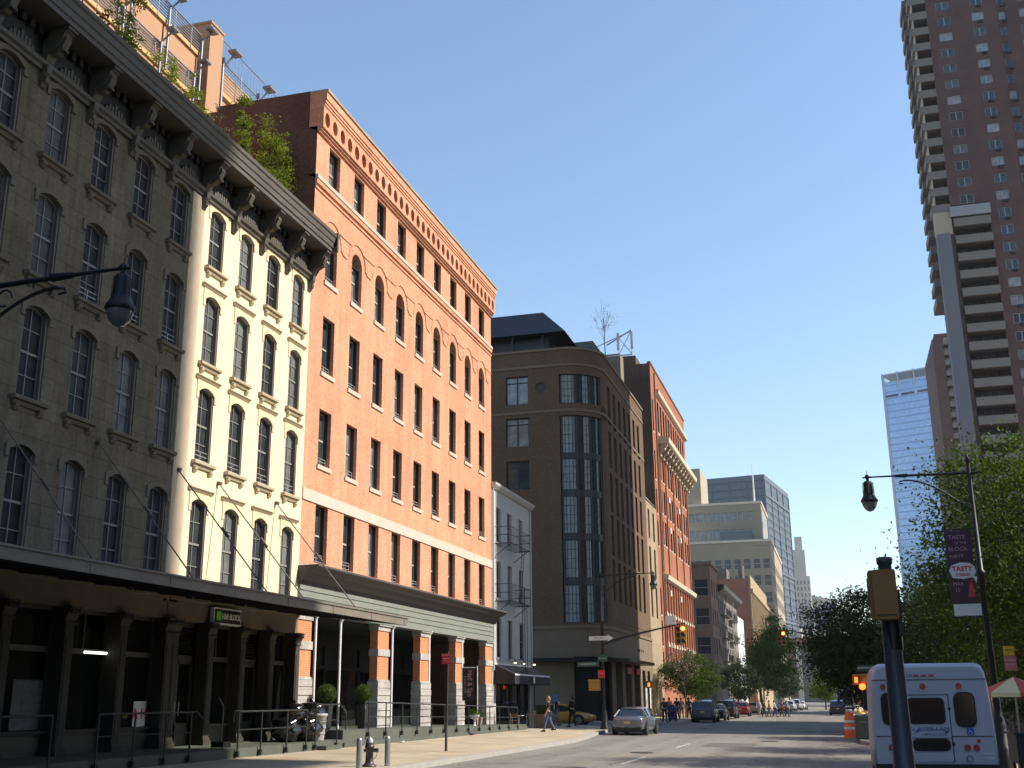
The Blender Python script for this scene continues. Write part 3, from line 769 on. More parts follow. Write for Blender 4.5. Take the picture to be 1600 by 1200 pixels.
# label mouldings over the round arches, stepping up and running level between them
for c in cols:
    m_ = c+RW/2; Rr = .92
    pts = [(m_-1.326, 20.32), (m_-1.15, 20.32)]+[(m_+Rr*math.cos(t), 20.45+Rr*math.sin(t)) for t in [math.pi*(1-i/12) for i in range(13)]]+[(m_+1.15, 20.32), (m_+1.326, 20.32)]
    for i in range(len(pts)-1):
        q.bar((pts[i][0], -.012, pts[i][1]), (pts[i+1][0], -.012, pts[i+1][1]), .032, n=4, cap=False)
    q.run([(0, 21.10), (-.04, 21.11), (-.04, 21.17), (0, 21.18)], max(0, m_-1.326+.55-.55+.15), m_+1.1) if False else None
for i in range(len(cols)):
    m_ = cols[i]+RW/2; q.run([(0, 21.12), (-.035, 21.13), (-.035, 21.18), (0, 21.19)], m_+.75, min(RL, m_+1.95))
obj('brick_mouldings', q, M_redb, RB)
# corbelled frieze with round recesses
q = MB(); n = 32; st = RL/n
holes = [(st*i+st*.19, st*(i+1)-st*.19, 25.12, 25.80, 'oval', 0) for i in range(n)]
wall(q, 0, RL, 25.05, 25.92, holes, .58, y=-.26)
q.run([(0, 24.78), (-.10, 24.80), (-.10, 24.88), (-.18, 24.90), (-.18, 24.97), (-.262, 24.99), (-.262, 25.05), (.4, 25.05)], 0, RL)
q.run([(.4, 25.92), (-.262, 25.92), (-.262, 25.98), (-.30, 26.0), (-.30, 26.10), (-.34, 26.12), (-.34, 26.24), (-.38, 26.26), (-.38, 26.62), (.4, 26.62)], 0, RL)
q.box(.03, RL-.03, .32, .39, 25.06, 25.91)
q.quad((0, -.26, 25.05), (0, .4, 25.05), (0, .4, 25.92), (0, -.26, 25.92)); q.quad((RL, -.26, 25.05), (RL, .4, 25.05), (RL, .4, 25.92), (RL, -.26, 25.92))
obj('corbel_frieze', q, M_redb, RB)
q = MB(); q.box(0, RL, -.44, .46, 26.62, 26.74); obj('coping', q, mat('worn_coping', (0.36, 0.30, 0.22), .85, .3, 1.5), RB)
# green metal cornice above the portico
q = MB(); q.run([(0, 6.66), (-.84, 6.68), (-.86, 6.60), (-.80, 6.56), (-.70, 6.55), (-.62, 6.46), (-.40, 6.40), (-.30, 6.24), (-.16, 6.12), (-.14, 6.0), (0, 5.98)], -.06, RL+.45)
obj('cornice_moulding', q, M_mould, RB)
q = MB(); q.box(0, RL, -.10, .35, 5.10, 5.98)
for z in (5.28, 5.52, 5.78): q.box(0, RL, -.135, -.10, z, z+.045)
q.box(0, RL, -.16, .35, 4.96, 5.10); q.box(0, RL, 0.0, .42, 5.98, 6.9)
obj('green_fascia', q, M_green, RB)
# portico: piers of granite and brick, dark shop wall far behind
M_pierb = brick('pier_brick', (0.60, 0.19, 0.08), (0.68, 0.24, 0.10), (0.58, 0.36, 0.22))
for i, y in enumerate([38.62, 46.45, 51.73, 56.98, 62.25]):
    a = y-RY0; b = a+1.3
    p = MB(); p.box(a+.02, b-.02, 0.0, .36, .30, 4.98); pr = obj('pier', p, M_pierb, RB)
    p = MB(); p.box(a-.03, b+.03, -.05, .39, .3, 2.62)
    for k in range(7):
        z = .42+.31*k; p.box(a-.05-.02*(k % 2), b+.05, -.08-.015*(k % 2), .41, z, z+.27)
    obj('granite_base', p, M_granite, pr)
    p = MB(); p.box(a-.03, b+.03, -.05, .39, 3.62, 3.92); obj('stone_course', p, M_granite, pr)
    p = MB(); p.box(a-.03, b+.03, -.05, .39, 4.70, 4.90); p.box(a-.09, b+.09, -.13, .44, 4.897, 4.955)
    obj('pier_cap', p, M_granite, pr)
for y in (40.22, 42.5, 48.1, 52.95, 58.05):
    p = MB(); p.bar((y-RY0, -.02, .55), (y-RY0, -.02, 4.86), .055, n=10); p.bar((y-RY0, -.02, 4.84), (y-RY0, -.14, 5.02), .08, n=8); p.bar((y-RY0, -.02, .5), (y-RY0, -.02, .62), .1, n=10)
    obj('slender_column', p, M_white, RB)
q = MB(); q.box(0, RL, 4.2, 4.4, .2, 5.0); q.box(0, RL, .4, 4.4, 4.9, 5.0)
for k in range(12): q.box(1.0+k*2.05, 1.1+k*2.05, 4.08, 4.2, .6, 4.2)
q.box(0, RL, 4.06, 4.2, 3.2, 3.35)
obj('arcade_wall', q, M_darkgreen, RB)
q = MB()
for k in range(11): q.quad((1.15+k*2.05, 4.15, .9), (2.95+k*2.05, 4.15, .9), (2.95+k*2.05, 4.15, 3.15), (1.15+k*2.05, 4.15, 3.15))
obj('arcade_glass', q, M_shopg, RB)
# roof terrace plants and lamp under the roof line are separate things (below)

# ------------------------------------------------------------ loading platforms, steps and railings
M_plat = mat('platform_stone', (0.085, 0.096, 0.076), 0.8, 0.2, 0.8, bmp=0.2)
PL = thing('loading_platform', 'long grey green stone loading platform along the shopfronts', 'platform', (0, 0, 0))
q = MB(); q.prism([(-19.6, .1), (-17.2, .1), (-17.2, .42), (-19.6, .46)], 2.0, 38.4)
obj('low_deck', q, M_plat, PL)
q = MB()
q.add([(-23.6, 38.4, .1), (-17.2, 38.4, .1), (-17.2, 63.2, .1), (-23.6, 63.2, .1), (-23.6, 38.4, .76), (-17.2, 38.4, .74), (-17.2, 63.2, .42), (-23.6, 63.2, .42)],
      [(4,5,6,7), (0,1,5,4), (1,2,6,5), (2,3,7,6), (3,0,4,7)])
q.box(-17.22, -17.12, 38.4, 63.2, .1, .30)
obj('high_deck', q, M_plat, PL)
q = MB()
for k in range(2): q.box(-16.9+k*.0-.3*(1-k), -16.6-.3*(1-k)+.3*k*0, 31.0, 31.0, .1, .1) if False else None
q.box(-17.2, -16.85, 36.3, 37.5, .1, .28)
obj('step', q, M_plat, PL)
def railing(name, label, pts, mid=True, x=-17.12, base=None, hooks=()):
    """posts at pts = (y, z_base, z_top); rails run between"""
    t = thing(name, label, 'railing', (x, pts[0][0], 0), 0, 'black pipe railings on the loading platform')
    y0 = pts[0][0]
    for y, zb, zt in pts:
        p = MB(); p.bar((0, y-y0, zb), (0, y-y0, zt), .026, n=8); p.box(-.045, .05, y-y0-.05, y-y0+.05, zb-.02, zb+.14)
        obj('post', p, M_iron, t)
    p = MB(); P = [(0, y-y0, zt) for y, _, zt in pts]
    for i in range(len(P)-1): p.bar(P[i], P[i+1], .028, n=8)
    obj('top_rail', p, M_iron, t)
    if mid:
        p = MB(); P = [(0, y-y0, zt-.52) for y, _, zt in pts]
        for i in range(len(P)-1): p.bar(P[i], P[i+1], .016, n=6)
        obj('mid_rail', p, M_iron, t)
    if hooks:
        p = MB()
        for y, zt, dy in hooks:
            p.tube([(0, y-y0, zt), (0, y-y0+dy*.5, zt+.02), (0.1, y-y0+dy, zt-.22), (.12, y-y0+dy, zt-.3)], .024, 6)
        obj('rail_end', p, M_iron, t)
    return t
railing('railing', 'black pipe railing in the deep shade at far left of the platform', [(y, .2, 1.46) for y in (17.0, 18.8, 20.6, 22.4)], False)
railing('railing', 'black pipe railing in front of the dark shop door', [(y, .2, 1.47) for y in (24.1, 25.6, 27.0, 28.2)], True, hooks=((28.2, 1.47, .5),))
railing('railing', 'black pipe railing standing in front of the storefront next to the garbage bags', [(30.8, .2, 1.46), (32.2, .2, 1.46), (33.9, .2, 1.46), (35.3, .22, 1.46)], True, hooks=((30.8, 1.47, -.5),))
p1 = [(37.6, .18, 1.70)]
railing('railing', 'short black pipe railing between garbage can and portico step', [(36.0, .2, 1.62), (37.7, .2, 1.62)], True, hooks=((37.7, 1.62, .4),))
ys = [40.5+1.72*i for i in range(13)]
railing('railing', 'longest black pipe railing along the sunlit portico of the red brick building', [(y, .48-.012*(y-40), 1.70-.017*(y-40)) for y in ys], True, hooks=((40.5, 1.70, -.6),))
for (y, l) in ((30.6, 'low freestanding floor stand beside the left railing, with a black weighted base'), (39.4, 'low freestanding floor stand at the portico step, with a black weighted base')):
    t = thing('floor_stand', l, 'stand', (-17.55, y, .46 if y < 35 else .2), 0, 'floor stands by the railing')
    p = MB(); p.box(-.2, .2, -.22, .22, 0, .16); obj('base', p, M_black, t)
    p = MB(); p.bar((0, 0, .16), (0, .02, 1.15), .02, n=8); p.bar((0, .02, 1.15), (.05, -.35, 1.4), .02, n=8); obj('pole', p, M_iron, t)

# ------------------------------------------------------------ white house
M_whiteb = mat('grey_white_render', (0.46, 0.46, 0.445), 0.8, 0.1, 0.8, bmp=.15)
WB = left_root('white_house', 'low white rendered house with black fire escape between red and brown buildings', 63.6)
WL = 8.8
wc = [.95, 3.35, 6.0]; wr = [(10.9, 13.0), (7.6, 9.75), (4.15, 6.4)]
q = MB(); wall(q, 0, WL, 3.6, 14.2, [(c, c+.95, a, b, 'rect', 0) for c in wc for a, b in wr], .22)
shell(q, 0, WL, 0.15, 14.2, 10, front=0)
q.box(0, .7, 0, .3, .15, 3.6); q.box(WL-.5, WL, 0, .3, .15, 3.6)
obj('wall', q, M_whiteb, WB)
for ri, (a, b) in enumerate(wr):
    me = window_meshes(('wh', ri), .95, b-a, 'rect', 0, 1, 1, M_palesash if ri < 2 else M_black, M_glass2, ft=.06)
    s_ = MB(); s_.box(-.08, 1.03, -.06, .1, -.14, 0); sm_ = s_.mesh('sill', M_whiteb)
    for c in wc:
        o = window(WB, me, c, .12, a); obj('sill', sm_, None, o, (0, -.12, 0))
q = MB(); q.run([(.05, 14.0), (-.10, 14.02), (-.28, 14.22), (-.30, 14.36), (.1, 14.40)], -.05, WL+.22); obj('cornice', q, M_whiteb, WB)
q = MB(); q.bar((WL-.12, -.08, .2), (WL-.12, -.08, 13.9), .05); q.bar((.1, -.08, 3.4), (.1, -.08, 14.0), .05); obj('downpipe', q, M_whiteb, WB)
FE = MB()
def fe_deck(z):
    for k in range(7): FE.bar((.6, -.1-.14*k, z), (5.0, -.1-.14*k, z), .014, n=4)
    FE.bar((.6, -1.0, z), (5.0, -1.0, z), .03, n=4); FE.bar((.6, 0, z), (.6, -1.0, z), .03, n=4); FE.bar((5.0, 0, z), (5.0, -1.0, z), .03, n=4)
    for zz in (.5, 1.0): FE.bar((.6, -1.0, z+zz), (5.0, -1.0, z+zz), .018, n=4); FE.bar((.6, 0, z+zz), (.6, -1, z+zz), .018, n=4); FE.bar((5, 0, z+zz), (5, -1, z+zz), .018, n=4)
    for k in range(15): FE.bar((.6+4.4*k/14, -1.0, z), (.6+4.4*k/14, -1.0, z+1.0), .011, n=4)
    for x in (.8, 4.8): FE.bar((x, -.95, z), (x, 0, z-.7), .02, n=4)
fe_deck(10.75); fe_deck(7.35)
def ladder(x0, z0, x1, z1, y, n):
    for o_ in (0, .5): FE.bar((x0+o_, y, z0), (x1+o_, y, z1), .022, n=4)
    for k in range(n+1): t = k/n; FE.bar((x0+(x1-x0)*t, y, z0+(z1-z0)*t), (x0+(x1-x0)*t+.5, y, z0+(z1-z0)*t), .013, n=4)
ladder(3.9, 10.75, 3.0, 7.35, -.8, 12); ladder(2.9, 8.35, 2.9, 3.3, -1.05, 16); ladder(3.6, 7.35, 3.6, 3.3, -1.0, 1)
obj('fire_escape', FE, M_black, WB)
# bistro ground floor with dark awning
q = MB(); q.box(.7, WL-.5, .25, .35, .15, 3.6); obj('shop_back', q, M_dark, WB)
q = MB()
for x in (.7, 2.6, 4.5, 6.4, 8.2): q.box(x, x+.08, .1, .2, .15, 3.2)
q.box(.7, WL-.5, .1, .2, 3.1, 3.25); q.box(.7, WL-.5, .08, .2, .15, .55); obj('shopfront', q, M_iron, WB)
q = MB(); q.quad((.7, .22, .5), (WL-.5, .22, .5), (WL-.5, .22, 3.15), (.7, .22, 3.15)); obj('pane', q, M_shopg, WB)
M_awn = mat('black_canvas', (0.02, 0.02, 0.024), 0.7, 0.15, 2)
AW = thing('awning', 'black canvas awning with white edge and small round emblem over the cafe', 'awning', (X0, 63.9, 0), R(90))
q = MB(); q.add([(0, 0, 3.75), (8.2, 0, 3.75), (8.2, -1.25, 3.18), (0, -1.25, 3.18), (0, 0, 3.70), (8.2, 0, 3.70), (8.2, -1.22, 3.14), (0, -1.22, 3.14)], [(0,1,2,3), (7,6,5,4), (0,3,7,4), (1,5,6,2)])
q.box(0, 8.2, -1.27, -1.24, 2.62, 3.18); q.add([(0, 0, 3.7), (0, -1.25, 3.15), (0, -1.25, 2.62), (0, 0, 2.62)], [(0, 1, 2, 3)]); q.add([(8.2, 0, 3.7), (8.2, -1.25, 3.15), (8.2, -1.25, 2.62), (8.2, 0, 2.62)], [(0, 1, 2, 3)])
obj('canvas', q, M_awn, AW)
q = MB(); q.box(0, 8.2, -1.29, -1.27, 3.10, 3.19); q.box(0, 8.2, -.04, 0.0, 3.72, 3.80); obj('white_trim', q, M_white, AW)
q = MB(); q.bar((4.3, -1.272, 2.88), (4.3, -1.29, 2.88), .2, n=20); obj('emblem', q, M_white, AW)
M_bulb = emis('warm_bulb', (1.0, 0.72, 0.32), 9.0)
for i, (y, l) in enumerate(((66.9, 'left'), (68.9, 'middle'), (71.4, 'right'))):
    t = thing('awning_lamp', l.capitalize()+' one of three lit gooseneck lamps above the black awning', 'lamp', (X0, y, 3.95), R(90), 'lamps above the awning')
    p = MB(); p.tube([(0, 0, .1), (0, -.25, .25), (0, -.42, .2), (0, -.45, .08)], .018, 6); p.lathe([(.03, .08), (.11, -.02), (.12, -.04)], 0, -.45, 10); obj('gooseneck', p, M_black, t)
    p = MB(); p.ball((0, -.45, -.03), .075, 6); obj('bulb', p, M_bulb, t)

# ------------------------------------------------------------ brown hotel with the rounded corner
M_brown = brick('brown_brick', (0.14, 0.085, 0.05), (0.175, 0.112, 0.068), (0.135, 0.095, 0.06), stain=0.18, streak=.08)
M_brownst = mat('brown_limestone', (0.19, 0.14, 0.09), 0.8, 0.12, 0.8)
M_bframe = mat('dark_steel_frame', (0.02, 0.028, 0.032), 0.4, 0.1, 3)
M_bglass = glass('bay_glass', (0.04, 0.05, 0.05), (0.22, 0.25, 0.245), 0.05, p=0.55, spec=0.9)
HX = -17.1; HY = 86.0; HR = 3.2; HT = 29.7
HB = thing('brown_hotel', 'dark brown brick hotel with a rounded glazed corner bay and sloping zinc roofs', 'building', (HX, HY, 0))
cxh, cyh = -HR, HR       # centre of the corner curve in local coordinates
arc = [(cxh+HR*math.sin(t), cyh-HR*math.cos(t)) for t in [R(90)*i/14 for i in range(15)]]
Z1 = 7.0
# -Y face
q = MB(); wx = [-7.75, -12.4, -17.0]; hzr = [(25.1, 27.55), (21.6, 24.0), (18.05, 20.4), (14.5, 16.9), (10.9, 13.3)]
wall(q, -22, -HR, Z1, HT, [(x, x+1.95, a, b, 'rect', 0) for x in wx for a, b in hzr]+[(x, x+.9, 26.0, 26.9, 'oval', 0) for x in (-5.2, -9.9, -14.6)], .25)
# street face, local frame x=0 plane
sy = [HR+.9+2.45*k for k in range(7)]
q2 = MB(); sz = [(24.0, 27.3), (20.3, 23.4), (16.6, 19.9), (13.0, 16.3), (9.4, 12.7)]
wall(q2, HR, 22.4, Z1, HT, [(y, y+1.15, a, b, 'rect', 0) for y in sy for a, b in sz], .3)
q.v += [] ; o_ = len(q.v); q.v += [(-v[1], v[0], v[2]) for v in q2.v]; q.f += [tuple(i+o_ for i in f) for f in q2.f]; q.sm += q2.sm
# curved corner: bays open between thick piers
bay = list(range(0, 11))      # arc steps 0..10 glazed
zb = [(7.45, 23.95), (25.0, 27.45)]
def arcband(mb, z0, z1, i0=0, i1=14, out=0.0):
    for i in range(i0, i1):
        p, r_ = arc[i], arc[i+1]
        def ex(pt):
            dx, dy = pt[0]-cxh, pt[1]-cyh; k = (HR+out)/HR; return (cxh+dx*k, cyh+dy*k)
        p, r_ = ex(p), ex(r_)
        mb.quad((p[0], p[1], z0), (r_[0], r_[1], z0), (r_[0], r_[1], z1), (p[0], p[1], z1))
arcband(q, Z1, 7.45); arcband(q, 23.95, 25.0); arcband(q, 27.45, HT); arcband(q, 7.45, 27.45, 11, 14)
obj('brick_wall', q, M_brown, HB)
q = MB()     # roof and hidden sides
pl = [(-22, 0)]+arc+[(0, 22.4), (-22, 22.4)]
q.slab([(x*.999-.002, y+.002) for x, y in pl], HT-.5, HT-.48); q.quad((0, 22.4, 0), (-22, 22.4, 0), (-22, 22.4, HT), (0, 22.4, HT))
q.quad((-22, 0, 0), (-22, 22.4, 0), (-22, 22.4, HT), (-22, 0, HT)); obj('roof_deck', q, M_brown, HB)
for z0, z1, out in ((28.15, 28.35, .07), (HT-.16, HT+.05, .10), (7.0, 7.25, .12), (24.3, 24.5, .05)):
    q = MB()
    arcband(q, z0, z1, 0, 14, out)
    for i in range(14):
        pass
    q.box(-22, -HR, -out, .0, z0, z1); q.box(0, out, HR, 22.4, z0, z1)
    for i in range(14):
        p, r_ = arc[i], arc[i+1]
        def ex(pt, o2): dx, dy = pt[0]-cxh, pt[1]-cyh; k = (HR+o2)/HR; return (cxh+dx*k, cyh+dy*k)
        a_, b_, c_, d_ = ex(p, out), ex(r_, out), ex(r_, -.3), ex(p, -.3)
        for zz in (z0, z1): q.quad((*a_, zz), (*b_, zz), (*c_, zz), (*d_, zz))
    obj('string_course', q, M_brownst, HB)
# stone base with shop openings
q = MB()
wall(q, -22, -HR, 0.1, Z1, [(-20.5, -16.4, .3, 4.9, 'rect', 0), (-15.0, -10.6, .3, 4.9, 'rect', 0), (-9.4, -5.6, .3, 4.9, 'rect', 0)], .5, y=-.03)
q2 = MB(); wall(q2, HR, 22.4, 0.1, Z1, [(HR+.6, HR+3.4, .3, 4.8, 'rect', 0), (HR+4.8, HR+7.6, .3, 4.8, 'rect', 0), (HR+9.0, HR+11.8, .3, 4.8, 'rect', 0), (HR+13.2, HR+14.8, .3, 4.2, 'rect', 0), (HR+16.0, HR+17.4, .3, 4.2, 'rect', 0)]+[(HR+11.0+.95*k, HR+11.45+.95*k, 5.75, 6.0, 'rect', 0) for k in range(4)], .5, y=-.03)
o_ = len(q.v); q.v += [(-v[1], v[0], v[2]) for v in q2.v]; q.f += [tuple(i+o_ for i in f) for f in q2.f]; q.sm += q2.sm
arcband(q, 4.9, Z1, 0, 14, .03); arcband(q, .1, 4.9, 0, 2, .03); arcband(q, .1, 4.9, 12, 14, .03)
obj('stone_base', q, M_brownst, HB)
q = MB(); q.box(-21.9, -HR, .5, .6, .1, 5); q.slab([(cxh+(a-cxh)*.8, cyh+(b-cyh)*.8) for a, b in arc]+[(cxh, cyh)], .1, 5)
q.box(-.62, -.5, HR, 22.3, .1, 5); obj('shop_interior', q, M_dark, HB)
q = MB(); arcband(q, 4.55, 4.78, 0, 14, 1.3)
q.slab([(-6.0, -1.3)]+[(cxh+(a-cxh)*(1+1.3/HR), cyh+(b-cyh)*(1+1.3/HR)) for a, b in arc]+[(1.3, 15.5), (0, 15.5)]+[(a, b) for a, b in arc[::-1]]+[(-6.0, 0)], 4.55, 4.78)
obj('entrance_canopy', q, M_black, HB)
mew = window_meshes('hotel', 1.95, 2.45, 'rect', 0, 2, 1, M_bframe, M_bglass, ft=.09, bt=.12, sash=True, split=.78, low_cols=2)
for x in wx:
    for a, b in hzr: window(HB, mew, x, .18, a+(0 if b-a > 2.4 else -.05))
mes = window_meshes('hotels', 1.15, 3.2, 'rect', 0, 2, 2, M_bframe, M_glass2, ft=.06, split=.5)
for y in sy:
    for a, b in sz:
        o = window(HB, mes, -.22, y, a+.02); o.rotation_euler.z = R(90)
q = MB()
for x in (-4.75, -9.45, -14.15): q.bar((x, .12, 26.45), (x, .16, 26.45), .44, n=20)
obj('round_louvre', q, mat('louvre_dark', (.06, .05, .04), .6, .1, 4), HB)
# glazed bay
q = MB(); gq = MB(); rr = HR-.22
def ap(t, r_, z): return (cxh+r_*math.sin(t), cyh-r_*math.cos(t), z)
th0, th1 = R(1.5), R(90*11/14-1.0)
for z0, z1 in zb:
    for i in range(16):
        a, b = th0+(th1-th0)*i/16, th0+(th1-th0)*(i+1)/16
        gq.quad(ap(a, rr, z0), ap(b, rr, z0), ap(b, rr, z1), ap(a, rr, z1))
    fl = [z0, z1] if z0 > 20 else [7.45, 10.35, 10.9, 13.85, 14.35, 17.35, 17.85, 20.4, 20.85, 23.95]
    for j in range(0, len(fl)-1, 2):
        za, zc = fl[j], fl[j+1]
        for k in range(5):
            z = za+(zc-za)*k/4
            for i in range(16):
                a, b = th0+(th1-th0)*i/16, th0+(th1-th0)*(i+1)/16; t_ = .02 if 0 < k < 4 else .05
                q.quad(ap(a, rr+.05, z-t_), ap(b, rr+.05, z-t_), ap(b, rr+.05, z+t_), ap(a, rr+.05, z+t_))
        if j+2 < len(fl):
            for i in range(16):
                a, b = th0+(th1-th0)*i/16, th0+(th1-th0)*(i+1)/16
                q.quad(ap(a, rr+.10, zc), ap(b, rr+.10, zc), ap(b, rr+.10, fl[j+2]), ap(a, rr+.10, fl[j+2]))
    for i in range(13):
        t = th0+(th1-th0)*i/12; big = i in (0, 4, 8, 12)
        q.bar(ap(t, rr+.05, z0), ap(t, rr+.05, z1), .09 if big else .022, n=4)
bo = obj('corner_bay', q, M_bframe, HB); obj('pane', gq, M_bglass, bo)
M_curt = mat('pale_curtain', (0.30, 0.345, 0.33), 0.7, .25, 3, fine=8)
for z0, z1 in ((7.5, 10.3), (10.95, 13.8), (14.4, 17.3), (17.9, 20.35), (20.9, 23.9), (25.05, 27.4)):
    rnd = random.Random(int(z0*7))
    for t0, t1 in ((.02, .30), (.52, .66), (.84, .93)):
        cq = MB(); t1 += rnd.uniform(-.08, .05); t0 += rnd.uniform(-.01, .03)
        for i in range(6):
            a, b = th0+(th1-th0)*(t0+(t1-t0)*i/6), th0+(th1-th0)*(t0+(t1-t0)*(i+1)/6); k_ = .012*(i % 2)
            cq.quad(ap(a, rr+.012+k_, z0), ap(b, rr+.024-k_, z0), ap(b, rr+.024-k_, z1), ap(a, rr+.012+k_, z1))
        obj('curtain', cq, M_curt, bo)
arcs = MB()
for i in range(14):   # reveals above/below the bay
    for z in (7.45, 23.95, 25.0, 27.45):
        if i < 11: arcs.quad((arc[i][0], arc[i][1], z), (arc[i+1][0], arc[i+1][1], z), ap(R(90)*(i+1)/14, rr-.05, z), ap(R(90)*i/14, rr-.05, z))
t = R(90)*11/14; arcs.quad((arc[11][0], arc[11][1], 7.45), ap(t, rr-.1, 7.45), ap(t, rr-.1, 27.45), (arc[11][0], arc[11][1], 27.45))
obj('bay_reveal', arcs, M_brown, HB)
# zinc hipped penthouses on the hotel roof
M_zinc = mat('dark_zinc', (0.035, 0.037, 0.045), 0.45, 0.15, 2, metal=.2)
q = MB()
def hip(x0, x1, y0, y1, zb_, zt_, inset, ov=.0):
    q.add([(x0, y0, zb_), (x1, y0, zb_), (x1, y1, zb_), (x0, y1, zb_), (x0+inset, y0+inset*.9, zt_), (x1-inset, y0+inset*.9, zt_), (x1-inset, y1-inset, zt_), (x0+inset, y1-inset, zt_)],
          [(0, 1, 5, 4), (1, 2, 6, 5), (2, 3, 7, 6), (3, 0, 4, 7), (4, 5, 6, 7), (0, 3, 2, 1)])
hip(-20, -2.9, 1.3, 13, 31.6, 34.2, 2.4); hip(-9, -.9, 13.6, 21, 31.3, 35.3, 2.6)
for k in range(26): q.bar((-17.2+k*.46, 1.32+.02, 31.62), (-17.2+k*.46, 3.42, 34.18), .018, n=4)
obj('zinc_roof', q, M_zinc, HB)
q = MB(); q.box(-19, -4.6, 2.6, 12, HT-.5, 31.6); q.box(-8, -2.2, 14.5, 20, HT-.5, 31.3)
for k in range(6): q.bar((-18+2.6*k, 1.8, HT-.5), (-18+2.6*k, 1.8, 31.7), .09)
obj('penthouse_wall', q, M_bframe, HB)
# hotel signs and shop bits along the street face
for y, s_, l in ((HY+HR+5.0, 2.2, 'long red shop sign under the black hotel canopy'), (HY+HR+9.6, 1.9, 'bright red shop sign at the sunny end of the hotel')):
    q = MB(); q.box(0, .08, 0, s_, 0, .5); tag(obj('red_sign', q, mat('sign_red', (0.70, 0.09, 0.06), .5, .06, 3), None, (HX+.1, y, 3.75)), l, 'sign')
for y, l in ((HY+16.9, 'tall white menu panel on the sunlit hotel base, left one'), (HY+19.0, 'tall white menu panel on the sunlit hotel base, right one')):
    q = MB(); q.box(0, .06, 0, .7, 0, 1.9); tag(obj('menu_board', q, M_white, None, (HX+.12, y, .9)), l, 'panel')

# ------------------------------------------------------------ link building with slanted glass and orange loft building
LB = left_root('link_building', 'narrow tan extension with slanted studio glass beside the red loft block', HY+22.4, X=HX)
M_tanb = brick('tan_brick', (0.36, 0.27, 0.175), (0.42, 0.32, 0.21), (0.36, 0.285, 0.20))
LL = 6.6
q = MB(); wall(q, 0, LL, 7.2, 20.6, [(x, x+1.1, a, b, 'rect', 0) for x in (1.0, 4.0) for a, b in ((17.0, 19.9), (13.3, 16.2), (9.4, 12.4))], .3)
shell(q, 0, LL, .1, 20.6, 12); q.box(0, LL, -.05, .2, .1, 7.2); q.prism([(0, 20.6), (0, 20.6), (0, 26.5), (0, 26.5)], 0, 0)
q.add([(LL, 0, 20.6), (LL, 4.5, 20.6), (LL, 4.5, 26.2), (LL-.3, 0, 20.6), (LL-.3, 4.5, 20.6), (LL-.3, 4.5, 26.2)], [(0, 1, 2), (3, 5, 4), (0, 2, 5, 3)])
obj('wall', q, M_tanb, LB)
me = window_meshes('link', 1.1, 2.95, 'rect', 0, 2, 2, M_brownframe, M_glass2)
for x in (1.0, 4.0):
    for a in (17.0, 13.3, 9.4): window(LB, me, x, .2, a)
q = MB(); q.quad((0, .1, 20.8), (LL-.3, .1, 20.8), (LL-.3, 4.3, 26.0), (0, 4.3, 26.0)); so_ = obj('studio_glass', q, M_bglass, LB)
q = MB()
for k in range(8): q.bar((.05+k*.88, .05, 20.8), (.05+k*.88, 4.25, 26.0), .035, n=4)
for t in (.33, .66): q.bar((0, .05+4.2*t, 20.8+5.2*t), (LL-.3, .05+4.2*t, 20.8+5.2*t), .025, n=4)
obj('glazing_bar', q, M_iron, so_)

OB = left_root('orange_loft_building', 'tall orange red brick loft block with white bracketed cornice at two thirds height', 115.0, X=HX)
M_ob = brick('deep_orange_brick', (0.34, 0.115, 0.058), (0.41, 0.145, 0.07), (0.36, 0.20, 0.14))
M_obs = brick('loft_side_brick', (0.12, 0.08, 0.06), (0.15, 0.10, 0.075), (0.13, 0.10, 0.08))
OL = 27.6; H_ = 36.5
q = MB(); ocol = [.55]+[4.1+2.05*k for k in range(11)]; orow = [(29.8, 33.3), (24.6, 27.7), (21.0, 23.6), (17.6, 20.2), (10.6, 13.3), (7.5, 10.0), (4.3, 6.9)]
oh = []
for i, c in enumerate(ocol):
    for j, (a, b) in enumerate(orow):
        oh.append((c, c+(1.2 if i else .8), a+(0 if i else -.6), b-(0 if i else .6), 'arch' if (j == 1 and i and i % 3 == 2) else 'rect', .6 if j == 1 else 0))
wall(q, 0, OL, 4.0, H_, oh, .32); shell(q, 0.02, OL, .1, 4.0, 14); q.box(0, OL, 0, .3, .1, 4.0)
for x in [3.4]+[7.7+4.1*k*1.5 for k in range(4)]: q.box(x, x+.4, -.14, 0, 14.6, 28.5)
obj('wall', q, M_ob, OB)
q = MB(); shell(q, 0, OL, .1, H_, 14, front=.03); q.box(.0, 5, 1.5, 6, H_, H_+1.0); obj('side_wall', q, M_obs, OB)
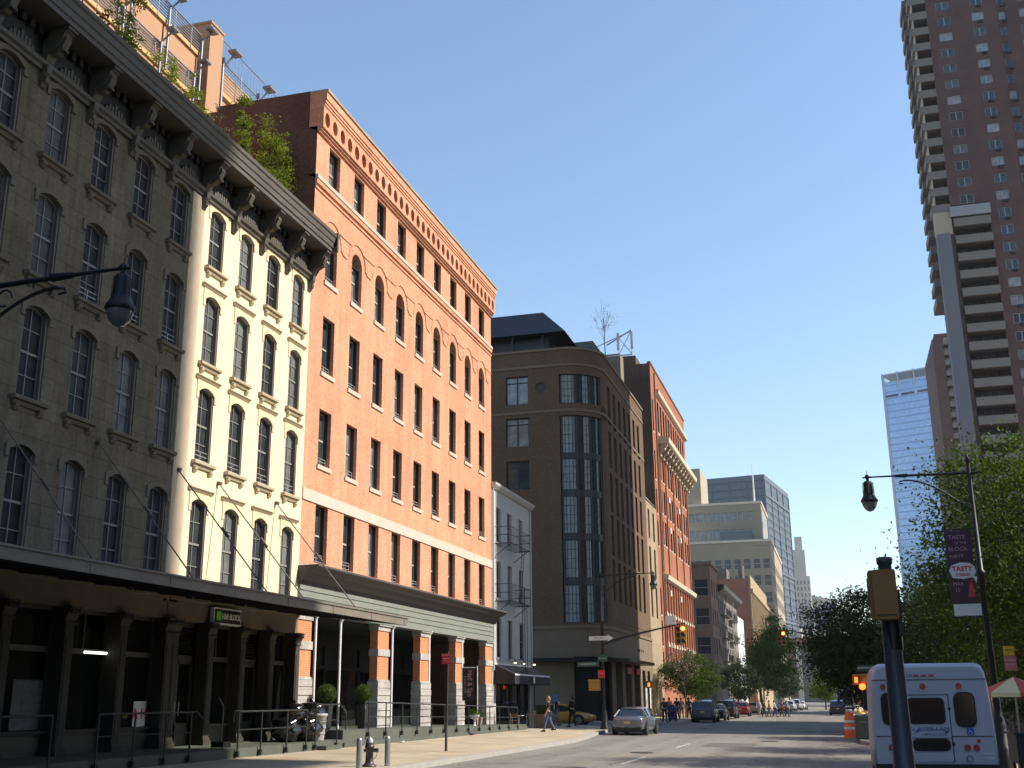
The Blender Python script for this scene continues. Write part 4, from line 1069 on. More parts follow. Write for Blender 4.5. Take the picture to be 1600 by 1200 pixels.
for i, c in enumerate(ocol):
    for j, (a, b) in enumerate(orow):
        dz = 0 if i else -.6; ww = 1.2 if i else .8; hh = (b-a)-(0 if i else 0)
        kind = 'arch' if (j == 1 and i and i % 3 == 2) else 'rect'; hh = b-a if i else b-a
        me = window_meshes(('ob', j, kind, ww, i == 0), ww, (b-a) if i else (b-a), kind, .6 if kind == 'arch' else 0, 1, 1, M_greyframe, M_glass2)
        o = window(OB, me, c, .24, a+dz)
        ck = ('obc', ww, j)
        if ck not in WCACHE: WCACHE[ck] = shade_casing_mesh(ww, (b-a)-(.6 if kind == 'arch' else 0), M_jambshade, 0, .2)
        obj('shade_casing', WCACHE[ck], None, o)
        s_ = WCACHE.get(('obs', ww))
        if s_ is None:
            t_ = MB(); t_.box(-.06, ww+.06, -.07, .1, -.16, 0); s_ = WCACHE[('obs', ww)] = t_.mesh('sill', M_limes)
        obj('sill', s_, None, o, (0, -.2, 0))
        if j in (2, 3) and i in (3, 7) or (j == 4 and i in (2, 6)):
            t_ = MB(); t_.box(.1, .85, -.35, -.0, 1.7, 2.3); obj('air_conditioner', t_, M_white, o, (0, -.2, 0))
M_wc = mat('white_cornice', (0.56, 0.50, 0.38), 0.6, 0.1, 2)
q = MB(); q.run([(0, 28.3), (-1.15, 28.35), (-1.25, 28.45), (-1.3, 28.95), (-1.2, 29.05), (0, 29.15)], 3.2, OL+.5); obj('main_cornice', q, M_wc, OB)
q = MB(); q.run([(0, 27.0), (-.18, 27.05), (-.4, 27.5), (-.75, 27.75), (-1.0, 28.1), (-1.05, 28.32), (0, 28.32)], -.16, .16); q.ball((0, -.62, 27.75), .24, 5); q.ball((0, -.22, 27.05), .18, 5)
bm = q.mesh('cornice_bracket', M_wc)
for k in range(12): obj('cornice_bracket', bm, None, OB, (3.7+k*2.13, 0, 0))
q = MB(); q.run([(0, 33.85), (-.35, 33.95), (-.42, 34.35), (0, 34.5)], 3.2, OL+.35); obj('upper_cornice', q, M_wc, OB)
q = MB(); q.run([(0, 13.75), (-.45, 13.85), (-.55, 14.3), (0, 14.45)], 3.6, OL+.3); q.box(3.6, OL, -.07, .02, 10.15, 10.45); q.box(3.6, OL, -.07, .02, 6.98, 7.3); obj('lower_cornice', q, M_wc, OB)
q = MB(); q.box(0, OL, -.1, .3, H_, H_+.22); obj('coping', q, M_brownst, OB)
q = MB()
for k in range(12): q.box(3.62+k*2.05, 3.95+k*2.05, -.16, 0, 4.2, 13.7)
obj('brick_pilasters', q, M_ob, OB)
q = MB(); q.bar((2.3, -.12, 4.2), (2.3, -.12, 36.0), .09); obj('downpipe', q, M_rod, OB)
# rooftop boxes and antenna frame
q = MB(); q.box(0, 2.7, 0, 1.8, -2, 4.3); q.box(-5, 0, .6, 3, -2, 4.7); q.box(-5.1, .1, .5, 3.1, 4.7, 4.9)
tag(obj('roof_bulkhead', q, mat('pale_bulkhead', (.22, .19, .135), .8, .12, 1), None, (-21.8, 108.4, 31.5)), 'beige rooftop bulkhead box between the hotel and the loft block', 'roof box')
q = MB(); A = [(0, 0, 0), (2.6, 0, .0), (2.6, 0, 2.6), (0, 0, 1.2)]
for i in range(3): q.bar(A[i], A[i+1], .07, n=5)
q.bar((-2.5, 0, .6), (2.6, 0, 2.5), .06, n=5); q.bar((1.2, 0, 0), (1.2, 0, 2.0), .05, n=5); q.bar((1.2, 0, 0), (2.6, 0, 2.6), .04, n=5); q.bar((1.2, 0, 2.0), (2.6, 0, 0), .04, n=5)
for x in (1.2, 2.6): q.box(x-.12, x+.12, -.1, .1, .6, 2.4)
tag(obj('antenna_frame', q, M_steel, None, (-20.3, 107.5, 35.3)), 'metal antenna frame standing on the roof bulkhead against the sky', 'antenna')
# ------------------------------------------------------------ distant blocks down the street
def block(name, label, x0, x1, y0, y1, h, m, front=None, side=None, cat='building', z0=-1.0, par=None, roofm=None):
    """block with real window openings drawn as recessed window parts; front faces -Y, side faces +X"""
    t = par or thing(name, label, cat, (x0, y0, 0))
    W_, D_ = x1-x0, y1-y0
    q = MB()
    def holes(L, spec):
        H = []
        if not spec: return H
        n, ww, z1, z2, fh, wh = spec; st = L/n
        k = 0
        while z1+k*fh+wh < z2+.01:
            for i in range(n): H.append((st*i+(st-ww)/2, st*i+(st+ww)/2, z1+k*fh, z1+k*fh+wh, 'rect', 0))
            k += 1
        return H
    hf, hs = holes(W_, front), holes(D_, side)
    wall(q, 0, W_, z0, h, hf, .3)
    q2 = MB(); wall(q2, 0, D_, z0, h, hs, .3); o_ = len(q.v)
    q.v += [(W_-v[1], v[0], v[2]) for v in q2.v]; q.f += [tuple(i+o_ for i in f) for f in q2.f]; q.sm += q2.sm
    q.quad((0, 0, z0), (0, D_, z0), (0, D_, h), (0, 0, h)); q.quad((0, D_, z0), (W_, D_, z0), (W_, D_, h), (0, D_, h)); q.quad((0, 0, h-.4), (W_, 0, h-.4), (W_, D_, h-.4), (0, D_, h-.4))
    obj('wall', q, m, t)
    for hh, rot in ((hf, 0), (hs, 90)):
        if not hh: continue
        ww, wh = hh[0][1]-hh[0][0], hh[0][3]-hh[0][2]
        def build(sel, nm, stuff=False):
            if not sel: return
            if stuff:
                f = MB(); g_ = MB()
                for h_ in sel:
                    a, b, c, d = h_[:4]; f.box(a, b, .18, .24, (c+d)/2-.05, (c+d)/2+.05); f.box(a, a+.07, .18, .24, c, d); f.box(b-.07, b, .18, .24, c, d)
                    g_.quad((a, .22, c), (b, .22, c), (b, .22, d), (a, .22, d))
                o = obj(nm, f, M_greyframe, t); p = obj('pane', g_, M_glass2, o); o['kind'] = 'stuff'
                if rot: o.location = (W_, 0, 0); o.rotation_euler.z = R(90)
                return
            me = window_meshes((name, label, rot), ww, wh, 'rect', 0, 1, 1, M_greyframe, M_glass2)
            for h_ in sel:
                if rot: o = window(t, me, W_-.18, h_[0], h_[2]); o.rotation_euler.z = R(90)
                else: window(t, me, h_[0], .18, h_[2])
        build(hh[:48], 'window'); build(hh[48:], 'far_window_grid', True)
    return t
M_f1 = brick('dull_brown_brick', (0.24, 0.15, 0.11), (0.29, 0.19, 0.14), (0.24, 0.18, 0.14))
M_f2 = mat('sooty_grey_brick', (0.17, 0.15, 0.13), 0.85, 0.2, .4)
M_f3 = mat('dark_red_brick', (0.26, 0.12, 0.08), 0.85, 0.2, .4)
M_yel = mat('yellow_stone', (0.34, 0.26, 0.155), 0.85, 0.15, .4)
M_beige = mat('beige_concrete', (0.33, 0.285, 0.21), 0.85, 0.1, .1)
M_pale = mat('pale_concrete', (0.62, 0.55, 0.45), 0.8, 0.08, .1)
b = block('corner_building', 'brown brick corner building with large dark windows just past the orange loft block', -24, -16.3, 157, 166.5, 19.8, M_f1, (3, 1.9, 3.6, 19, 3.9, 2.3), (3, 1.4, 3.6, 19, 3.9, 2.3))
q = MB(); q.box(-.1, 7.9, -.2, 9.6, 19.5, 19.95); obj('coping', q, M_f1, b)
b = block('tenement', 'sooty grey tenement with dark projecting cornice beside the brown corner building', -25, -16.4, 166.7, 198, 17.2, M_f2, None, (11, 1.2, 3.8, 16.6, 3.3, 2.0))
q = MB(); q.prism([(8.6, 16.5), (9.6, 17.1), (9.7, 17.7), (8.0, 17.8), (8.0, 16.5)], 0, 31.3); obj('cornice', q, M_black, b)
for y in (3, 15):
    q = MB()
    for z in (6.9, 10.2, 13.5):
        for k in range(9): q.bar((9.5, y+k*.9, z), (9.5, y+k*.9, z+1.0), .03, n=4)
        q.box(8.6, 9.55, y, y+7.3, z-.05, z+.03); q.bar((9.5, y, z+1), (9.5, y+7.2, z+1), .03, n=4)
        q.bar((9.1, y+1, z), (9.1, y+5, z+3.3), .06, n=4)
    obj('fire_escape', q, M_black, b)
b = block('white_loft', 'thin sunlit white facade between grey tenement and dark brick block', -25, -16.6, 198.2, 214, 15.5, M_white, None, (5, 1.3, 4.0, 15, 3.4, 2.1))
q = MB(); q.box(2, 4.2, -.4, 1.5, 15.5, 19.5); obj('water_tank_house', q, M_white, b)
b = block('dark_brick_block', 'tall dark red brick block with blank side wall and yellow stone street front', -27, -15.7, 222, 296, 24.0, M_f3, (3, 1.1, 4, 16, 4.0, 2.2), None)
q = MB(); q.box(11.28, 11.6, 0, 50, .1, 24.6); q.box(11.3, 12.0, -.2, 74, 21.3, 22.0); q.box(11.28, 11.6, 50, 74, .1, 22.0)
for k in range(24): q.box(11.6, 11.8, 1+k*3.0, 1.7+k*3.0, 4, 21)
obj('yellow_front', q, M_yel, b)
q = MB()
for k in range(24):
    for z in (4.6, 8.4, 12.2, 16.2): q.box(11.6, 11.66, 1.9+k*3.0, 3.7+k*3.0, z, z+2.5)
w_ = obj('far_window_grid', q, M_glass2, b); w_['kind'] = 'stuff'
q = MB(); q.box(3, 7, 2, 8, 24, 26.2); q.bar((9.5, 6, 24), (9.5, 6, 27), .6); obj('roof_tank', q, M_f2, b)
b = block('beige_office', 'large beige office building stepping down in blocks behind the tenements', -46, -14.55, 290, 345, 40.2, M_beige, (13, 1.7, 8, 37, 4.2, 2.4), (16, 1.9, 8, 37, 4.2, 2.4))
q = MB(); wall(q, 0, 29.1, 40.2, 51.6, [(1.2+2.2*i, 2.8+2.2*i, z, z+2.3, 'rect', 0) for i in range(12) for z in (42.4, 47.0)], .3, y=10)
q.quad((29.1, 10, 39.8), (29.1, 37, 39.8), (29.1, 37, 51.6), (29.1, 10, 51.6)); q.quad((0, 10, 51.5), (29.1, 10, 51.5), (29.1, 37, 51.5), (0, 37, 51.5)); q.box(0, 13.5, 12, 30, 51.6, 62)
q.box(27.5, 31.5, -.2, 8, 38.9, 40.4); obj('upper_block', q, M_beige, b)
q = MB()
for i in range(12):
    for z in (42.4, 47.0): q.quad((1.2+2.2*i, 10.22, z), (2.8+2.2*i, 10.22, z), (2.8+2.2*i, 10.22, z+2.3), (1.2+2.2*i, 10.22, z+2.3))
for i in range(7):
    for z in (42.4, 47.0): q.box(29.08, 29.14, 12+3.5*i, 14+3.5*i, z, z+2.3)
w_ = obj('upper_window_grid', q, M_glass2, b); w_['kind'] = 'stuff'
q = MB(); q.box(19, 27, 1.5, 8, 40.2, 43.0); obj('roof_pavilion', q, M_bglass, b)
q = MB(); q.box(-.2, 29.4, 9.8, 37.2, 51.3, 51.9); q.box(-.2, 31.7, -.25, 55, 39.9, 40.5); obj('parapet', q, M_pale, b)
q = MB(); q.bar((27, 20, 51.6), (27, 20, 64), .3, .1, 8); obj('mast', q, M_white, b)

def curtain(name, c1, c2, cl, fh, rough=0.15, metal=.6, mull=None, mw=1.6):
    """curtain wall: floors of glass with a thin dark spandrel line"""
    m, n, b = _new(name)
    tc = n.nodes.new('ShaderNodeTexCoord'); sp = n.nodes.new('ShaderNodeSeparateXYZ'); n.links.new(tc.outputs['Object'], sp.inputs[0])
    def stripes(s, period, width):
        d = n.nodes.new('ShaderNodeMath'); d.operation = 'DIVIDE'; n.links.new(s, d.inputs[0]); d.inputs[1].default_value = period
        f = n.nodes.new('ShaderNodeMath'); f.operation = 'FRACT'; n.links.new(d.outputs[0], f.inputs[0])
        l = n.nodes.new('ShaderNodeMath'); l.operation = 'LESS_THAN'; n.links.new(f.outputs[0], l.inputs[0]); l.inputs[1].default_value = width
        return l.outputs[0]
    base = ramp(n, noise(n, tc.outputs['Object'], 0.03, 4, 0.6), [(0.3, c1), (0.7, c2)])
    base = mixc(n, 1.0, base, ramp(n, noise(n, tc.outputs['Object'], 0.6, 2, 0.6), [(0.35, (.85,)*3), (0.65, (1.1,)*3)]), 'MULTIPLY')
    col = mixc(n, stripes(sp.outputs[2], fh, 0.2), base, cl)
    if mull:
        ad = n.nodes.new('ShaderNodeMath'); ad.operation = 'ADD'; n.links.new(sp.outputs[0], ad.inputs[0]); n.links.new(sp.outputs[1], ad.inputs[1])
        col = mixc(n, stripes(ad.outputs[0], mw, 0.14), col, mull)
    n.links.new(col, b.inputs['Base Color']); b.inputs['Roughness'].default_value = rough; b.inputs['Metallic'].default_value = metal
    MATS[name] = m; return m
M_bluegrey = curtain('blue_grey_curtain_wall', (0.075, 0.10, 0.13), (0.10, 0.125, 0.155), (0.05, 0.065, 0.085), 3.9, .5, .0, (0.06, 0.08, 0.10), 9.0)
T = thing('glass_slab_tower', 'blue grey glass slab tower with pale grid side behind the beige office', 'skyscraper', (-29, 560, 0), R(-8.2))
q = MB(); q.box(-31.5, 0, 0, 62, 0, 106); obj('curtain_wall', q, M_bluegrey, T)
q = MB(); q.box(-31.7, .2, -.2, 62.2, 106, 108.6); q.box(.0, .5, -.3, .4, 0, 106)
for k in range(5): q.box(0, .45, k*15.3, k*15.3+1.0, 0, 106)
for z in (38, 62, 98): q.box(0, .5, 0, 62, z, z+1.2)
for k in range(26): q.box(0, .25, 1, 61, 3.9*k+1.2, 3.9*k+2.0)
obj('frame', q, mat('slate_frame', (.10, .125, .15), .7, .08, .1), T)
q = MB(); q.bar((-12, 20, 108), (-12, 20, 113), .3); obj('mast', q, M_steel, T)
b = block('slim_tower', 'slim pale beige tower with stepped top far behind the glass slab tower', -24, -13.5, 700, 716, 72, M_pale, (5, .9, 6, 70, 3.6, 2.0), None)
q = MB(); q.box(1.6, 8.6, 1, 14, 72, 88); q.box(3, 7.4, 2, 12, 88, 96); q.box(4, 6.2, .85, 1, 76, 84); obj('stepped_top', q, M_pale, b)
b = thing('pale_curved_building', 'pale concrete building with low curved roof closing the street far away', 'building', (-29, 720, 0))
q = MB(); P = [(0, 0), (0, 62)]+[(4+26*t, 62+5*(1-t)**2-2.6*t) for t in [i/8 for i in range(9)]]+[(30, 0)]; q.prism(P, 0, 60); obj('wall', q, M_pale, b)
q = MB()
for z in (22, 30, 38, 46): q.box(1, 29, -.3, 0, z, z+2.6)
obj('ribbon_window', q, M_glass2, b)
b = thing('grey_glass_pavilion', 'grey glass pavilion with slanted top at the end of the street', 'building', (-14, 680, 0))
q = MB(); q.prism([(0, 0), (2.4, 52), (13, 54), (13, 0)], 0, 20); obj('curtain_wall', q, curtain('pale_curtain_wall', (0.30, 0.36, 0.44), (0.4, 0.46, 0.53), (0.2, 0.24, 0.3), 4.0, .3, .3), b)
q = MB(); q.prism([(-1.5, 0), (1.0, 52), (2.4, 52), (-.1, 0)], -.5, 20); obj('white_fin', q, M_white, b)
b = block('red_brick_far', 'sunlit red brick block with rooftop tanks far down the street', -24, 1.5, 560, 585, 29, M_f3, (11, 1.2, 5, 27, 4, 2.2), None)
q = MB(); q.bar((6, 3, 29), (6, 3, 33.5), 2.2, n=14); q.box(12, 18, 2, 9, 29, 33); obj('roof_tank', q, M_pale, b)
b = block('grey_loft_far', 'dark grey loft building with cornice closing the view at the street end', -16.6, 6, 500, 540, 22.5, M_f2, (10, 1.1, 4, 20, 3.8, 2.1), None)
q = MB(); q.box(-.8, 23.4, -1.2, 1, 22.3, 23.6); obj('cornice', q, M_yel, b)
q = MB(); q.box(-1.2, 1.0, -2.5, -.3, 0, 22.2); o = obj('pale_pilaster', q, M_limes, b)
b = block('pink_brick_far', 'pinkish sunlit brick corner house half hidden behind the dark street tree', 2.2, 16, 330, 352, 11.5, mat('pink_brick', (.45, .24, .18), .85, .15, .5), (6, 1.1, 3.4, 11, 3.5, 2.0), None)

# ------------------------------------------------------------ towers at right
T = thing('striped_glass_skyscraper', 'tall pale blue glass skyscraper with thin floor lines and a white crown railing', 'skyscraper', (41.7, 750, 0), R(-22.2))
q = MB(); q.box(0, 52, 0, 50, 0, 200); obj('curtain_wall', q, curtain('sky_blue_curtain_wall', (0.24, 0.36, 0.56), (0.31, 0.43, 0.62), (0.17, 0.25, 0.40), 4.4, .25, .6), T)
q = MB(); q.box(-.1, 52.1, -.1, 50.1, 200, 200.8); q.box(-.1, 52.1, -.1, 50.1, 205.6, 206.4)
for k in range(6): q.box(k*10.4-.4, k*10.4+.4, -.2, .3, 196, 207)
for k in range(60): q.box(k*.88, k*.88+.25, -.05, .1, 200.8, 205.6)
q.box(-.3, 1.2, -.4, .8, 0, 206); obj('crown', q, mat('pale_steel', (.36, .42, .50), .4, .05, .2), T)
q = MB()
for k in range(5): q.box(k*10.4+1.4, k*10.4+9.6, -.15, 0, 190.5, 192); 
obj('dark_louvre', q, M_bframe, T)
M_tbrick = brick('tower_brown_brick', (0.125, 0.078, 0.070), (0.15, 0.095, 0.083), (0.13, 0.09, 0.08), bw=.3, bh=.1)
M_tconc = mat('tower_concrete', (0.20, 0.182, 0.162), 0.85, 0.1, .3)
M_tfin = mat('tower_grey_concrete', (0.165, 0.17, 0.20), 0.85, 0.07, .15)
M_tglass = glass('tower_glass', (0.045, 0.058, 0.065), (0.26, 0.27, 0.265), 0.12, p=.5)
M_twf = mat('white_window_frame', (0.32, 0.33, 0.34), .5, .05, 3)
TY = 163.0
T = thing('apartment_tower', 'huge brown brick apartment tower with stacked concrete balconies at the right edge', 'apartment tower', (21.0, TY, 0))
rowsz = [2.7*k+.9 for k in range(42)]
colsx = [(1.45, 1.9, 71.0, 112), (6.4, 1.7, 38.0, 112), (10.3, .95, 38.0, 112), (13.2, 1.9, 38, 112)]
morex = [18, 23, 28, 33]
q = MB(); H = [(a, a+w2, z, z+1.45, 'rect', 0) for a, w2, za, zb_ in colsx for z in rowsz if za <= z < zb_-2]
wall(q, 5.2, 10.0, 0, 114, [h for h in H if 5.2 <= h[0] < 10], .2); wall(q, 0, 5.2, 71, 114, [h for h in H if h[0] < 5.2], .2); wall(q, 10.0, 40, 0, 114, [h for h in H if h[0] > 10], .2, y=.9)
q.quad((10, 0, 0), (10, .9, 0), (10, .9, 114), (10, 0, 114))
q.box(-.5, .1, .0, 6, 0, 70.5); q.box(0, 5.2, 2.0, 3.0, 0, 71); q.quad((5.2, 0, 0), (5.2, 2, 0), (5.2, 2, 71), (5.2, 0, 71))
q.quad((-.1, 3, 0), (-.1, 22, 0), (-.1, 22, 114), (-.1, 0, 114)); q.quad((0, 0, 114), (40, 0, 114), (40, 22, 114), (0, 22, 114)); q.quad((40, 0, 0), (40, 22, 0), (40, 22, 114), (40, 0, 114)); q.quad((0, 22, 0), (40, 22, 0), (40, 22, 114), (0, 22, 114))
q.quad((0, 0, 71), (5.2, 0, 71), (5.2, 2, 71), (0, 2, 71)); q.quad((0, 0, 71), (0, 3, 71), (0, 3, 114), (0, 0, 114))
obj('brick_wall', q, M_tbrick, T)
for a, w2, za, zb_ in colsx:
    me = window_meshes(('tower', w2), w2, 1.45, 'rect', 0, 2 if w2 > 1.2 else 1, 1, M_twf, M_tglass, ft=.09, bt=.14, sash=False)
    acm = WCACHE.get('ac')
    if acm is None: t_ = MB(); t_.box(0, .65, -.25, .1, -.5, -.1); acm = WCACHE['ac'] = t_.mesh('air_conditioner', M_bframe)
    k = 0
    for z in rowsz:
        if za <= z < zb_-2:
            o = window(T, me, a, (.12 if a < 10 else 1.02), z)
            if k % 3 != 1 and a > 5: obj('air_conditioner', acm, None, o, (w2*.45, -.12, 0))
            k += 1
# balconies in the recess below, at the corner above, and along the left flank
def balc(mb, x0, x1, y0, y1, z, h=1.05):
    mb.box(x0, x1, y0, y1, z-.18, z); mb.box(x0, x1, y0, y0+.12, z, z+h)
bm = MB(); balc(bm, 0.15, 5.2, -.45, 2.0, 0)
bme = bm.mesh('balcony', M_tconc)
for k in range(0, 25):
    z = 2.7*k+2.9
    if z < 69.3: obj('balcony', bme, None, T, (0, 0, z))
bm = MB(); balc(bm, -2.6, 0, -.2, 3.0, 0); bm.box(-2.6, -2.48, -.2, 3.0, 0, 1.05)
bme = bm.mesh('corner_balcony', M_tconc)
for k in range(17): obj('corner_balcony', bme, None, T, (0, 0, 70.2+2.7*k))
bm = MB(); balc(bm, -2.5, -.2, 8.0, 14.0, 0); bm.box(-2.5, -2.35, 8, 14, 0, 1.05)
bme = bm.mesh('flank_balcony', M_tconc)
for k in range(20): obj('flank_balcony', bme, None, T, (0, 0, 59.0+2.7*k))
q = MB(); q.box(-2.4, -.5, -.6, 1.2, 0, 66.5); obj('concrete_fin', q, M_tfin, T)
q = MB(); q.box(-2.45, -.1, -.2, 1.2, 66.5, 70.0); q.box(-2.2, -2.0, -.1, 3, 70, 114); obj('fin_cap', q, mat('warm_concrete', (.42, .35, .27), .8, .08, .5), T)
q = MB(); q.box(-.2, 5.3, -.62, -.45, 69.0, 70.6); obj('white_band', q, mat('pale_band', (.30, .30, .32), .7, .05, 1), T)
q = MB()
for k in range(25):
    z = 2.7*k+2.9
    for x in (.4, 1.5, 2.6, 3.7): q.box(x, x+.85, 1.9, 2.0, z+.1, z+2.3)
w_ = obj('balcony_window_grid', q, M_tglass, T); w_['kind'] = 'stuff'
T2 = thing('second_apartment_tower', 'smaller brown apartment tower with concrete balconies just left of the huge one', 'apartment tower', (29.0, 290, 0))
q = MB(); q.box(0, 2.6, 0, 25, 0, 89); q.box(2.6, 40, 1.5, 25, 0, 89); q.box(1.2, 40, 5, 20, 89, 92); obj('brick_wall', q, M_tbrick, T2)
bm = MB(); balc(bm, 2.6, 9, -.3, 1.5, 0, 1.1); bme = bm.mesh('balcony', M_tconc)
for k in range(33): obj('balcony', bme, None, T2, (0, 0, 2.7*k+1.2))
q = MB()
for k in range(33):
    for x in (3.0, 4.6, 6.2): q.box(x, x+1.2, 1.44, 1.5, 2.7*k+1.3, 2.7*k+3.4)
w_ = obj('balcony_window_grid', q, M_tglass, T2); w_['kind'] = 'stuff'
def offtower(name, label, x0, x1, y0, y1, h):
    t = thing(name, label, 'apartment tower', (x0, y0, 0))
    q = MB(); q.box(0, x1-x0, 0, y1-y0, 0, h); obj('brick_wall', q, M_tbrick, t)
    q = MB()
    for k in range(int(h/2.7)-1):
        for j in range(int((y1-y0)/4)): q.box(-.06, 0, 1.2+4*j, 3.1+4*j, 2.7*k+3.6, 2.7*k+5.1)
    w_ = obj('window_grid', q, M_tglass, t); w_['kind'] = 'stuff'
    q = MB()
    for k in range(int(h/2.7)-1): q.box(-1.3, 0, 14, 19, 2.7*k+2.6, 2.7*k+3.9)
    w_ = obj('balcony_stack', q, M_tconc, t); w_['kind'] = 'stuff'
    return t
AS = offtower('apartment_slab', 'brown brick apartment slab across the street beside the camera, outside the photo', 55, 75, -45, 38.0, 112)
q = MB(); q.box(0, 2.0, 83, 91.6, 60.0, 112); obj('shade_wing', q, M_tbrick, AS)  # unseen thin wing, added and shaped to cast the facade's shade edge
offtower('apartment_slab', 'brown brick apartment slab across the street opposite the hotel, outside the photo', 28.5, 32.5, 75.9, 111.4, 112)
b = block('townhouse_row', 'low dark brick townhouse row in shade behind the right hand trees', 15, 24, 118, 158, 9.0, M_f3, None, None)
q = MB(); q.box(-.2, 9.2, -.2, 40.2, 8.9, 9.4); obj('coping', q, M_brownst, b)
b = block('sky_blocker_row', 'unseen brick loft row behind the camera, added to block sky light', -34, -19.3, -70, 1.9, 23, M_f1, None, (24, 1.2, 3.5, 22, 3.6, 2.1))  # unseen row added to cut sky fill on the shaded faces
b = block('townhouse_row', 'unseen brick townhouse row right of the camera, added to cut sky fill', 16, 26, -70, 33, 13, M_f3, None, None)  # off-frame row added to dim low sky light from the right
b = block('sky_blocker_block', 'unseen brick block far behind the camera, added to cut sky fill', -12, 14, -120, -95, 30, M_f1, None, None)  # off-frame mass added to close off sky behind the camera
q = MB(); q.prism([(0, 0), (0.4, 0), (.4, 2.1), (0, 2.1)], 0, 80)
for k in range(40): q.box(-.05, .45, k*2.0, k*2.0+.15, 0, 2.3)
tag(obj('garden_wall', q, M_f2, None, (9.8, 30, .15)), 'dark garden wall behind the right hand pavement', 'wall')
# ------------------------------------------------------------ street lamps
M_pole = mat('dark_green_pole', (0.006, 0.007, 0.008), 0.5, 0.2, 4)
M_globe = mat('frosted_globe', (0.13, 0.14, 0.14), 0.12, 0.1, 6, spec=.8)
def bell_lamp(t, x, z, s=1.0, par=None):
    """teardrop luminaire hanging at (x, 0, z): bell housing, rim and glass bowl"""
    q = MB()
    q.bar((x, 0, z-.02*s), (x, 0, z+.20*s), .018*s, .004, 8); q.ball((x, 0, z+.02*s), .07*s, 6); q.bar((x-.13*s, 0, z), (x+.13*s, 0, z), .022*s)
    q.bar((x, 0, z), (x, 0, z-.14*s), .045*s)
    q.lathe([(.03*s, z-.10*s), (.10*s, z-.11*s), (.125*s, z-.15*s), (.13*s, z-.30*s), (.145*s, z-.46*s), (.185*s, z-.56*s), (.225*s, z-.62*s), (.235*s, z-.66*s), (.21*s, z-.70*s)], x, 0, 18)
    for k in range(8):
        a = k*math.pi/4; q.bar((x+.135*s*math.cos(a), .135*s*math.sin(a), z-.14*s), (x+.15*s*math.cos(a), .15*s*math.sin(a), z-.46*s), .008*s, n=4)
    o = obj('lamp_housing', q, M_pole, t)
    q = MB(); q.lathe([(.205*s, z-.68*s), (.20*s, z-.74*s), (.16*s, z-.84*s), (.09*s, z-.92*s), (.02*s, z-.95*s)], x, 0, 18); obj('glass_bowl', q, M_globe, o)
def street_lamp(label, x, y, dx, za, pole_h, s=1.0, extra_collar=5.0):
    t = thing('street_lamp', label, 'street lamp', (x, y, .149 if x < 0 else .13), 0, 'tall lamps along the street')
    q = MB(); q.lathe([(.26, -.45), (.26, .12), (.20, .2), (.17, .9), (.13, 1.0), (.105, 1.15), (.085, extra_collar), (.12, extra_collar+.02), (.12, extra_collar+.14), (.08, extra_collar+.18), (.06, pole_h-.4), (.05, pole_h-.3), (.085, pole_h-.28), (.03, pole_h-.12), (.012, pole_h)], 0, 0, 12)
    obj('pole', q, M_pole, t)
    q = MB(); e = 1 if dx > 0 else -1; L = abs(dx)
    q.bar((-.25*e, 0, za-.02), (e*L*.72, 0, za+.02), .045, .034); q.bar((e*L*.7, 0, za+.02), (e*L, 0, za+.03), .03, .024)
    q.bar((e*L*.60, 0, za+.02), (e*L*.72, 0, za+.02), .06, .045)
    P = [(e*.06, 0, za-1.15)]+[(e*(.06+L*.62*u), 0, za-1.15+1.02*math.sin(u*math.pi/2)) for u in [i/9 for i in range(1, 10)]]
    q.tube(P, .026, 6)
    q.tube([(e*L*.62+.0, 0, za-.13), (e*L*.68, 0, za-.16), (e*L*.69, 0, za-.22), (e*L*.65, 0, za-.23)], .02, 6)
    for cx_, cz_, rr_ in ((.42, -.32, .2), (.95, -.2, .12), (.22, -.75, .13)):
        q.tube([(e*(cx_+rr_*math.cos(a)), 0, za+cz_+rr_*math.sin(a)) for a in [i*math.pi/5 for i in range(9)]], .016, 5)
    q.bar((e*L*.5, 0, za), (e*L*.5, 0, za-.1), .015)
    obj('arm', q, M_pole, t)
    bell_lamp(t, e*L, za+.02, s)
    return t
street_lamp('black street lamp reaching in from the left edge in front of the shaded stone building', -11.55, 12.0, 2.80, 7.24, 7.6, .86)
LR = street_lamp('black street lamp with event banner rising from the trees at right', 4.22, 36.0, -2.95, 8.12, 8.75, 1.12)
q = MB()
q.bar((-.95, 0, 6.42), (0, 0, 6.42), .02); q.bar((-.95, 0, 3.82), (0, 0, 3.82), .02); obj('banner_bracket', q, M_pole, LR)
q = MB(); q.box(-.90, -.16, -.012, .012, 4.22, 6.38); bn = obj('banner', q, mat('banner_maroon', (0.075, 0.03, 0.05), .7, .15, 3), LR)
M_pink = mat('banner_pink', (.50, .30, .34), .7, .1, 4); M_bw = mat('banner_white', (.72, .72, .72), .7, .05, 4)
q = MB(); q.box(-.86, -.10, -.014, .010, 3.86, 4.20); obj('banner_footer', q, M_bw, bn)
q = MB()
q.add([(-.88, -.018, 5.18), (-.80, -.018, 5.34), (-.55, -.018, 5.42), (-.30, -.018, 5.40), (-.16, -.018, 5.30), (-.13, -.018, 5.12), (-.22, -.018, 4.98), (-.50, -.018, 4.93), (-.80, -.018, 4.97)], [tuple(range(9))])
q.add([(-.24, -.018, 5.0), (-.12, -.018, 5.0), (-.15, -.018, 4.78)], [(0, 1, 2)]); obj('speech_bubble', q, M_bw, bn)
text('lettering', 'TASTY', .19, M_red, bn, at(-.51, -.021, 5.23), .002, .008); text('lettering', 'STRIKES', .115, M_red, bn, at(-.50, -.021, 5.05), .002, .004)
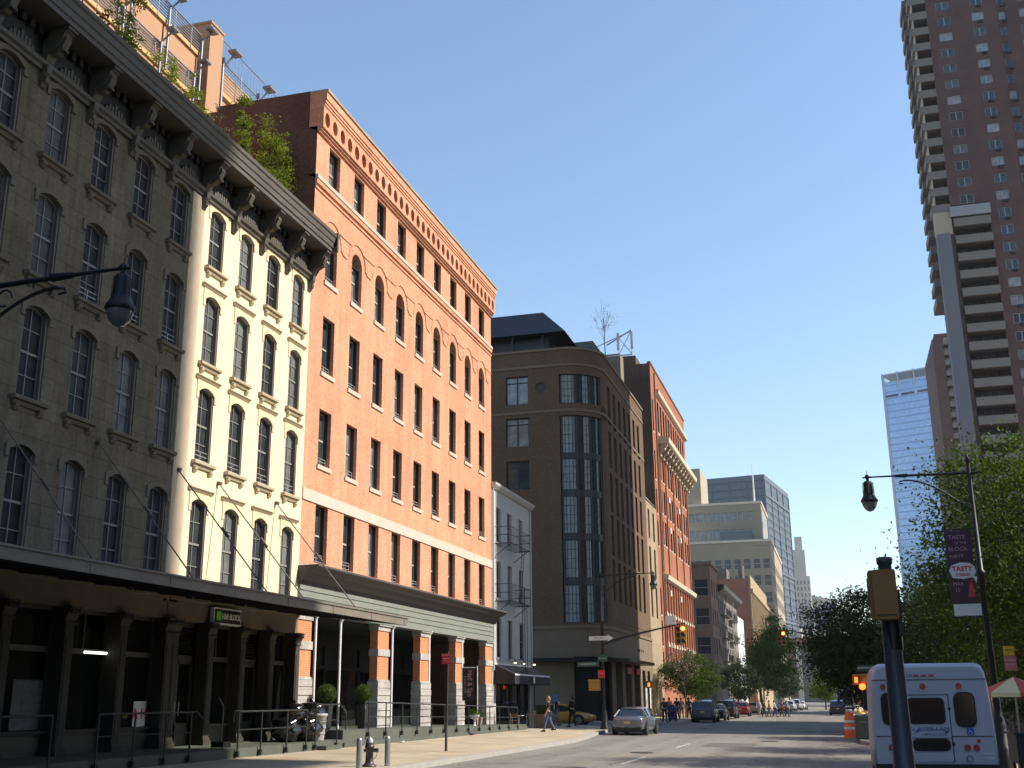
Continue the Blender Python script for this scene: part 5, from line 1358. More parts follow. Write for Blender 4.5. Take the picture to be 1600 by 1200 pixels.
text('lettering', 'TASTE', .17, M_pink, bn, at(-.56, -.015, 6.17), .002); text('lettering', 'OF THE', .10, M_pink, bn, at(-.48, -.015, 6.0), .002); text('lettering', 'BLOCK', .17, M_pink, bn, at(-.56, -.015, 5.82), .002); text('lettering', 'PARTY', .13, M_pink, bn, at(-.62, -.015, 5.6), .002)
text('lettering', 'MAY', .15, M_pink, bn, at(-.66, -.015, 4.78), .002); text('lettering', '15', .15, M_pink, bn, at(-.70, -.015, 4.6), .002)
q = MB(); q.add([(-.42, -.016, 4.4), (-.22, -.016, 4.4), (-.24, -.016, 4.7), (-.30, -.016, 4.92), (-.36, -.016, 4.75)], [(0, 1, 2, 3, 4)]); obj('red_figure', q, M_red, bn)
q = MB(); q.box(.12, .42, -.02, .0, 2.35, 2.62); sg = obj('parking_sign', q, mat('sign_yellow', (.75, .48, .03), .5, .05, 3), LR, (.22, 0, .35))
q = MB(); q.box(.12, .44, -.025, -.005, 1.92, 2.34); obj('sign_panel', q, mat('sign_rose', (.55, .16, .18), .5, .1, 4), sg)
text('lettering', 'BUS', .10, M_black, sg, at(.27, -.023, 2.50), .002); text('lettering', 'NO PARKING', .048, M_bw, sg, at(.28, -.028, 2.22), .002); text('lettering', '8AM-6PM', .06, M_bw, sg, at(.28, -.028, 2.10), .002)
L3 = street_lamp('thin black street lamp with traffic signal arm at the corner before the hotel', -13.30, 66.0, 3.15, 8.75, 9.0, 1.0, 6.0)

# ------------------------------------------------------------ traffic signals and signs
M_sy = mat('signal_yellow', (0.42, 0.24, 0.035), 0.5, 0.1, 3)
M_syd = mat('signal_yellow_shaded', (0.33, 0.155, 0.035), 0.55, 0.15, 3)  # darker copy of the signal yellow, with shade put into the colour
M_lred = emis('red_signal_light', (1.0, 0.10, 0.02), 14.0)
M_hand = emis('red_hand_light', (1.0, 0.07, 0.01), 6.0)
M_gsign = mat('street_sign_green', (0.02, 0.09, 0.06), .5, .1, 3)
def signal_head(t, x, z, lit=True, m=None, y=0.0):
    q = MB(); q.box(x-.17, x+.17, y-.10, y+.14, z-1.06, z)
    for k in range(3):
        zc = z-.18-.35*k
        for i in range(9):
            a = math.pi*i/9; b = math.pi*(i+1)/9
            p = [(x+.13*math.cos(w_), yy, zc+.13*math.sin(w_)) for w_, yy in ((a, y-.10), (b, y-.10), (b, y-.30), (a, y-.30))]; q.add(p, [(0, 1, 2, 3)])
    q.bar((x, y, z), (x, y, z+.15), .03)
    o = obj('signal_head', q, m or M_sy, t)
    for k in range(3):
        q = MB(); q.bar((x, y-.10, z-.18-.35*k), (x, y-.125, z-.18-.35*k), .11, n=16)
        obj('signal_lens', q, M_lred if (k == 0 and lit) else M_bframe, o)
def mast(t, x, z, tipx, tipz):
    q = MB(); P = [(x+(tipx-x)*u, 0, z+(tipz-z)*(u**.8)) for u in [i/8 for i in range(9)]]
    q.tube(P, [.075-.04*i/8 for i in range(9)], 8); q.bar((x, 0, z+1.6), (x+(tipx-x)*.55, 0, z+(tipz-z)*.62), .012, n=4)
    obj('mast_arm', q, M_pole, t)
mast(L3, 0, 4.75, 4.9, 5.85); signal_head(L3, 4.75, 5.72); signal_head(L3, 4.45, 5.70, False, M_syd, .25)
q = MB(); q.box(3.75, 4.35, -.02, .02, 5.78, 6.28); obj('white_sign', q, M_white, L3)
q = MB(); q.prism([(-.75, 4.98), (.35, 4.98), (.35, 4.9), (.7, 5.1), (.35, 5.30), (.35, 5.22), (-.75, 5.22)], -.14, -.12); ow = obj('one_way_sign', q, M_bw, L3)
text('lettering', 'ONE WAY', .14, M_black, ow, at(-.15, -.145, 5.1), .002)
q = MB(); q.box(-1.5, -.2, -.14, -.12, 3.5, 3.78); sa = obj('street_name_sign', q, M_gsign, L3); text('lettering', 'HARRISON ST', .15, M_bw, sa, at(-.85, -.145, 3.64), .002)
q = MB(); q.box(-.25, .3, -.18, -.15, 3.78, 4.15); sb_ = obj('street_name_sign', q, M_gsign, L3); text('lettering', 'NO L TURN', .09, M_bw, sb_, at(.02, -.19, 3.96), .002)
q = MB(); q.box(-.28, .12, -.14, -.11, 2.85, 3.3); rs = obj('red_sign', q, M_red, L3); text('lettering', 'NO STANDING', .05, M_bw, rs, at(-.08, -.145, 3.12), .002)
q = MB(); q.box(-.85, -.2, -.12, .18, 2.15, 2.75); q.box(-.87, -.18, -.2, -.12, 2.68, 2.78); obj('pedestrian_signal', q, M_sy, L3)
def ped_post(label, x, y, items):
    t = thing('signal_post', label, 'traffic signal', (x, y, .15), 0, 'signal posts at the crossings')
    q = MB(); q.lathe([(.16, 0), (.14, .5), (.075, .6), (.065, 3.2), (.08, 3.22), (.08, 3.3)], 0, 0, 12); obj('pole', q, M_pole, t)
    for (px_, z, w_, lit) in items:
        q = MB(); q.box(px_-w_/2, px_+w_/2, -.15, .12, z, z+.46); q.box(px_-w_/2-.02, px_+w_/2+.02, -.24, -.15, z+.42, z+.5); q.box(px_-w_/2-.02, px_-w_/2, -.24, -.15, z, z+.5); q.box(px_+w_/2, px_+w_/2+.02, -.24, -.15, z, z+.5)
        q.box(px_-w_/2+.05, px_+w_/2-.05, -.17, -.15, z+.05, z+.4); h_ = obj('pedestrian_signal', q, M_sy, t)
        if lit:
            q = MB(); q.box(px_-.08, px_+.06, -.18, -.17, z+.10, z+.26)
            for k in range(4): q.box(px_-.08+.037*k, px_-.055+.037*k, -.18, -.17, z+.26, z+.36)
            obj('lit_hand', q, M_hand, h_)
    return t
ped_post('dark post with lit red hand signal on the far left corner by the hotel', -13.9, 86.0, [(.05, 2.45, .5, True)])
P5 = ped_post('yellow pedestrian signals on a dark post above the grey litter bin', .98, 61.0, [(-.29, 2.56, .34, True), (.26, 2.58, .72, False)])
q = MB(); q.box(-.2, .6, -.1, -.08, 3.22, 3.52); s5 = obj('street_name_sign', q, M_gsign, P5); text('lettering', 'GREENWICH', .13, M_bw, s5, at(.2, -.105, 3.37), .002)
q = MB(); q.ball((-.02, -.2, 2.46), .16, 6); obj('red_lamp', q, M_hand, P5)
SM = thing('signal_mast', 'traffic signal hanging from a long dark arm over the far road, red light on', 'traffic signal', (1.6, 92.0, .13), 0)
q = MB(); q.lathe([(.2, -.5), (.18, .6), (.11, .7), (.09, 7.2), (.02, 7.3)], 0, 0, 12); obj('pole', q, M_pole, SM)
mast(SM, 0, 5.2, -5.75, 6.75); signal_head(SM, -5.72, 6.62); signal_head(SM, -6.05, 6.55, False, M_syd, .2)
ped_post('distant yellow signal post beside the parked silver cars', -12.6, 157.5, [(0.9, 2.6, .6, True), (1.7, 3.2, .5, False)])

# near post at right with the back of a yellow signal
NP = thing('signal_post', 'thick grey steel post standing in front of the white van, close to the camera', 'post', (.48, 12.0, .13), 0, 'signal posts at the crossings')
q = MB(); q.lathe([(.22, 0), (.2, .5), (.125, .6), (.105, 2.90), (.105, 2.68)], 0, 0, 18) if False else q.lathe([(.20, -.4), (.18, .5), (.105, .6), (.082, 2.62), (.088, 2.64), (.088, 2.72), (.066, 2.74), (.066, 2.86), (.078, 2.87), (.078, 2.93), (.02, 2.94)], .03, 0, 20)
obj('pole', q, mat('painted_grey_post', (0.075, 0.085, 0.105), 0.4, 0.25, 5, metal=.2), NP)
q = MB(); q.bar((.04, 0, 2.02), (.04, 0, 2.50), .092, n=16); q.box(.10, .145, -.1, .1, 2.15, 2.6); obj('clamp', q, M_black, NP)
q = MB()
bx = [(-.115, 2.30), (.125, 2.30), (.135, 2.31), (.14, 2.33), (.14, 2.75), (.13, 2.775), (.115, 2.78), (-.115, 2.78), (-.13, 2.77), (-.14, 2.75), (-.14, 2.33), (-.13, 2.31)]
q.prism([(x*.80-.005, z) for x, z in bx], -.34, -.10); q.prism([(x*.8-.045, z+.0) for x, z in bx], -.29, -.2)
so_ = obj('signal_back', q, M_syd, NP)
q = MB(); q.box(-.10, .09, -.35, -.33, 2.335, 2.345); q.box(-.165, -.155, -.3, -.2, 2.4, 2.7); obj('hinge', q, M_bframe, so_)

# ------------------------------------------------------------ kerbside things
RS = thing('red_sign_post', 'slim dark post with red square parking sign on the sunny pavement', 'sign', (-13.15, 37.9, .06))
q = MB(); q.bar((0, 0, 0), (.05, 0, 3.3), .035, .03, 8); q.bar((0, 0, 0), (0, 0, .9), .045, .045, 8); obj('post', q, mat('rusty_dark_post', (.045, .035, .03), .6, .3, 5), RS)
q = MB(); q.box(-.17, .17, -.045, -.03, 2.88, 3.24); s_ = obj('sign_plate', q, M_red, RS)
text('lettering', 'NO PARKING', .052, M_bw, s_, at(0, -.048, 3.18), .002); text('lettering', '8AM-6PM', .06, M_bw, s_, at(0, -.048, 3.06), .002); text('lettering', 'EXCEPT SUN', .04, M_bw, s_, at(0, -.048, 2.98), .002)
HY_ = thing('fire_hydrant', 'dark fire hydrant with silver cap standing between two steel bollards', 'fire hydrant', (-12.29, 29.2, .04))
q = MB(); q.lathe([(.19, 0), (.19, .04), (.15, .06), (.12, .10), (.105, .16), (.10, .46), (.13, .48), (.13, .52), (.11, .54), (.11, .60)], 0, 0, 16)
q.bar((.08, -.02, .42), (.24, -.04, .42), .05, n=10); q.bar((-.05, -.08, .42), (-.06, -.18, .42), .045, n=10); q.bar((.22, -.04, .42), (.26, -.04, .42), .06, n=6)
q.tube([(.24, -.05, .40), (.235, -.06, .3), (.2, -.07, .24), (.15, -.08, .2)], .008, 5); obj('barrel', q, mat('hydrant_paint', (.055, .04, .045), .45, .25, 6), HY_)
q = MB(); q.lathe([(.112, .60), (.108, .64), (.085, .70), (.04, .735), (.03, .76), (.01, .765)], 0, 0, 14); obj('bonnet', q, M_steel, HY_)
for (x, y, l) in ((-12.22, 28.35, 'grey steel bollard left of the hydrant, nearer the photo edge'), (-11.98, 29.7, 'grey steel bollard right of the hydrant')):
    q = MB(); q.lathe([(.075, 0), (.075, .70), (.07, .74), (.05, .765), (.01, .775)], 0, 0, 14); tag(obj('bollard', q, M_steel, None, (x, y, .03)), l, 'bollard', 'bollards guarding the hydrant')
# garbage bags and can
M_bag = mat('black_plastic', (0.008, 0.008, 0.01), 0.16, 0.3, 5, spec=.9)
def bag(label, x, y, z, s, sx=1.0):
    q = MB(); n = 14; rnd = random.Random(int(x*100+y*10)); rings = []
    for i in range(n+1):
        ph = math.pi*i/n; ring = []
        for j in range(20):
            th = 2*math.pi*j/20; r_ = s*(math.sin(ph)**.6)*(1+.10*math.sin(3*th+i*1.3+s*9)+.08*math.sin(7*th-i*.9)+.05*math.sin(11*th+i*2.1)+rnd.uniform(-.05, .05)); 
            if i < 3: r_ = s*(.10, .16, .42)[i]
            ring.append((r_*math.cos(th)*sx, r_*math.sin(th), z+s*.85*(1+math.cos(ph))*(1.0 if i > 0 else 1.12)))
        rings.append(ring)
    q.loft(rings, True, True); tag(obj('garbage_bag', q, M_bag, None, (x, y, 0)), label, 'garbage bag', 'black garbage bags heaped by the railing')
bag('black garbage bag at the left foot of the heap', -18.0, 35.6, .43, .48); bag('black garbage bag in the middle of the heap, beside the left one', -17.75, 36.5, .43, .50, 1.1)
bag('black garbage bag against the grey can', -17.9, 37.6, .43, .45); bag('shiny black garbage bag on top of the heap, left', -18.0, 36.1, 1.02, .40); bag('shiny black garbage bag on top of the heap over the grey can', -17.9, 37.2, 1.02, .42, 1.2)
GC = thing('garbage_can', 'light grey ribbed plastic garbage can beside the black bags', 'garbage can', (-17.5, 36.95, .44))
q = MB(); q.lathe([(.22, 0), (.30, .78), (.33, .80), (.33, .88), (.30, .89), (.29, .85), (.02, .84)], 0, 0, 20); obj('bin', q, mat('grey_plastic', (.33, .33, .34), .5, .08, 3), GC)
q = MB()
for k in range(3): q.lathe([(.245+.02*k, .2+.2*k), (.262+.02*k, .21+.2*k), (.265+.02*k, .24+.2*k), (.25+.02*k, .25+.2*k)], 0, 0, 20)
obj('rib', q, mat('grey_plastic', (.33, .33, .34), .5, .08, 3), GC)
# topiary balls
def leaves(mb, pts, size, rnd, flat=.5):
    for p in pts:
        a = Vector((rnd.gauss(0, 1), rnd.gauss(0, 1), rnd.gauss(0, 1)*flat+.35)).normalized(); b = a.orthogonal().normalized()
        b = Matrix.Rotation(rnd.uniform(0, 6.28), 3, a) @ b; c = a.cross(b); s = size*rnd.uniform(.6, 1.25); p = Vector(p)
        mb.add([p-b*s*.5, p-c*s*.32, p+b*s*.55, p+c*s*.32], [(0, 1, 2, 3)])
def topiary(label, x, y, r):
    t = thing('topiary', label, 'topiary', (x, y, .7), 0, 'clipped ball shrubs in the portico'); rnd = random.Random(int(y*10))
    q = MB(); q.lathe([(.16, 0), (.20, .02), (.26, .85), (.28, .88), (.24, .9), (.02, .86)], 0, 0, 4, False); obj('planter', q, M_iron, t)
    q = MB(); q.bar((0, 0, .8), (0, 0, 1.15), .03); obj('stem', q, M_bark, t)
    q = MB(); q.ball((0, 0, 1.30), r*.86, 8); P = []
    for i in range(1900):
        v = Vector((rnd.gauss(0, 1), rnd.gauss(0, 1), rnd.gauss(0, 1))).normalized(); P.append(v*r*rnd.uniform(.86, 1.03)+Vector((0, 0, 1.30)))
    leaves(q, P, .055, rnd); obj('foliage', q, M_leafm, t)
topiary('clipped ball shrub in a dark planter, fully visible between two white columns', -18.2, 42.45, .37)
topiary('clipped ball shrub half hidden behind a slender white column', -18.6, 39.95, .36)
# hanging vertical spa banner
VB2 = thing('vertical_banner', 'black vertical banner with pale lettering hung in the portico', 'banner', (-18.45, 55.6, 0))
q = MB(); q.box(0, .62, -.01, .01, 1.72, 3.3); bb = obj('cloth', q, M_black, VB2)
rot = UP @ Matrix.Rotation(R(-90), 4, 'Z')
text('lettering', 'Nail & Spa', .34, M_pink, bb, at(.40, -.016, 2.55, rot), .002, .003, .9); text('lettering', '212 925-1770', .15, M_pink, bb, at(.14, -.016, 2.5, rot), .002)
q = MB(); q.bar((-.12, 0, 3.32), (.8, 0, 3.32), .02); q.bar((.8, 0, .55), (.8, 0, 3.4), .025); obj('bracket', q, M_white, VB2)
PS = thing('plant_stand', 'small white pedestal planter with bright green plant on the portico edge', 'planter', (-17.35, 54.2, .52))
q = MB(); q.lathe([(.12, 0), (.05, .05), (.05, .3), (.22, .36), (.25, .5), (.27, .52), (.22, .5), (.02, .48)], 0, 0, 14); obj('pedestal', q, M_white, PS)
q = MB(); rnd = random.Random(3); leaves(q, [(rnd.gauss(0, .14), rnd.gauss(0, .12), .5+abs(rnd.gauss(0, .13))) for _ in range(350)], .07, rnd); obj('foliage', q, M_leafl, PS)
PT = thing('flower_pot', 'terracotta pot with leafy plant beside the white pedestal', 'planter', (-17.7, 56.0, .5))
q = MB(); q.lathe([(.14, 0), (.20, .38), (.22, .4), (.18, .4), (.02, .36)], 0, 0, 14); obj('pot', q, mat('pale_terracotta', (.42, .33, .20), .8, .1, 3), PT)
q = MB(); leaves(q, [(rnd.gauss(0, .13), rnd.gauss(0, .13), .42+abs(rnd.gauss(0, .14))) for _ in range(250)], .08, rnd); obj('foliage', q, M_leafm, PT)
# cafe set
M_alu = mat('aluminium', (.62, .62, .62), .25, .05, 4, metal=.9); M_wood = mat('chair_wood', (.28, .15, .07), .5, .2, 5)
def cafe_table(label, x, y):
    t = thing('cafe_table', label, 'table', (x, y, .15), 0, 'cafe tables under the awning')
    q = MB(); q.lathe([(.02, .70), (.34, .705), (.35, .72), (.34, .735), (.02, .74)], 0, 0, 18); obj('table_top', q, M_alu, t)
    q = MB(); q.bar((0, 0, .04), (0, 0, .70), .03)
    for a in (0, 1.57, 3.14, 4.71): q.bar((0, 0, .06), (.28*math.cos(a), .28*math.sin(a), .015), .018, n=6)
    obj('leg', q, M_alu, t)
def cafe_chair(label, x, y, rz):
    t = thing('cafe_chair', label, 'chair', (x, y, .15), rz, 'cafe chairs under the awning')
    q = MB(); q.box(-.2, .2, -.2, .2, .44, .46); obj('seat', q, M_wood, t)
    q = MB()
    for z in (.62, .7, .78): q.box(-.19, .19, .18, .20, z, z+.05)
    obj('backrest', q, M_wood, t)
    for sx in (-1, 1):
        q = MB(); q.bar((sx*.2, -.2, 0), (sx*.2, -.18, .66), .014, n=6); q.tube([(sx*.2, -.18, .66), (sx*.2, 0, .67), (sx*.2, .2, .64)], .014, 6); obj('leg', q, M_alu, t)
        q = MB(); q.tube([(sx*.2, .24, 0), (sx*.2, .18, .45), (sx*.2, .22, .88)], .014, 6); obj('leg', q, M_alu, t)
cafe_table('round metal cafe table nearest the railing end', -18.0, 64.6); cafe_table('round metal cafe table in front of the cafe window', -18.1, 67.2); cafe_table('round metal cafe table nearest the hedge planter', -18.1, 69.6)
cafe_chair('metal cafe chair with wood slats left of the first table', -18.0, 63.7, R(180)); cafe_chair('metal cafe chair between first and second tables, facing the camera', -17.6, 65.6, R(10)); cafe_chair('sunlit metal cafe chair on the street side of the second table', -17.2, 66.6, R(-80)); cafe_chair('metal cafe chair behind the second table', -18.0, 68.2, 0); cafe_chair('metal cafe chair at the last table', -17.3, 69.8, R(-60))
HP = thing('hedge_planter', 'wooden box planter with clipped hedge at the cafe corner', 'planter', (-16.85, 66.0, .14), R(4))
q = MB(); q.box(-.5, .5, -.4, .4, 0, .78)
for k in range(6): q.box(-.515, .515, -.415, .415, .02+.13*k, .13+.13*k)
obj('box', q, mat('planter_wood', (.16, .12, .075), .7, .2, 4), HP)
q = MB(); rnd = random.Random(11); q.box(-.42, .42, -.32, .32, .78, 1.2); leaves(q, [(rnd.uniform(-.5, .5), rnd.uniform(-.4, .4), rnd.choice((rnd.uniform(.8, 1.28), 1.26))) for _ in range(1500)], .07, rnd); obj('hedge', q, M_leafd, HP)
q = MB(); q.bar((0, 0, 0), (0, 0, 1.9), .02); q.box(-.03, .2, -.02, .02, 1.45, 1.85); tag(obj('blue_flag', q, mat('flag_blue', (.08, .28, .62), .6, .1, 3), None, (-17.4, 70.5, .15)), 'small blue flag on a thin stick by the cafe corner', 'flag')
# litter bin, barrel, litter, pigeon
TB = thing('litter_bin', 'square grey green litter bin overflowing with rubbish on the right hand corner', 'litter bin', (.78, 58.9, -.22)); TB.scale = (1.22, 1.22, 1.15)
q = MB(); q.loft([[(s*a, s*b, z) for a, b in ((-1, -.9), (-.9, -1), (.9, -1), (1, -.9), (1, .9), (.9, 1), (-.9, 1), (-1, .9))] for s, z in ((.27, 0), (.30, .05), (.31, .85), (.29, .95), (.22, 1.0))], True, False); obj('body', q, mat('bin_green_grey', (.10, .105, .09), .6, .15, 4), TB)
q = MB(); q.box(-.16, .16, -.32, -.305, .58, .74); text('lettering', 'LITTER', .085, mat('bin_text', (.5, .42, .2), .5, .05, 3), TB, at(0, -.325, .68), .002); 
q = MB(); q.ball((0, 0, .98), .2, 6, .5); q.ball((-.1, .1, 1.06), .12, 5); obj('rubbish', q, mat('yellow_bag', (.62, .52, .08), .5, .2, 8), TB)
q = MB(); q.ball((.22, -.05, .95), .12, 5); q.ball((.15, .1, 1.05), .1, 5); obj('rubbish', q, mat('pink_bag', (.7, .25, .2), .5, .2, 8), TB)
BR = thing('traffic_barrel', 'orange and white striped traffic barrel left of the litter bin', 'barrel', (.20, 60.6, -.22)); BR.scale = (1.2, 1.2, 1.2)
q = MB(); q.lathe([(.30, 0), (.27, .1), (.26, .3), (.24, .32), (.24, .55), (.22, .57), (.21, .8), (.19, .82), (.17, 1.0), (.02, 1.02)], 0, 0, 18); obj('drum', q, mat('barrel_orange', (.75, .13, .03), .5, .08, 3), BR)
q = MB(); q.lathe([(.255, .33), (.255, .43)], 0, 0, 18); q.lathe([(.235, .6), (.23, .70)], 0, 0, 18); obj('stripe', q, M_white, BR)
q = MB(); rnd = random.Random(2)
q.add([(-.16, -.05, .01), (.02, -.12, .05), (.2, -.04, .01), (.12, .12, .07), (-.08, .1, .02)], [(0, 1, 2), (0, 2, 3), (0, 3, 4)])
lit = tag(obj('paper_litter', q, M_bw, None, (-16.8, 43.0, .155)), 'crumpled white paper lying at the foot of the platform, nearer one', 'litter'); tag(obj('paper_litter', lit.data, None, None, (-16.2, 38.6, .155), 1.2), 'crumpled white paper lying near the platform behind the right bollard', 'litter')
BD = thing('pigeon', 'dark pigeon standing on the sunny pavement below the portico planter', 'bird', (-16.4, 50.6, .13), R(200))
q = MB(); q.loft([[(x, r_*math.cos(a), z+r_*1.05*math.sin(a)) for a in [2*math.pi*i/10 for i in range(10)]] for x, z, r_ in ((-.26, .12, .012), (-.16, .13, .035), (-.05, .14, .065), (.05, .16, .062), (.10, .21, .038), (.13, .25, .034), (.16, .25, .022), (.185, .24, .006))]); obj('body', q, mat('pigeon_grey', (.05, .055, .065), .5, .3, 20), BD)
q = MB()
for sy in (-.025, .025): q.bar((.0, sy, .0), (.0, sy, .09), .006, n=5); q.bar((0, sy, .004), (.04, sy, .004), .005, n=4)
obj('legs', q, M_red, BD)
MBX = thing('mailbox', 'dark blue curved top mailbox at the kerb among pedestrians', 'mailbox', (-12.7, 89.5, .05))
q = MB(); P = [(-.3, .15), (.3, .15), (.3, .95)]+[(.3*math.cos(a), .95+.3*math.sin(a)) for a in [math.pi*i/8 for i in range(1, 8)]]+[(-.3, .95)]; q.prism(P, -.28, .28)
obj('body', q, mat('mail_blue', (.02, .04, .12), .4, .1, 3), MBX); q = MB()
for x in (-.25, .25):
    for y in (-.22, .22): q.bar((x, y, 0), (x, y, .16), .025, n=6)
obj('leg', q, M_black, MBX)

# ------------------------------------------------------------ food cart umbrella
UM = thing('cart_umbrella', 'red and white striped umbrella of a food cart behind the white van', 'umbrella', (3.95, 30.0, -.28))
q = MB(); q.bar((0, 0, 0), (0, 0, 2.40), .025); obj('pole', q, M_steel, UM)
qs = [MB(), MB()]
for i in range(8):
    a, b = i*math.pi/4, (i+1)*math.pi/4; c = (a+b)/2
    p = [(0, 0, 2.42), (.40*math.cos(a), .40*math.sin(a), 2.27), (.40*math.cos(b), .40*math.sin(b), 2.27)]; e = [(.85*math.cos(a), .85*math.sin(a), 2.06), (.85*math.cos(b), .85*math.sin(b), 2.06)]
    f_ = [(e[0][0], e[0][1], 1.96), (e[1][0], e[1][1], 1.96)]
    qs[i % 2].add(p+e+f_, [(0, 1, 2), (1, 3, 4, 2), (3, 5, 6, 4)])
obj('red_panels', qs[0], mat('umbrella_red', (.60, .10, .06), .7, .1, 3), UM); obj('white_panels', qs[1], mat('umbrella_yellow', (.72, .62, .35), .7, .1, 3), UM)
CT = thing('food_cart', 'dark food cart under the striped umbrella', 'food cart', (4.3, 30.4, -.28))
q = MB(); q.box(-.5, .5, -.8, .8, .45, 1.1); q.box(-.55, .55, -.85, .85, 1.1, 1.14); obj('body', q, M_iron, CT)
q = MB()
for y in (-.6, .6):
    for x in (-.45, .45): q.bar((x-.03, y, .25), (x+.03, y, .25), .25, n=16)
obj('wheel', q, M_black, CT)
# ------------------------------------------------------------ vehicles
def paint(name, c, metal=0.3, rough=.28): 
    m = mat(name, c, rough, .06, .8, metal=metal, spec=.7, fine=60); b = m.node_tree.nodes['Principled BSDF']; b.inputs['Coat Weight'].default_value = .7; b.inputs['Coat Roughness'].default_value = .06; return m
M_cglass = mat('car_glass', (.012, .015, .018), .05, .1, 2, spec=.9)
M_tyre = mat('tyre_rubber', (.012, .012, .012), .8, .2, 6)
M_rim = mat('alloy_rim', (.55, .56, .58), .25, .1, 4, metal=.9)
M_tail = mat('tail_light', (.42, .02, .02), .2, .1, 4, spec=.9)
M_head = mat('head_light', (.65, .66, .64), .12, .1, 4, spec=.9)
M_plate = mat('number_plate', (.60, .50, .25), .5, .1, 4)
M_trim = mat('black_trim', (.015, .015, .016), .5, .1, 4)
KINDS = {
 # stations along the length: (y, half width, z bottom, z belt)  then roof line (y, half width, z)
 'sedan': dict(L=4.7, body=[(0, .62, .42, .78), (.10, .80, .30, .90), (.5, .88, .22, .98), (1.2, .905, .20, .99), (2.4, .91, .19, .96), (3.3, .90, .20, .93), (4.1, .87, .24, .82), (4.55, .78, .30, .70), (4.7, .60, .38, .60)],
   roof=[(.55, .72, .97), (1.15, .64, 1.32), (1.7, .62, 1.42), (2.4, .62, 1.43), (2.85, .63, 1.36), (3.6, .72, .92)], wheels=(.85, 3.75), wr=.33),
 'suv': dict(L=4.7, body=[(0, .75, .45, .95), (.06, .86, .36, 1.05), (.4, .92, .30, 1.10), (1.2, .94, .28, 1.10), (2.4, .94, .28, 1.08), (3.4, .93, .28, 1.05), (4.2, .90, .32, 1.0), (4.6, .84, .38, .90), (4.7, .70, .45, .80)],
   roof=[(.06, .80, 1.05), (.28, .72, 1.62), (.8, .71, 1.74), (2.2, .71, 1.75), (2.75, .71, 1.66), (3.5, .80, 1.05)], wheels=(.9, 3.75), wr=.38),
 'hatch': dict(L=4.2, body=[(0, .72, .42, .88), (.06, .84, .30, .98), (.4, .88, .24, 1.02), (1.2, .90, .22, 1.02), (2.4, .90, .22, .98), (3.2, .88, .22, .92), (3.8, .85, .26, .80), (4.1, .76, .32, .70), (4.2, .6, .4, .6)],
   roof=[(.08, .76, .98), (.4, .66, 1.42), (.9, .65, 1.52), (1.9, .65, 1.52), (2.4, .66, 1.42), (3.3, .74, .90)], wheels=(.75, 3.4), wr=.32)}
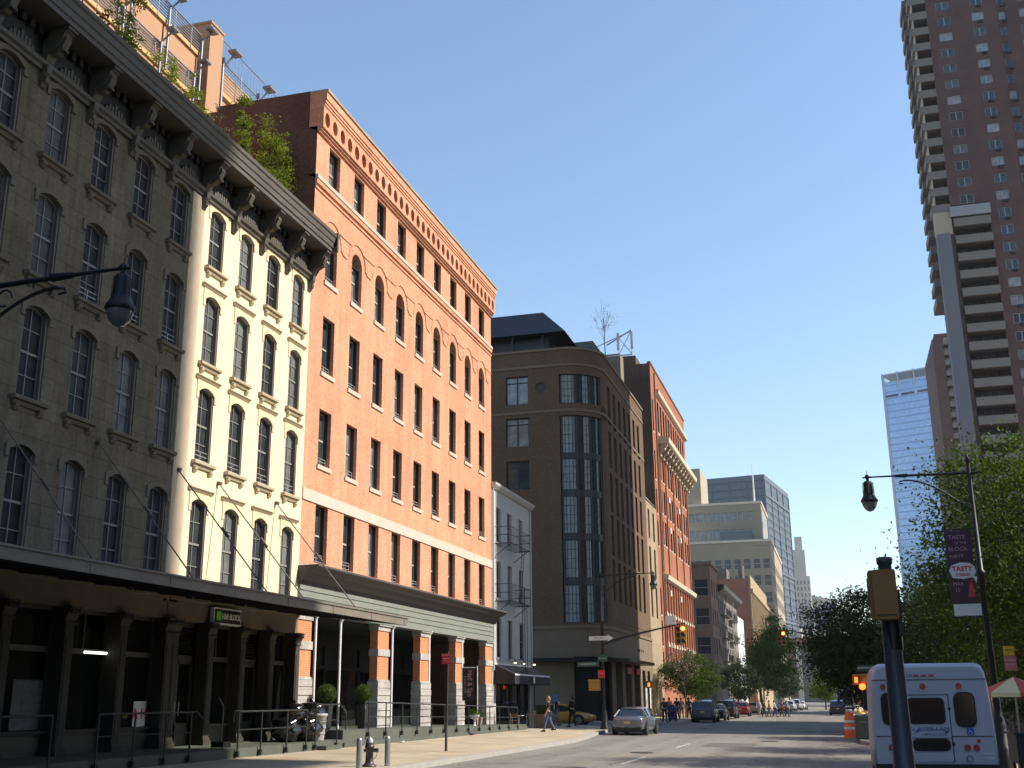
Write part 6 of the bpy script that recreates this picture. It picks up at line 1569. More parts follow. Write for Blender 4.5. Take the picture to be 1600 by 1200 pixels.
def car(name, label, kind, m, loc, rz, group=None, taxi=False, cat='car'):
    K = KINDS[kind]; t = thing(name, label, cat, loc, rz, group)
    q = MB(); rings = []
    def ring(y, hw, zb, zt):
        zm = zb+(zt-zb)*.55
        h = [(hw*.80, zb), (hw*.97, zb+.06), (hw*1.0, zb+(zt-zb)*.35), (hw*1.0, zm), (hw*.97, zt-.08), (hw*.90, zt-.01), (hw*.6, zt+.015), (0, zt+.025)]
        return [(x, y, z) for x, z in h]+[(-x, y, z) for x, z in h[::-1][1:]]
    # densify for smoother shading
    B = K['body']; S = []
    for i in range(len(B)-1):
        for u in (0, .5):
            S.append(tuple(B[i][k]+(B[i+1][k]-B[i][k])*u for k in range(4)))
    S.append(B[-1]); rings = [ring(*s) for s in S]
    q.loft(rings, True, True); bo = obj('body', q, m, t)
    # greenhouse
    Rf = K['roof']; q = MB(); rr = []
    for y, hw, z in Rf:
        rr.append((y, hw, z))
    gl = MB(); lowz = [None]*len(Rf); bz = lambda y: [b_[3]+(c_[3]-b_[3])*((y-b_[0])/(c_[0]-b_[0])) for b_, c_ in zip(B[:-1], B[1:]) if b_[0] <= y <= c_[0]][0]-.04
    bw = lambda y: [b_[1]+(c_[1]-b_[1])*((y-b_[0])/(c_[0]-b_[0])) for b_, c_ in zip(B[:-1], B[1:]) if b_[0] <= y <= c_[0]][0]*.93
    R2 = []
    for y, hw, z in Rf:
        zb_ = min(bz(y), z-.02); R2.append([(bw(y), y, zb_), (hw+.02, y, z-.06 if z-zb_ > .1 else z), (hw-.06, y, z), (-hw+.06, y, z), (-hw-.02, y, z-.06 if z-zb_ > .1 else z), (-bw(y), y, zb_)])
    gl.loft(R2, False, False, False); obj('window_glass', gl, M_cglass, t)
    q = MB(); top = [i for i in range(1, len(Rf)-1)]
    ring_ = []
    for i in top:
        y, hw, z = Rf[i]; ring_.append([(hw+.028, y, z-.075), (hw+.01, y, z-.02), (hw-.08, y, z+.012), (0, y, z+.03), (-hw+.08, y, z+.012), (-hw-.01, y, z-.02), (-hw-.028, y, z-.075)])
    q.loft(ring_, False, True, False)
    def pil(i, j, w_=.035):
        for s in (-1, 1):
            a = Rf[i]; b = Rf[j]; q.bar((s*(bw(a[0])), a[0], min(bz(a[0]), a[2]-.02)), (s*(b[1]+.01), b[0], b[2]-.03), w_, n=5)
    pil(0, 1, .05); pil(len(Rf)-1, len(Rf)-2, .035)
    mid = (Rf[2][0]+Rf[3][0])/2-.05
    for s in (-1, 1): q.bar((s*bw(mid), mid, bz(mid)), (s*(Rf[2][1]+.02), mid, Rf[2][2]-.05), .04, n=5); q.bar((s*bw(Rf[1][0]), Rf[1][0]-.1, bz(Rf[1][0])), (s*(Rf[1][1]+.02), Rf[1][0]+.05, Rf[1][2]-.05), .05, n=5)
    obj('roof', q, m, t)
    q = MB(); L = K['L']; b0 = B[1]; 
    for s in (-1, 1): q.loft([[(s*(b0[1]*a), .045+yy, z) for a, yy, z in ((1.0, .13, b0[3]-.14), (.97, .02, b0[3]-.12), (.72, -.02, b0[3]-.13), (.72, -.02, b0[3]-.29), (.98, .02, b0[3]-.28), (1.012, .2, b0[3]-.25))], [(s*(b0[1]*a*.97), .12+yy, z) for a, yy, z in ((1.0, .13, b0[3]-.14), (.97, .02, b0[3]-.12), (.72, -.02, b0[3]-.13), (.72, -.02, b0[3]-.29), (.98, .02, b0[3]-.28), (1.0, .2, b0[3]-.25))]], True, False)
    obj('tail_light', q, M_tail, t)
    for s in (-1, 1):
        q = MB(); b1 = B[-2]; q.ball((s*b1[1]*.80, b1[0]-.02, b1[3]-.10), .13, 6, .6); obj('headlight', q, M_head, t)
    q = MB(); q.box(-.17, .17, -.005, .06, b0[3]-.29, b0[3]-.18); obj('number_plate', q, M_plate, t)
    q = MB(); q.box(-b0[1]*.9, b0[1]*.9, .02, .3, b0[2]-.03, b0[2]+.10); q.box(-.5, .5, L-.12, L+.0, .32, .44); q.box(-.7, .7, .3, L-.3, .16, .26)
    for s in (-1, 1):
        for w_ in K['wheels']:
            q.bar((s*(.80), w_, K['wr']+.02), (s*(.915 if kind != 'suv' else .945), w_, K['wr']+.02), K['wr']+.06, n=22)
    q.bar((-.5, .0, .25), (-.5, .12, .25), .035, n=8)
    obj('underbody', q, M_trim, t)
    for s in (-1, 1):
        for w_ in K['wheels']:
            q = MB(); x0 = s*.74; x1 = s*(.94 if kind != 'suv' else .97); q.bar((x0, w_, K['wr']), (x1, w_, K['wr']), K['wr'], n=24); wo_ = obj('wheel', q, M_tyre, t)
            q = MB(); x2 = x1+s*.006; q.bar((x1-s*.03, w_, K['wr']), (x2, w_, K['wr']), K['wr']*.62, n=20); obj('rim', q, M_rim, wo_)
            q = MB()
            for k in range(5):
                a = k*1.2566; q.bar((x2+s*.002, w_+.1*math.cos(a+.63), K['wr']+.1*math.sin(a+.63)), (x2+s*.002, w_+K['wr']*.5*math.cos(a+.63), K['wr']+K['wr']*.5*math.sin(a+.63)), .028, n=4)
            obj('rim_gaps', q, M_trim, wo_)
    for s in (-1, 1):
        q = MB(); yy = Rf[-2][0]+.25; q.ball((s*(bw(yy)+.14), yy, bz(yy)+.12), .09, 5, .75); obj('mirror', q, m, t)
    if taxi:
        q = MB(); q.prism([(-.22, Rf[3][2]), (.22, Rf[3][2]), (.16, Rf[3][2]+.18), (-.16, Rf[3][2]+.18)], 1.9, 2.15); rs_ = obj('roof_sign', q, M_white, t)
        q = MB(); q.box(-.4, .4, 1.3, 2.6, Rf[3][2]+.02, Rf[3][2]+.04)
    return t
PK = 'cars parked along the left kerb'
car('parked_car', 'silver sedan stopped at the left kerb, sun glinting on its rear corner', 'sedan', paint('silver_paint', (.17, .185, .225), .5), (-11.2, 61.6, 0), R(-1.5))
car('taxi', 'yellow taxi crossing from the side street before the hotel', 'sedan', paint('taxi_yellow', (.52, .25, .015), .0, .3), (-21.6, 80.4, 0), R(-90), taxi=True, cat='taxi')
car('parked_car', 'dark blue silver sport utility parked first past the crossing', 'suv', paint('slate_paint', (.06, .08, .11), .4), (-11.05, 94.6, 0), 0, PK)
car('parked_car', 'low black sedan between the first two sport utilities', 'sedan', paint('black_car_paint', (.010, .010, .012), .3), (-10.95, 102.5, 0), 0, PK)
car('parked_car', 'dark brown sport utility parked in sunlight beside the crossing strip', 'suv', paint('brown_paint', (.045, .032, .032), .4), (-10.95, 112.5, 0), 0, PK)
car('parked_car', 'deep red hatchback parked with sunlit rear', 'hatch', paint('red_paint', (.28, .015, .015), .3), (-10.8, 127.0, 0), 0, PK)
car('parked_car', 'grey sedan just behind the crossing cyclists', 'sedan', paint('grey_paint', (.16, .16, .18), .5), (-10.4, 141, 0), 0, PK)
for i, (x, y, l) in enumerate(((-8.6, 170, 'pale silver sedan, nearest of the far sunlit row'), (-8.1, 180, 'white hatchback, second of the far sunlit row'), (-7.6, 190, 'white sport utility, third of the far sunlit row'), (-7.2, 200, 'pale sedan at the far end of the sunlit row'))):
    car('parked_car', l, ('sedan', 'hatch', 'suv', 'sedan')[i], paint('pale_paint_%d' % (i % 2), ((.5, .5, .52), (.7, .7, .7))[i % 2], .2), (x, y, 0), R(-4), PK)
car('moving_car', 'black sport utility driving away on the right side of the road', 'suv', paint('black_car_paint', (.010, .010, .012), .3), (-.78, 143.0, 0), 0)
BT = thing('box_truck', 'distant box truck with white framed dark rear door ahead of the black sport utility', 'truck', (.25, 182, 0))
q = MB(); q.box(-1.25, 1.25, 0, 7, .7, 3.0); obj('cargo_box', q, M_white, BT)
q = MB(); q.box(-1.05, 1.05, -.03, 0, .9, 2.75); obj('rear_door', q, M_bframe, BT)
q = MB(); q.box(-1.1, 1.1, 7, 9, .5, 2.3); q.box(-1.0, 1.0, .2, 9, .35, .7); obj('cab', q, M_trim, BT)
for s in (-1, 1):
    for y in (1.5, 8.0):
        q = MB(); q.bar((s*.85, y, .45), (s*1.15, y, .45), .45, n=18); obj('wheel', q, M_tyre, BT)

# white transit van seen from behind
M_van = mat('van_white', (.52, .54, .60), .35, .04, .8, spec=.6, fine=80)
VN = thing('transit_van', 'white wheelchair transit van parked at right, seen from behind with dark windows', 'van', (1.62, 24.0, 0), 0)
def vring(y, hb, ht, zb, zt, r=.16):
    P = [(hb, zb), (hb+.0, zb+.5), (hb-.02, zb+.95), (ht+.04, zt-.45), (ht, zt-r), (ht-r*.3, zt-r*.3), (ht-r, zt)]
    return [(x, y, z) for x, z in P]+[(-x, y, z) for x, z in P[::-1]]
q = MB(); q.loft([vring(.0, 1.08, .99, .42, 2.26, .14), vring(.05, 1.12, 1.03, .38, 2.31), vring(.3, 1.14, 1.06, .36, 2.34), vring(3.6, 1.14, 1.06, .36, 2.34), vring(3.9, 1.10, .98, .4, 2.25)]); VB_ = obj('body', q, M_van, VN)
q = MB(); q.loft([vring(3.9, 1.0, .82, .4, 1.9), vring(4.7, 1.0, .8, .4, 1.25, .1), vring(5.5, .98, .8, .4, 1.05, .1)]); obj('cab', q, M_van, VN)
def rrect(x0, x1, z0, z1, r=.08, n=4):
    P = []
    for cx_, cz_, a0 in ((x1-r, z1-r, 0), (x0+r, z1-r, 90), (x0+r, z0+r, 180), (x1-r, z0+r, 270)):
        for i in range(n+1): a = R(a0+90*i/n); P.append((cx_+r*math.cos(a), cz_+r*math.sin(a)))
    return P
q = MB(); q.prism(rrect(-.50, .32, .50, 1.74, .04), -.018, .02); dr = obj('rear_door', q, M_van, VN)
q = MB(); q.box(-.51, -.495, -.022, 0, .5, 1.74); q.box(.315, .33, -.022, 0, .5, 1.74); q.box(-.51, .33, -.022, 0, 1.73, 1.745); q.box(-.51, .33, -.024, 0, .93, .94); obj('door_gap', q, M_trim, dr)
M_vwin = mat('van_window', (.010, .012, .013), .04, .2, 2, spec=.5)
def vwin(nm, x0, x1, z0, z1, y, par, r=.07):
    q = MB(); q.prism(rrect(x0-.025, x1+.025, z0-.025, z1+.025, r+.02), y, y+.02); o = obj(nm, q, M_trim, par)
    q = MB(); q.prism(rrect(x0, x1, z0, z1, r), y-.006, y+.01); obj('pane', q, M_vwin, o); return o
vwin('window', -.42, .22, 1.22, 1.66, -.035, dr); vwin('window', -.38, .26, .72, .90, -.035, dr)
q = MB(); q.box(.30, .35, -.05, -.01, 1.46, 1.50); q.box(.31, .36, -.05, -.01, .80, .86); q.bar((.2, -.06, 1.05), (.26, -.06, 1.05), .012); obj('hinge', q, M_trim, dr)
vwin('side_window', .44, .78, 1.16, 1.76, -.03, VN, .11); vwin('side_window', -.90, -.64, 1.2, 1.76, -.03, VN, .1)
q = MB(); 
for z in (2.02, .96): q.box(-1.06, 1.06, -.012, .03, z, z+.012)
q.box(-1.1, 1.1, -.05, .1, .30, .44); obj('seam', q, M_trim, VN)
q = MB(); q.box(-1.12, 1.12, -.14, .05, .30, .46); obj('bumper', q, M_trim, VN)
for x, z, r_ in ((-.12, 1.90, .055), (.54, 1.90, .055), (-.86, 1.9, .055), (.58, .76, .06), (.74, .76, .06), (-.8, .76, .06), (-.66, .76, .06)):
    q = MB(); q.bar((x, .02, z), (x, -.03, z), r_, n=16); q.bar((x, -.025, z), (x, -.035, z), r_*.8, n=16); obj('tail_light', q, M_tail, VN)
q = MB()
for x in (-.22, -.08, .06): q.box(x-.05, x+.05, -.03, .02, 2.09, 2.12)
q.box(.76, .83, -.02, .02, .86, .91); obj('marker_light', q, M_tail, VN)
M_vblue = mat('livery_blue', (.06, .16, .38), .5, .05, 3)
text('lettering', 'ACCESS-A-RIDE', .085, M_vblue, VN, at(.0, -.026, 1.10), .002, .002); text('lettering', '1-877-337-2017', .07, M_vblue, VN, at(.0, -.026, 1.0), .002)
text('lettering', 'ACCESS', .075, M_vblue, VN, at(-.42, -.004, 2.10), .002)
q = MB(); q.add([(-.36, -.024, 1.04), (-.24, -.024, 1.14), (-.27, -.024, 1.04)], [(0, 1, 2)]); q.add([(-.42, -.024, 1.08), (-.34, -.024, 1.10), (-.34, -.024, 1.07)], [(0, 1, 2)]); obj('livery_swoosh', q, M_vblue, VN)
q = MB(); q.box(.60, .73, -.02, .02, .99, 1.12); ic = obj('wheelchair_sign', q, mat('access_blue', (.03, .15, .5), .5, .05, 3), VN)
q = MB(); q.tube([(.655+.03*math.cos(a), -.025, 1.03+.03*math.sin(a)) for a in [R(100+i*30) for i in range(9)]], .005, 5); q.bar((.65, -.025, 1.09), (.655, -.025, 1.05), .006); q.bar((.655, -.025, 1.05), (.69, -.025, 1.05), .005); q.bar((.69, -.025, 1.05), (.70, -.025, 1.01), .005); q.ball((.65, -.025, 1.10), .009, 4); obj('wheelchair_symbol', q, M_bw, ic)
q = MB(); q.tube([(.60+.055*math.cos(a), -.03, .57+.055*math.sin(a)) for a in [2*math.pi*i/12 for i in range(13)]], .01, 6); obj('tow_ring', q, M_steel, VN)
q = MB(); q.box(.86, 1.04, -.006, .02, .55, .66); text('lettering', 'NO SMOKING', .035, M_vblue, VN, at(.92, -.012, .62), .001); obj('notice', q, M_white, VN)
for s in (-1, 1):
    for y in (1.2, 4.6):
        q = MB(); q.bar((s*.78, y, .36), (s*1.1, y, .36), .36, n=22); obj('wheel', q, M_tyre, VN)

for o in VN.children:
    if o.name.split('.')[0] != 'wheel': o.location.z += .40
# ------------------------------------------------------------ people
M_skin = mat('skin', (.48, .30, .22), .55, .05, 4); M_skin2 = mat('skin_dark', (.22, .12, .08), .55, .05, 4)
def skin_mesh(name, verts, edges, radii, m, sub=1, root=0):
    me = bpy.data.meshes.new(name); me.from_pydata(verts, edges, [])
    o = bpy.data.objects.new(name, me); COL.objects.link(o)
    md = o.modifiers.new('s', 'SKIN'); md.use_smooth_shade = True
    sv = me.skin_vertices[0].data if me.skin_vertices else None
    if sv is None:
        bpy.context.view_layer.update(); sv = me.skin_vertices[0].data
    for i, r_ in enumerate(radii): sv[i].radius = (r_, r_) if not isinstance(r_, tuple) else r_
    sv[root].use_root = True
    if sub: s2 = o.modifiers.new('u', 'SUBSURF'); s2.levels = sub; s2.render_levels = sub
    dg = bpy.context.evaluated_depsgraph_get(); me2 = bpy.data.meshes.new_from_object(o.evaluated_get(dg)); me2.name = name
    bpy.data.objects.remove(o); bpy.data.meshes.remove(me)
    me2.materials.clear(); me2.materials.append(m); return me2
def person(label, loc, rz, h=1.72, top=(.02, .02, .02), legs=(.05, .08, .16), hair=(.03, .02, .015), stride=.22, arm=(.1, -.1), sleeves=False, skin=None, group=None, skirt=False, lean=0.0, cyc=False):
    """figure facing +Y before rotation"""
    k = h/1.72; t = thing('person', label, 'person', loc, rz, group); sk = skin or M_skin
    V = []; E_ = []; Rr = []
    def v(p, r_, par=None):
        V.append((p[0]*k, (p[1]+lean*max(0, p[2]-.9))*k, p[2]*k)); Rr.append(tuple(x*k for x in r_) if isinstance(r_, tuple) else r_*k)
        if par is not None: E_.append((par, len(V)-1))
        return len(V)-1
    pel = v((0, 0, .95), (.155, .11)); wst = v((0, 0, 1.10), (.125, .09), pel); ch = v((0, .01, 1.30), (.165, .105), wst); sh = v((0, .0, 1.42), (.12, .085), ch); nk = v((0, .01, 1.50), .052, sh); hd0 = v((0, .02, 1.57), .07, nk); hd1 = v((0, .025, 1.63), (.078, .095), hd0); v((0, .015, 1.69), (.06, .075), hd1)
    J = {}
    for s, st in ((-1, stride), (1, -stride)):
        hp = v((s*.09, 0, .90), .095, pel); kn = v((s*.10, st*.45+.04, .50), .062, hp); lift = .0 if st > 0 else .07
        an = v((s*.10, st*.9-(.04 if st < 0 else 0), .09+lift), .038, kn); v((s*.10, st*.9-.03-(.04 if st < 0 else 0), .045+lift), .04, an); v((s*.11, st*.9+.13-(.04 if st < 0 else 0), .035+lift*.5), .03, len(V)-1)
        J[s] = (hp, kn, an)
    for s, sw in ((-1, arm[0]), (1, arm[1])):
        so_ = v((s*.19, 0, 1.39), .058, sh); el = v((s*.235, -.02+sw*.5, 1.13), .040, so_); wr_ = v((s*.23, .06+sw, .90), .026, el)
        pa = v((s*.232, .075+sw*1.05, .845), (.026, .036), wr_)
        for i, (dy, L_) in enumerate(((-.028, .062), (-.010, .078), (.010, .074), (.026, .055))):
            f1 = v((s*.232, .08+sw*1.05+dy, .80), .010, pa); v((s*.222, .085+sw*1.05+dy*1.1, .80-L_), .008, f1)
        th = v((s*.225, .105+sw*1.05, .83), .010, pa); v((s*.215, .125+sw*1.05, .79), .008, th)
    me = skin_mesh('body', V, E_, Rr, sk, 1); bo = obj('body', me, None, t)
    # clothing: shells a little larger than the body over the same bones
    def cloth(nm, idx, grow, m, extra=None):
        ids = sorted(set(i for e in idx for i in e)); mp = {a: i for i, a in enumerate(ids)}
        vv = [V[i] for i in ids]; rr = [tuple(x+grow for x in Rr[i]) if isinstance(Rr[i], tuple) else Rr[i]+grow for i in ids]
        obj(nm, skin_mesh(nm, vv, [(mp[a], mp[b]) for a, b in idx], rr, m, 1), None, t)
    hp1, kn1, an1 = J[-1]; hp2, kn2, an2 = J[1]
    cloth('trousers', [(pel, hp1), (hp1, kn1), (kn1, an1), (pel, hp2), (hp2, kn2), (kn2, an2)], .014, mat('cloth_%02d%02d%02d' % tuple(int(c*99) for c in legs), legs, .85, .12, 5))
    tm = mat('cloth_%02d%02d%02d' % tuple(int(c*99) for c in top), top, .85, .12, 5); e = [(pel, wst), (wst, ch), (ch, sh)]
    for a, b in E_:
        if a == sh and abs(V[b][0]) > .1:
            e.append((a, b)); nb = [d for c, d in E_ if c == b]
            if nb:
                e.append((b, nb[0]))
                if sleeves: e += [(nb[0], d) for c, d in E_ if c == nb[0]]
    cloth('shirt', e, .016, tm)
    q = MB(); q.ball((0, -.012*k+lean*.75*k, 1.645*k), .098*k, 8, 1.12); q.ball((0, -.05*k+lean*.7*k, 1.58*k), .075*k, 6, 1.3); obj('hair', q, mat('hair_%02d' % int(hair[0]*99), hair, .6, .2, 8), t)
    q = MB(); fy = (.025+.088+lean*.72)*k
    q.add([(0, fy-.005, 1.635*k), (-.014*k, fy, 1.60*k), (.014*k, fy, 1.60*k), (0, fy+.02, 1.598*k)], [(0, 1, 3), (0, 3, 2), (1, 2, 3)]); obj('nose', q, sk, t)
    q = MB()
    for s in (-1, 1): q.ball((s*.032*k, fy-.012, 1.642*k), .010*k, 4)
    q.box(-.022*k, .022*k, fy-.006, fy+.004, 1.568*k, 1.574*k); obj('face_features', q, mat('dark_features', (.05, .02, .02), .5, .1, 3), t)
    q = MB()
    for s in (-1, 1):
        yy = [V[J[s][2]+1][1], V[J[s][2]+2][1]]; zz = V[J[s][2]+1][2]; q.loft([[(s*.105*k+.045*k*math.cos(a), y, zz+dz+hh*k*math.sin(a)) for a in [2*math.pi*i/8 for i in range(8)]] for y, dz, hh in ((yy[0]-.05, 0, .035), (yy[0]+.03, .01, .055), (yy[1]-.02, -.005, .04), (yy[1]+.05, -.012, .02))])
    obj('shoes', q, M_trim, t)
    return t
person('woman walking on the sunny pavement in black top and blue jeans, pale bare arm', (-15.05, 59.8, .15), R(100), 1.78, (.015, .015, .018), (.07, .11, .22), (.30, .20, .10), .26, (.05, .12))
person('person dressed all in black walking in the shade in front of the taxi', (-15.96, 69.4, .15), R(70), 1.82, (.01, .01, .01), (.008, .008, .008), (.02, .015, .01), .2, sleeves=True)
person('person in grey trousers in the shade between planter and taxi', (-17.5, 71.6, .15), R(-60), 1.75, (.02, .02, .025), (.17, .17, .18), (.03, .02, .02), .18, sleeves=True)
person('dark silhouetted person standing in deep shade at the far left of the platform', (-17.9, 20.6, .42), R(-100), 1.75, (.02, .02, .02), (.02, .02, .02), (.02, .02, .02), .04, sleeves=True)
G_ = 'pedestrians on the far left corner'
for x, y, a, tp, lg, l in ((-12.75, 85.6, 200, (.02, .02, .03), (.03, .03, .05), 'person in dark jacket at the corner left of the others'), (-13.3, 92, 180, (.25, .22, .2), (.05, .05, .06), 'person in pale grey top walking by the hotel shops'), (-13.2, 95.5, 30, (.015, .015, .02), (.02, .02, .03), 'person in black standing by the hotel shops'), (-13.1, 97.5, 200, (.42, .36, .28), (.35, .25, .16), 'sunlit person in tan clothes near the red sign'), (-12.9, 101, 20, (.04, .05, .15), (.03, .03, .03), 'person in dark blue beside the mailbox'), (-13.3, 103.5, 190, (.6, .35, .25), (.5, .4, .3), 'sunlit person in salmon shirt on the far pavement')):
    person(l, (x, y, .15), R(a), 1.74, tp, lg, (.03, .02, .015), .15, sleeves=True, group=G_)
def bicycle(label, loc, rz, group, m):
    t = thing('bicycle', label, 'bicycle', loc, rz, group)
    for y in (-.52, .52):
        q = MB(); q.tube([(0, y+.33*math.cos(a), .34+.33*math.sin(a)) for a in [2*math.pi*i/20 for i in range(21)]], .018, 5)
        for k in range(8): a = k*.785; q.bar((0, y, .34), (0, y+.33*math.cos(a), .34+.33*math.sin(a)), .003, n=3)
        obj('wheel', q, M_tyre, t)
    q = MB()
    for a, b in (((0, -.52, .34), (0, -.05, .30)), ((0, -.05, .30), (0, -.18, .82)), ((0, -.18, .75), (0, .36, .80)), ((0, -.05, .30), (0, .38, .72)), ((0, .36, .85), (0, .52, .34)), ((0, -.52, .34), (0, -.18, .72))): q.bar(a, b, .017, n=6)
    q.bar((-.25, .33, .98), (.25, .33, .98), .014); q.bar((0, .36, .82), (0, .33, .98), .014); obj('frame', q, m, t)
    q = MB(); q.ball((0, -.20, .88), .09, 5, .4); obj('saddle', q, M_trim, t)
    return t
GB = 'group crossing the far road with bicycles'
for i, (x, y, a, tp, lg, l) in enumerate(((-8.3, 127.5, -80, (.02, .02, .02), (.02, .02, .02), 'person in black at the left of the crossing group'), (-7.65, 125.0, -75, (.45, .22, .06), (.10, .08, .06), 'person in orange top leaning forward in the crossing group'), (-7.15, 127.0, -85, (.66, .63, .60), (.05, .05, .07), 'person in white shirt in the middle of the crossing group'), (-6.5, 128.5, -70, (.28, .08, .06), (.06, .05, .05), 'person in dull red top pushing a bicycle at the right of the group'), (-6.0, 129.5, -70, (.4, .36, .3), (.05, .05, .06), 'person in beige at the right end of the crossing group'), (-9.2, 133.0, 180, (.66, .64, .6), (.35, .3, .28), 'person in long white shirt walking behind the crossing group'))):
    person(l, (x, y, 0), R(a), 1.70, tp, lg, (.04, .025, .02), .22, (.2, .15), sleeves=True, group=GB, lean=.12 if i in (1, 3) else 0)
bicycle('bicycle pushed at the left of the crossing group', (-8.0, 125.4, 0), R(-80), GB, M_black); bicycle('bicycle pushed at the right of the crossing group', (-6.4, 127.6, 0), R(-75), GB, M_black)
for x, y, l in ((-12.9, 86.9, 'dark bicycle locked at the kerb corner, nearer one'), (-12.65, 88.4, 'dark bicycle locked at the kerb by the mailbox')): bicycle(l, (x, y, .15 if x < -11.72 else .15), R(35), 'locked bicycles at the kerb', M_black)

# ------------------------------------------------------------ trees
def tree(name, label, x, y, z0, crown, trunk_h, r_tr, m, n, size, seed, group=None, clumps=60, z_lo=-.75, spread=1.0, sprigs=0, lean=(0, 0)):
    """tapered trunk, limbs reaching to leaf clumps, leaves as small faces through the crown's volume"""
    rnd = random.Random(seed); t = thing(name, label, 'tree', (x, y, z0), 0, group)
    cx_, cy_, cz_, rx, ry, rz_ = crown
    q = MB(); q.tube([(0, 0, 0), (lean[0]*.3+.05, .02, trunk_h*.5), (lean[0]*.7, .04, trunk_h), (cx_*.8, cy_*.8, cz_)], [r_tr*1.25, r_tr, r_tr*.75, r_tr*.3], 9)
    C = []
    for i in range(clumps):
        for _ in range(40):
            v_ = Vector((rnd.uniform(-1, 1), rnd.uniform(-1, 1), rnd.uniform(z_lo, 1)))
            if .25 < v_.length < 1: break
        v_ *= rnd.uniform(.85, 1.12); C.append(Vector((cx_+v_.x*rx, cy_+v_.y*ry, cz_+v_.z*rz_)))
    for i, c in enumerate(C):
        if i % 2 == 0:
            s = Vector((cx_*.4+lean[0]*.5, cy_*.4, trunk_h+(cz_-trunk_h)*rnd.uniform(0, .8))); mdl = (s+c)/2+Vector((rnd.uniform(-.3, .3), rnd.uniform(-.3, .3), -.15))
            q.tube([s, mdl, c], [r_tr*.28, r_tr*.15, .012], 5)
    obj('trunk', q, M_bark, t)
    q = MB(); R0 = (rx*ry*rz_)**(1/3)
    P = []; per = n//clumps
    for c in C:
        cs = R0*rnd.uniform(.11, .25)*spread; fl = rnd.uniform(.35, .7)
        for _ in range(int(per*rnd.uniform(.5, 1.5))):
            P.append((c.x+rnd.gauss(0, cs), c.y+rnd.gauss(0, cs), c.z+rnd.gauss(0, cs*fl)))
    for _ in range(sprigs):
        v_ = Vector((rnd.gauss(0, 1), rnd.gauss(0, 1), rnd.gauss(0, .8))).normalized(); b = Vector((cx_+v_.x*rx, cy_+v_.y*ry, cz_+v_.z*rz_))
        for j in range(26):
            u = rnd.uniform(-.6, 1)**1.0; P.append(tuple(b+v_*u*R0*.16+Vector((rnd.gauss(0, .07), rnd.gauss(0, .07), rnd.gauss(0, .05)-.1*u))))
    leaves(q, P, size, rnd, .8); obj('crown', q, m, t)
    return t
GT = 'street trees along the right hand pavement'
tree('street_tree', 'big sunlit leafy tree behind the bannered lamp at the right edge', 6.6, 41.0, .15, (-.3, 0, 6.3, 3.3, 3.6, 4.2), 2.6, .16, M_leafn, 42000, .13, 1, GT, 190, -.9, sprigs=90)
tree('street_tree', 'leafy tree filling the right edge nearer the camera', 7.6, 33.5, .15, (0, 0, 5.6, 2.6, 3.0, 3.2), 2.4, .14, M_leafn, 32000, .12, 2, GT, 150, -.95, sprigs=60)
tree('street_tree', 'tree with thin grey green branches crossing in front of the glass skyscraper', 5.6, 50.0, .15, (-.6, 0, 4.9, 2.7, 3.2, 2.5), 2.2, .13, M_leafd, 24000, .12, 3, GT, 120, -.95, sprigs=60)
tree('street_tree', 'large dark round tree behind the yellow signal at the road side', 2.6, 76.0, .15, (-1.2, 0, 5.2, 3.5, 3.6, 3.3), 2.6, .18, M_leafd, 36000, .16, 4, GT, 170, -.9, sprigs=50)
tree('street_tree', 'dark tree between the litter bin corner and the white van', 6.2, 64.0, .15, (-.5, 0, 4.6, 3.2, 3.4, 3.0), 2.2, .16, M_leafd, 30000, .15, 5, GT, 130, -1.0, sprigs=30)
tree('street_tree', 'shaded tree deep at right behind the food cart umbrella', 9.5, 58.0, .15, (0, 0, 4.6, 3.6, 4.0, 3.6), 2.0, .16, M_leafd, 18000, .17, 6, GT, 80, -1.0)
tree('street_tree', 'shaded tree at the far right behind the garden wall', 11.5, 74.0, .15, (0, 0, 5.0, 4.2, 4.5, 4.2), 2.0, .16, M_leafd, 18000, .2, 7, GT, 80, -1.0)
tree('street_tree', 'distant dark tree filling the gap beside the pink corner house', 3.2, 104.0, .15, (0, 0, 4.2, 3.2, 4.0, 3.2), 2.0, .16, M_leafd, 14000, .2, 8, GT, 80, -1.0)
GL = 'street trees along the left hand pavement'
tree('street_tree', 'dark green tree in front of the loft block shops', -13.3, 111.0, .15, (-.6, 0, 3.9, 2.6, 3.2, 2.1), 2.0, .13, M_leafm, 15000, .17, 9, GL, 70, -.9, sprigs=30)
tree('street_tree', 'tall light green tree in front of the yellow stone block', -10.6, 158.0, .15, (1.6, 0, 7.0, 3.1, 3.5, 4.9), 3.0, .2, M_leafl, 17000, .26, 10, GL, 80, -.95, sprigs=20)
tree('street_tree', 'very dark low round tree under the tall light green one', -12.2, 142.0, .15, (.5, 0, 3.4, 2.1, 2.5, 2.4), 1.8, .13, M_leafd, 10000, .2, 11, GL, 50, -1.0)
tree('street_tree', 'small light green tree near the middle of the distant street', -3.0, 205.0, 0, (0, 0, 4.0, 2.6, 2.6, 2.6), 2.0, .13, M_leafl, 6000, .26, 12, GL, 40, -1.0)
tree('street_tree', 'dark rounded tree far away at the end of the left pavement', -10.5, 240.0, .15, (0, 0, 5.5, 3.4, 3.4, 4.0), 2.0, .16, M_leafd, 6000, .34, 13, GL, 40, -1.0)
tree('bare_tree', 'thin sparse pinkish branched tree by the hotel base', -13.6, 104.0, .15, (0, 0, 4.8, 1.6, 1.8, 1.5), 2.4, .07, mat('dry_leaf', (.25, .17, .13), .8, .2, 5), 900, .13, 14, GL, 46, -.9)
GR = 'plants on the roof behind the cornice'
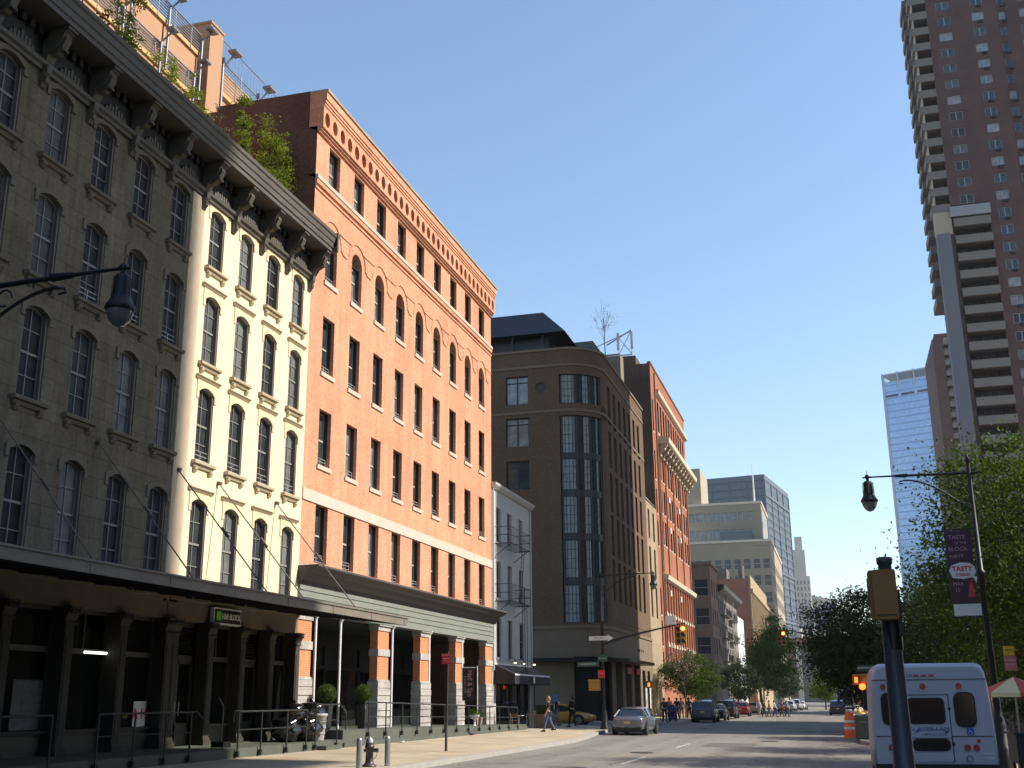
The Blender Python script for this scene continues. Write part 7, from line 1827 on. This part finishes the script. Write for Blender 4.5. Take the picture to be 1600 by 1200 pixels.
def roofplant(label, x, y, z, w_, h, m, n, seed, size=.09, nm='roof_shrub'):
    t = tree(nm, label, x, y, z, (0, 0, h*.55, w_/2, w_/2, h*.50), h*.25, .035, m, n, size, seed, GR, max(16, int(n/120)), -1.0, 1.0, sprigs=14)
    q = MB(); q.lathe([(.22, 0), (.3, .4), (.28, .42), (.02, .4)], 0, 0, 12); obj('tub', q, M_iron, t); t['category'] = 'shrub'
roofplant('bushy bright green shrub beside the dark side wall of the red building', -21.0, 38.0, 19.95, 1.35, 5.2, M_leafr, 9000, 20)
roofplant('tall narrow bright green shrub left of the bushy one', -21.4, 36.15, 19.95, .5, 5.6, M_leafr, 3600, 21)
roofplant('thin brownish twiggy shrub left of the narrow green one', -21.2, 34.1, 19.95, .9, 3.7, mat('twig_leaf', (.16, .13, .06), .8, .2, 4), 700, 22, .08)
roofplant('feathery green bush right of centre on the cornice roof', -21.2, 32.2, 19.95, 1.1, 4.0, M_leafr, 3400, 23)
roofplant('feathery green bush in the middle of the cornice roof', -21.3, 30.4, 19.95, 1.1, 3.9, M_leafr, 2600, 24)
roofplant('tall feathery green bush towards the left of the cornice roof', -21.2, 28.0, 19.95, 1.0, 5.2, M_leafr, 3600, 25)
roofplant('small reddish brown plant at the left of the cornice roof', -21.2, 26.6, 19.95, .8, 3.6, mat('red_leaf', (.12, .04, .02), .7, .2, 4), 420, 26, .12)
t = tree('bare_tree', 'leafless twiggy tree on the hotel roof against the sky', -18.6, 97.5, 31.0, (0, 0, 5.0, 1.3, 1.3, 1.8), 2.4, .05, mat('dry_twig', (.10, .09, .08), .8, .2, 4), 260, .09, 30, None, 40, -.9)

# ------------------------------------------------------------ everything on the street stands on the sloping street
FLAT = {'car', 'taxi', 'truck', 'van', 'bicycle', 'person', 'tree', 'street lamp', 'traffic signal', 'post', 'mailbox', 'flag', 'table', 'chair', 'wall'}
for o in list(bpy.data.objects):
    if o.parent or 'category' not in o or o.get('category') not in FLAT or o.location.z > 1: continue
    x, y, z = o.location
    if x < -17.25 and z > .3: continue
    on_pave = abs(z-.15) < .012
    o.location.z = zs(x)-(.02 if o['category'] == 'tree' else 0) if on_pave else (zr(x) if abs(z) < .011 else z)

# ------------------------------------------------------------ thin summer haze over the whole street
q = MB(); q.box(-900, 900, -120, 1000, -2.2, 232)
hz = bpy.data.materials.new('haze'); hz.use_nodes = True; n = hz.node_tree
n.nodes.remove(n.nodes['Principled BSDF']); pv = n.nodes.new('ShaderNodeVolumePrincipled')
pv.inputs['Color'].default_value = (.86, .92, 1.0, 1); pv.inputs['Density'].default_value = .00011; pv.inputs['Anisotropy'].default_value = 0.0
n.links.new(pv.outputs[0], n.nodes['Material Output'].inputs['Volume'])
tag(obj('haze', q, hz), kind='stuff')
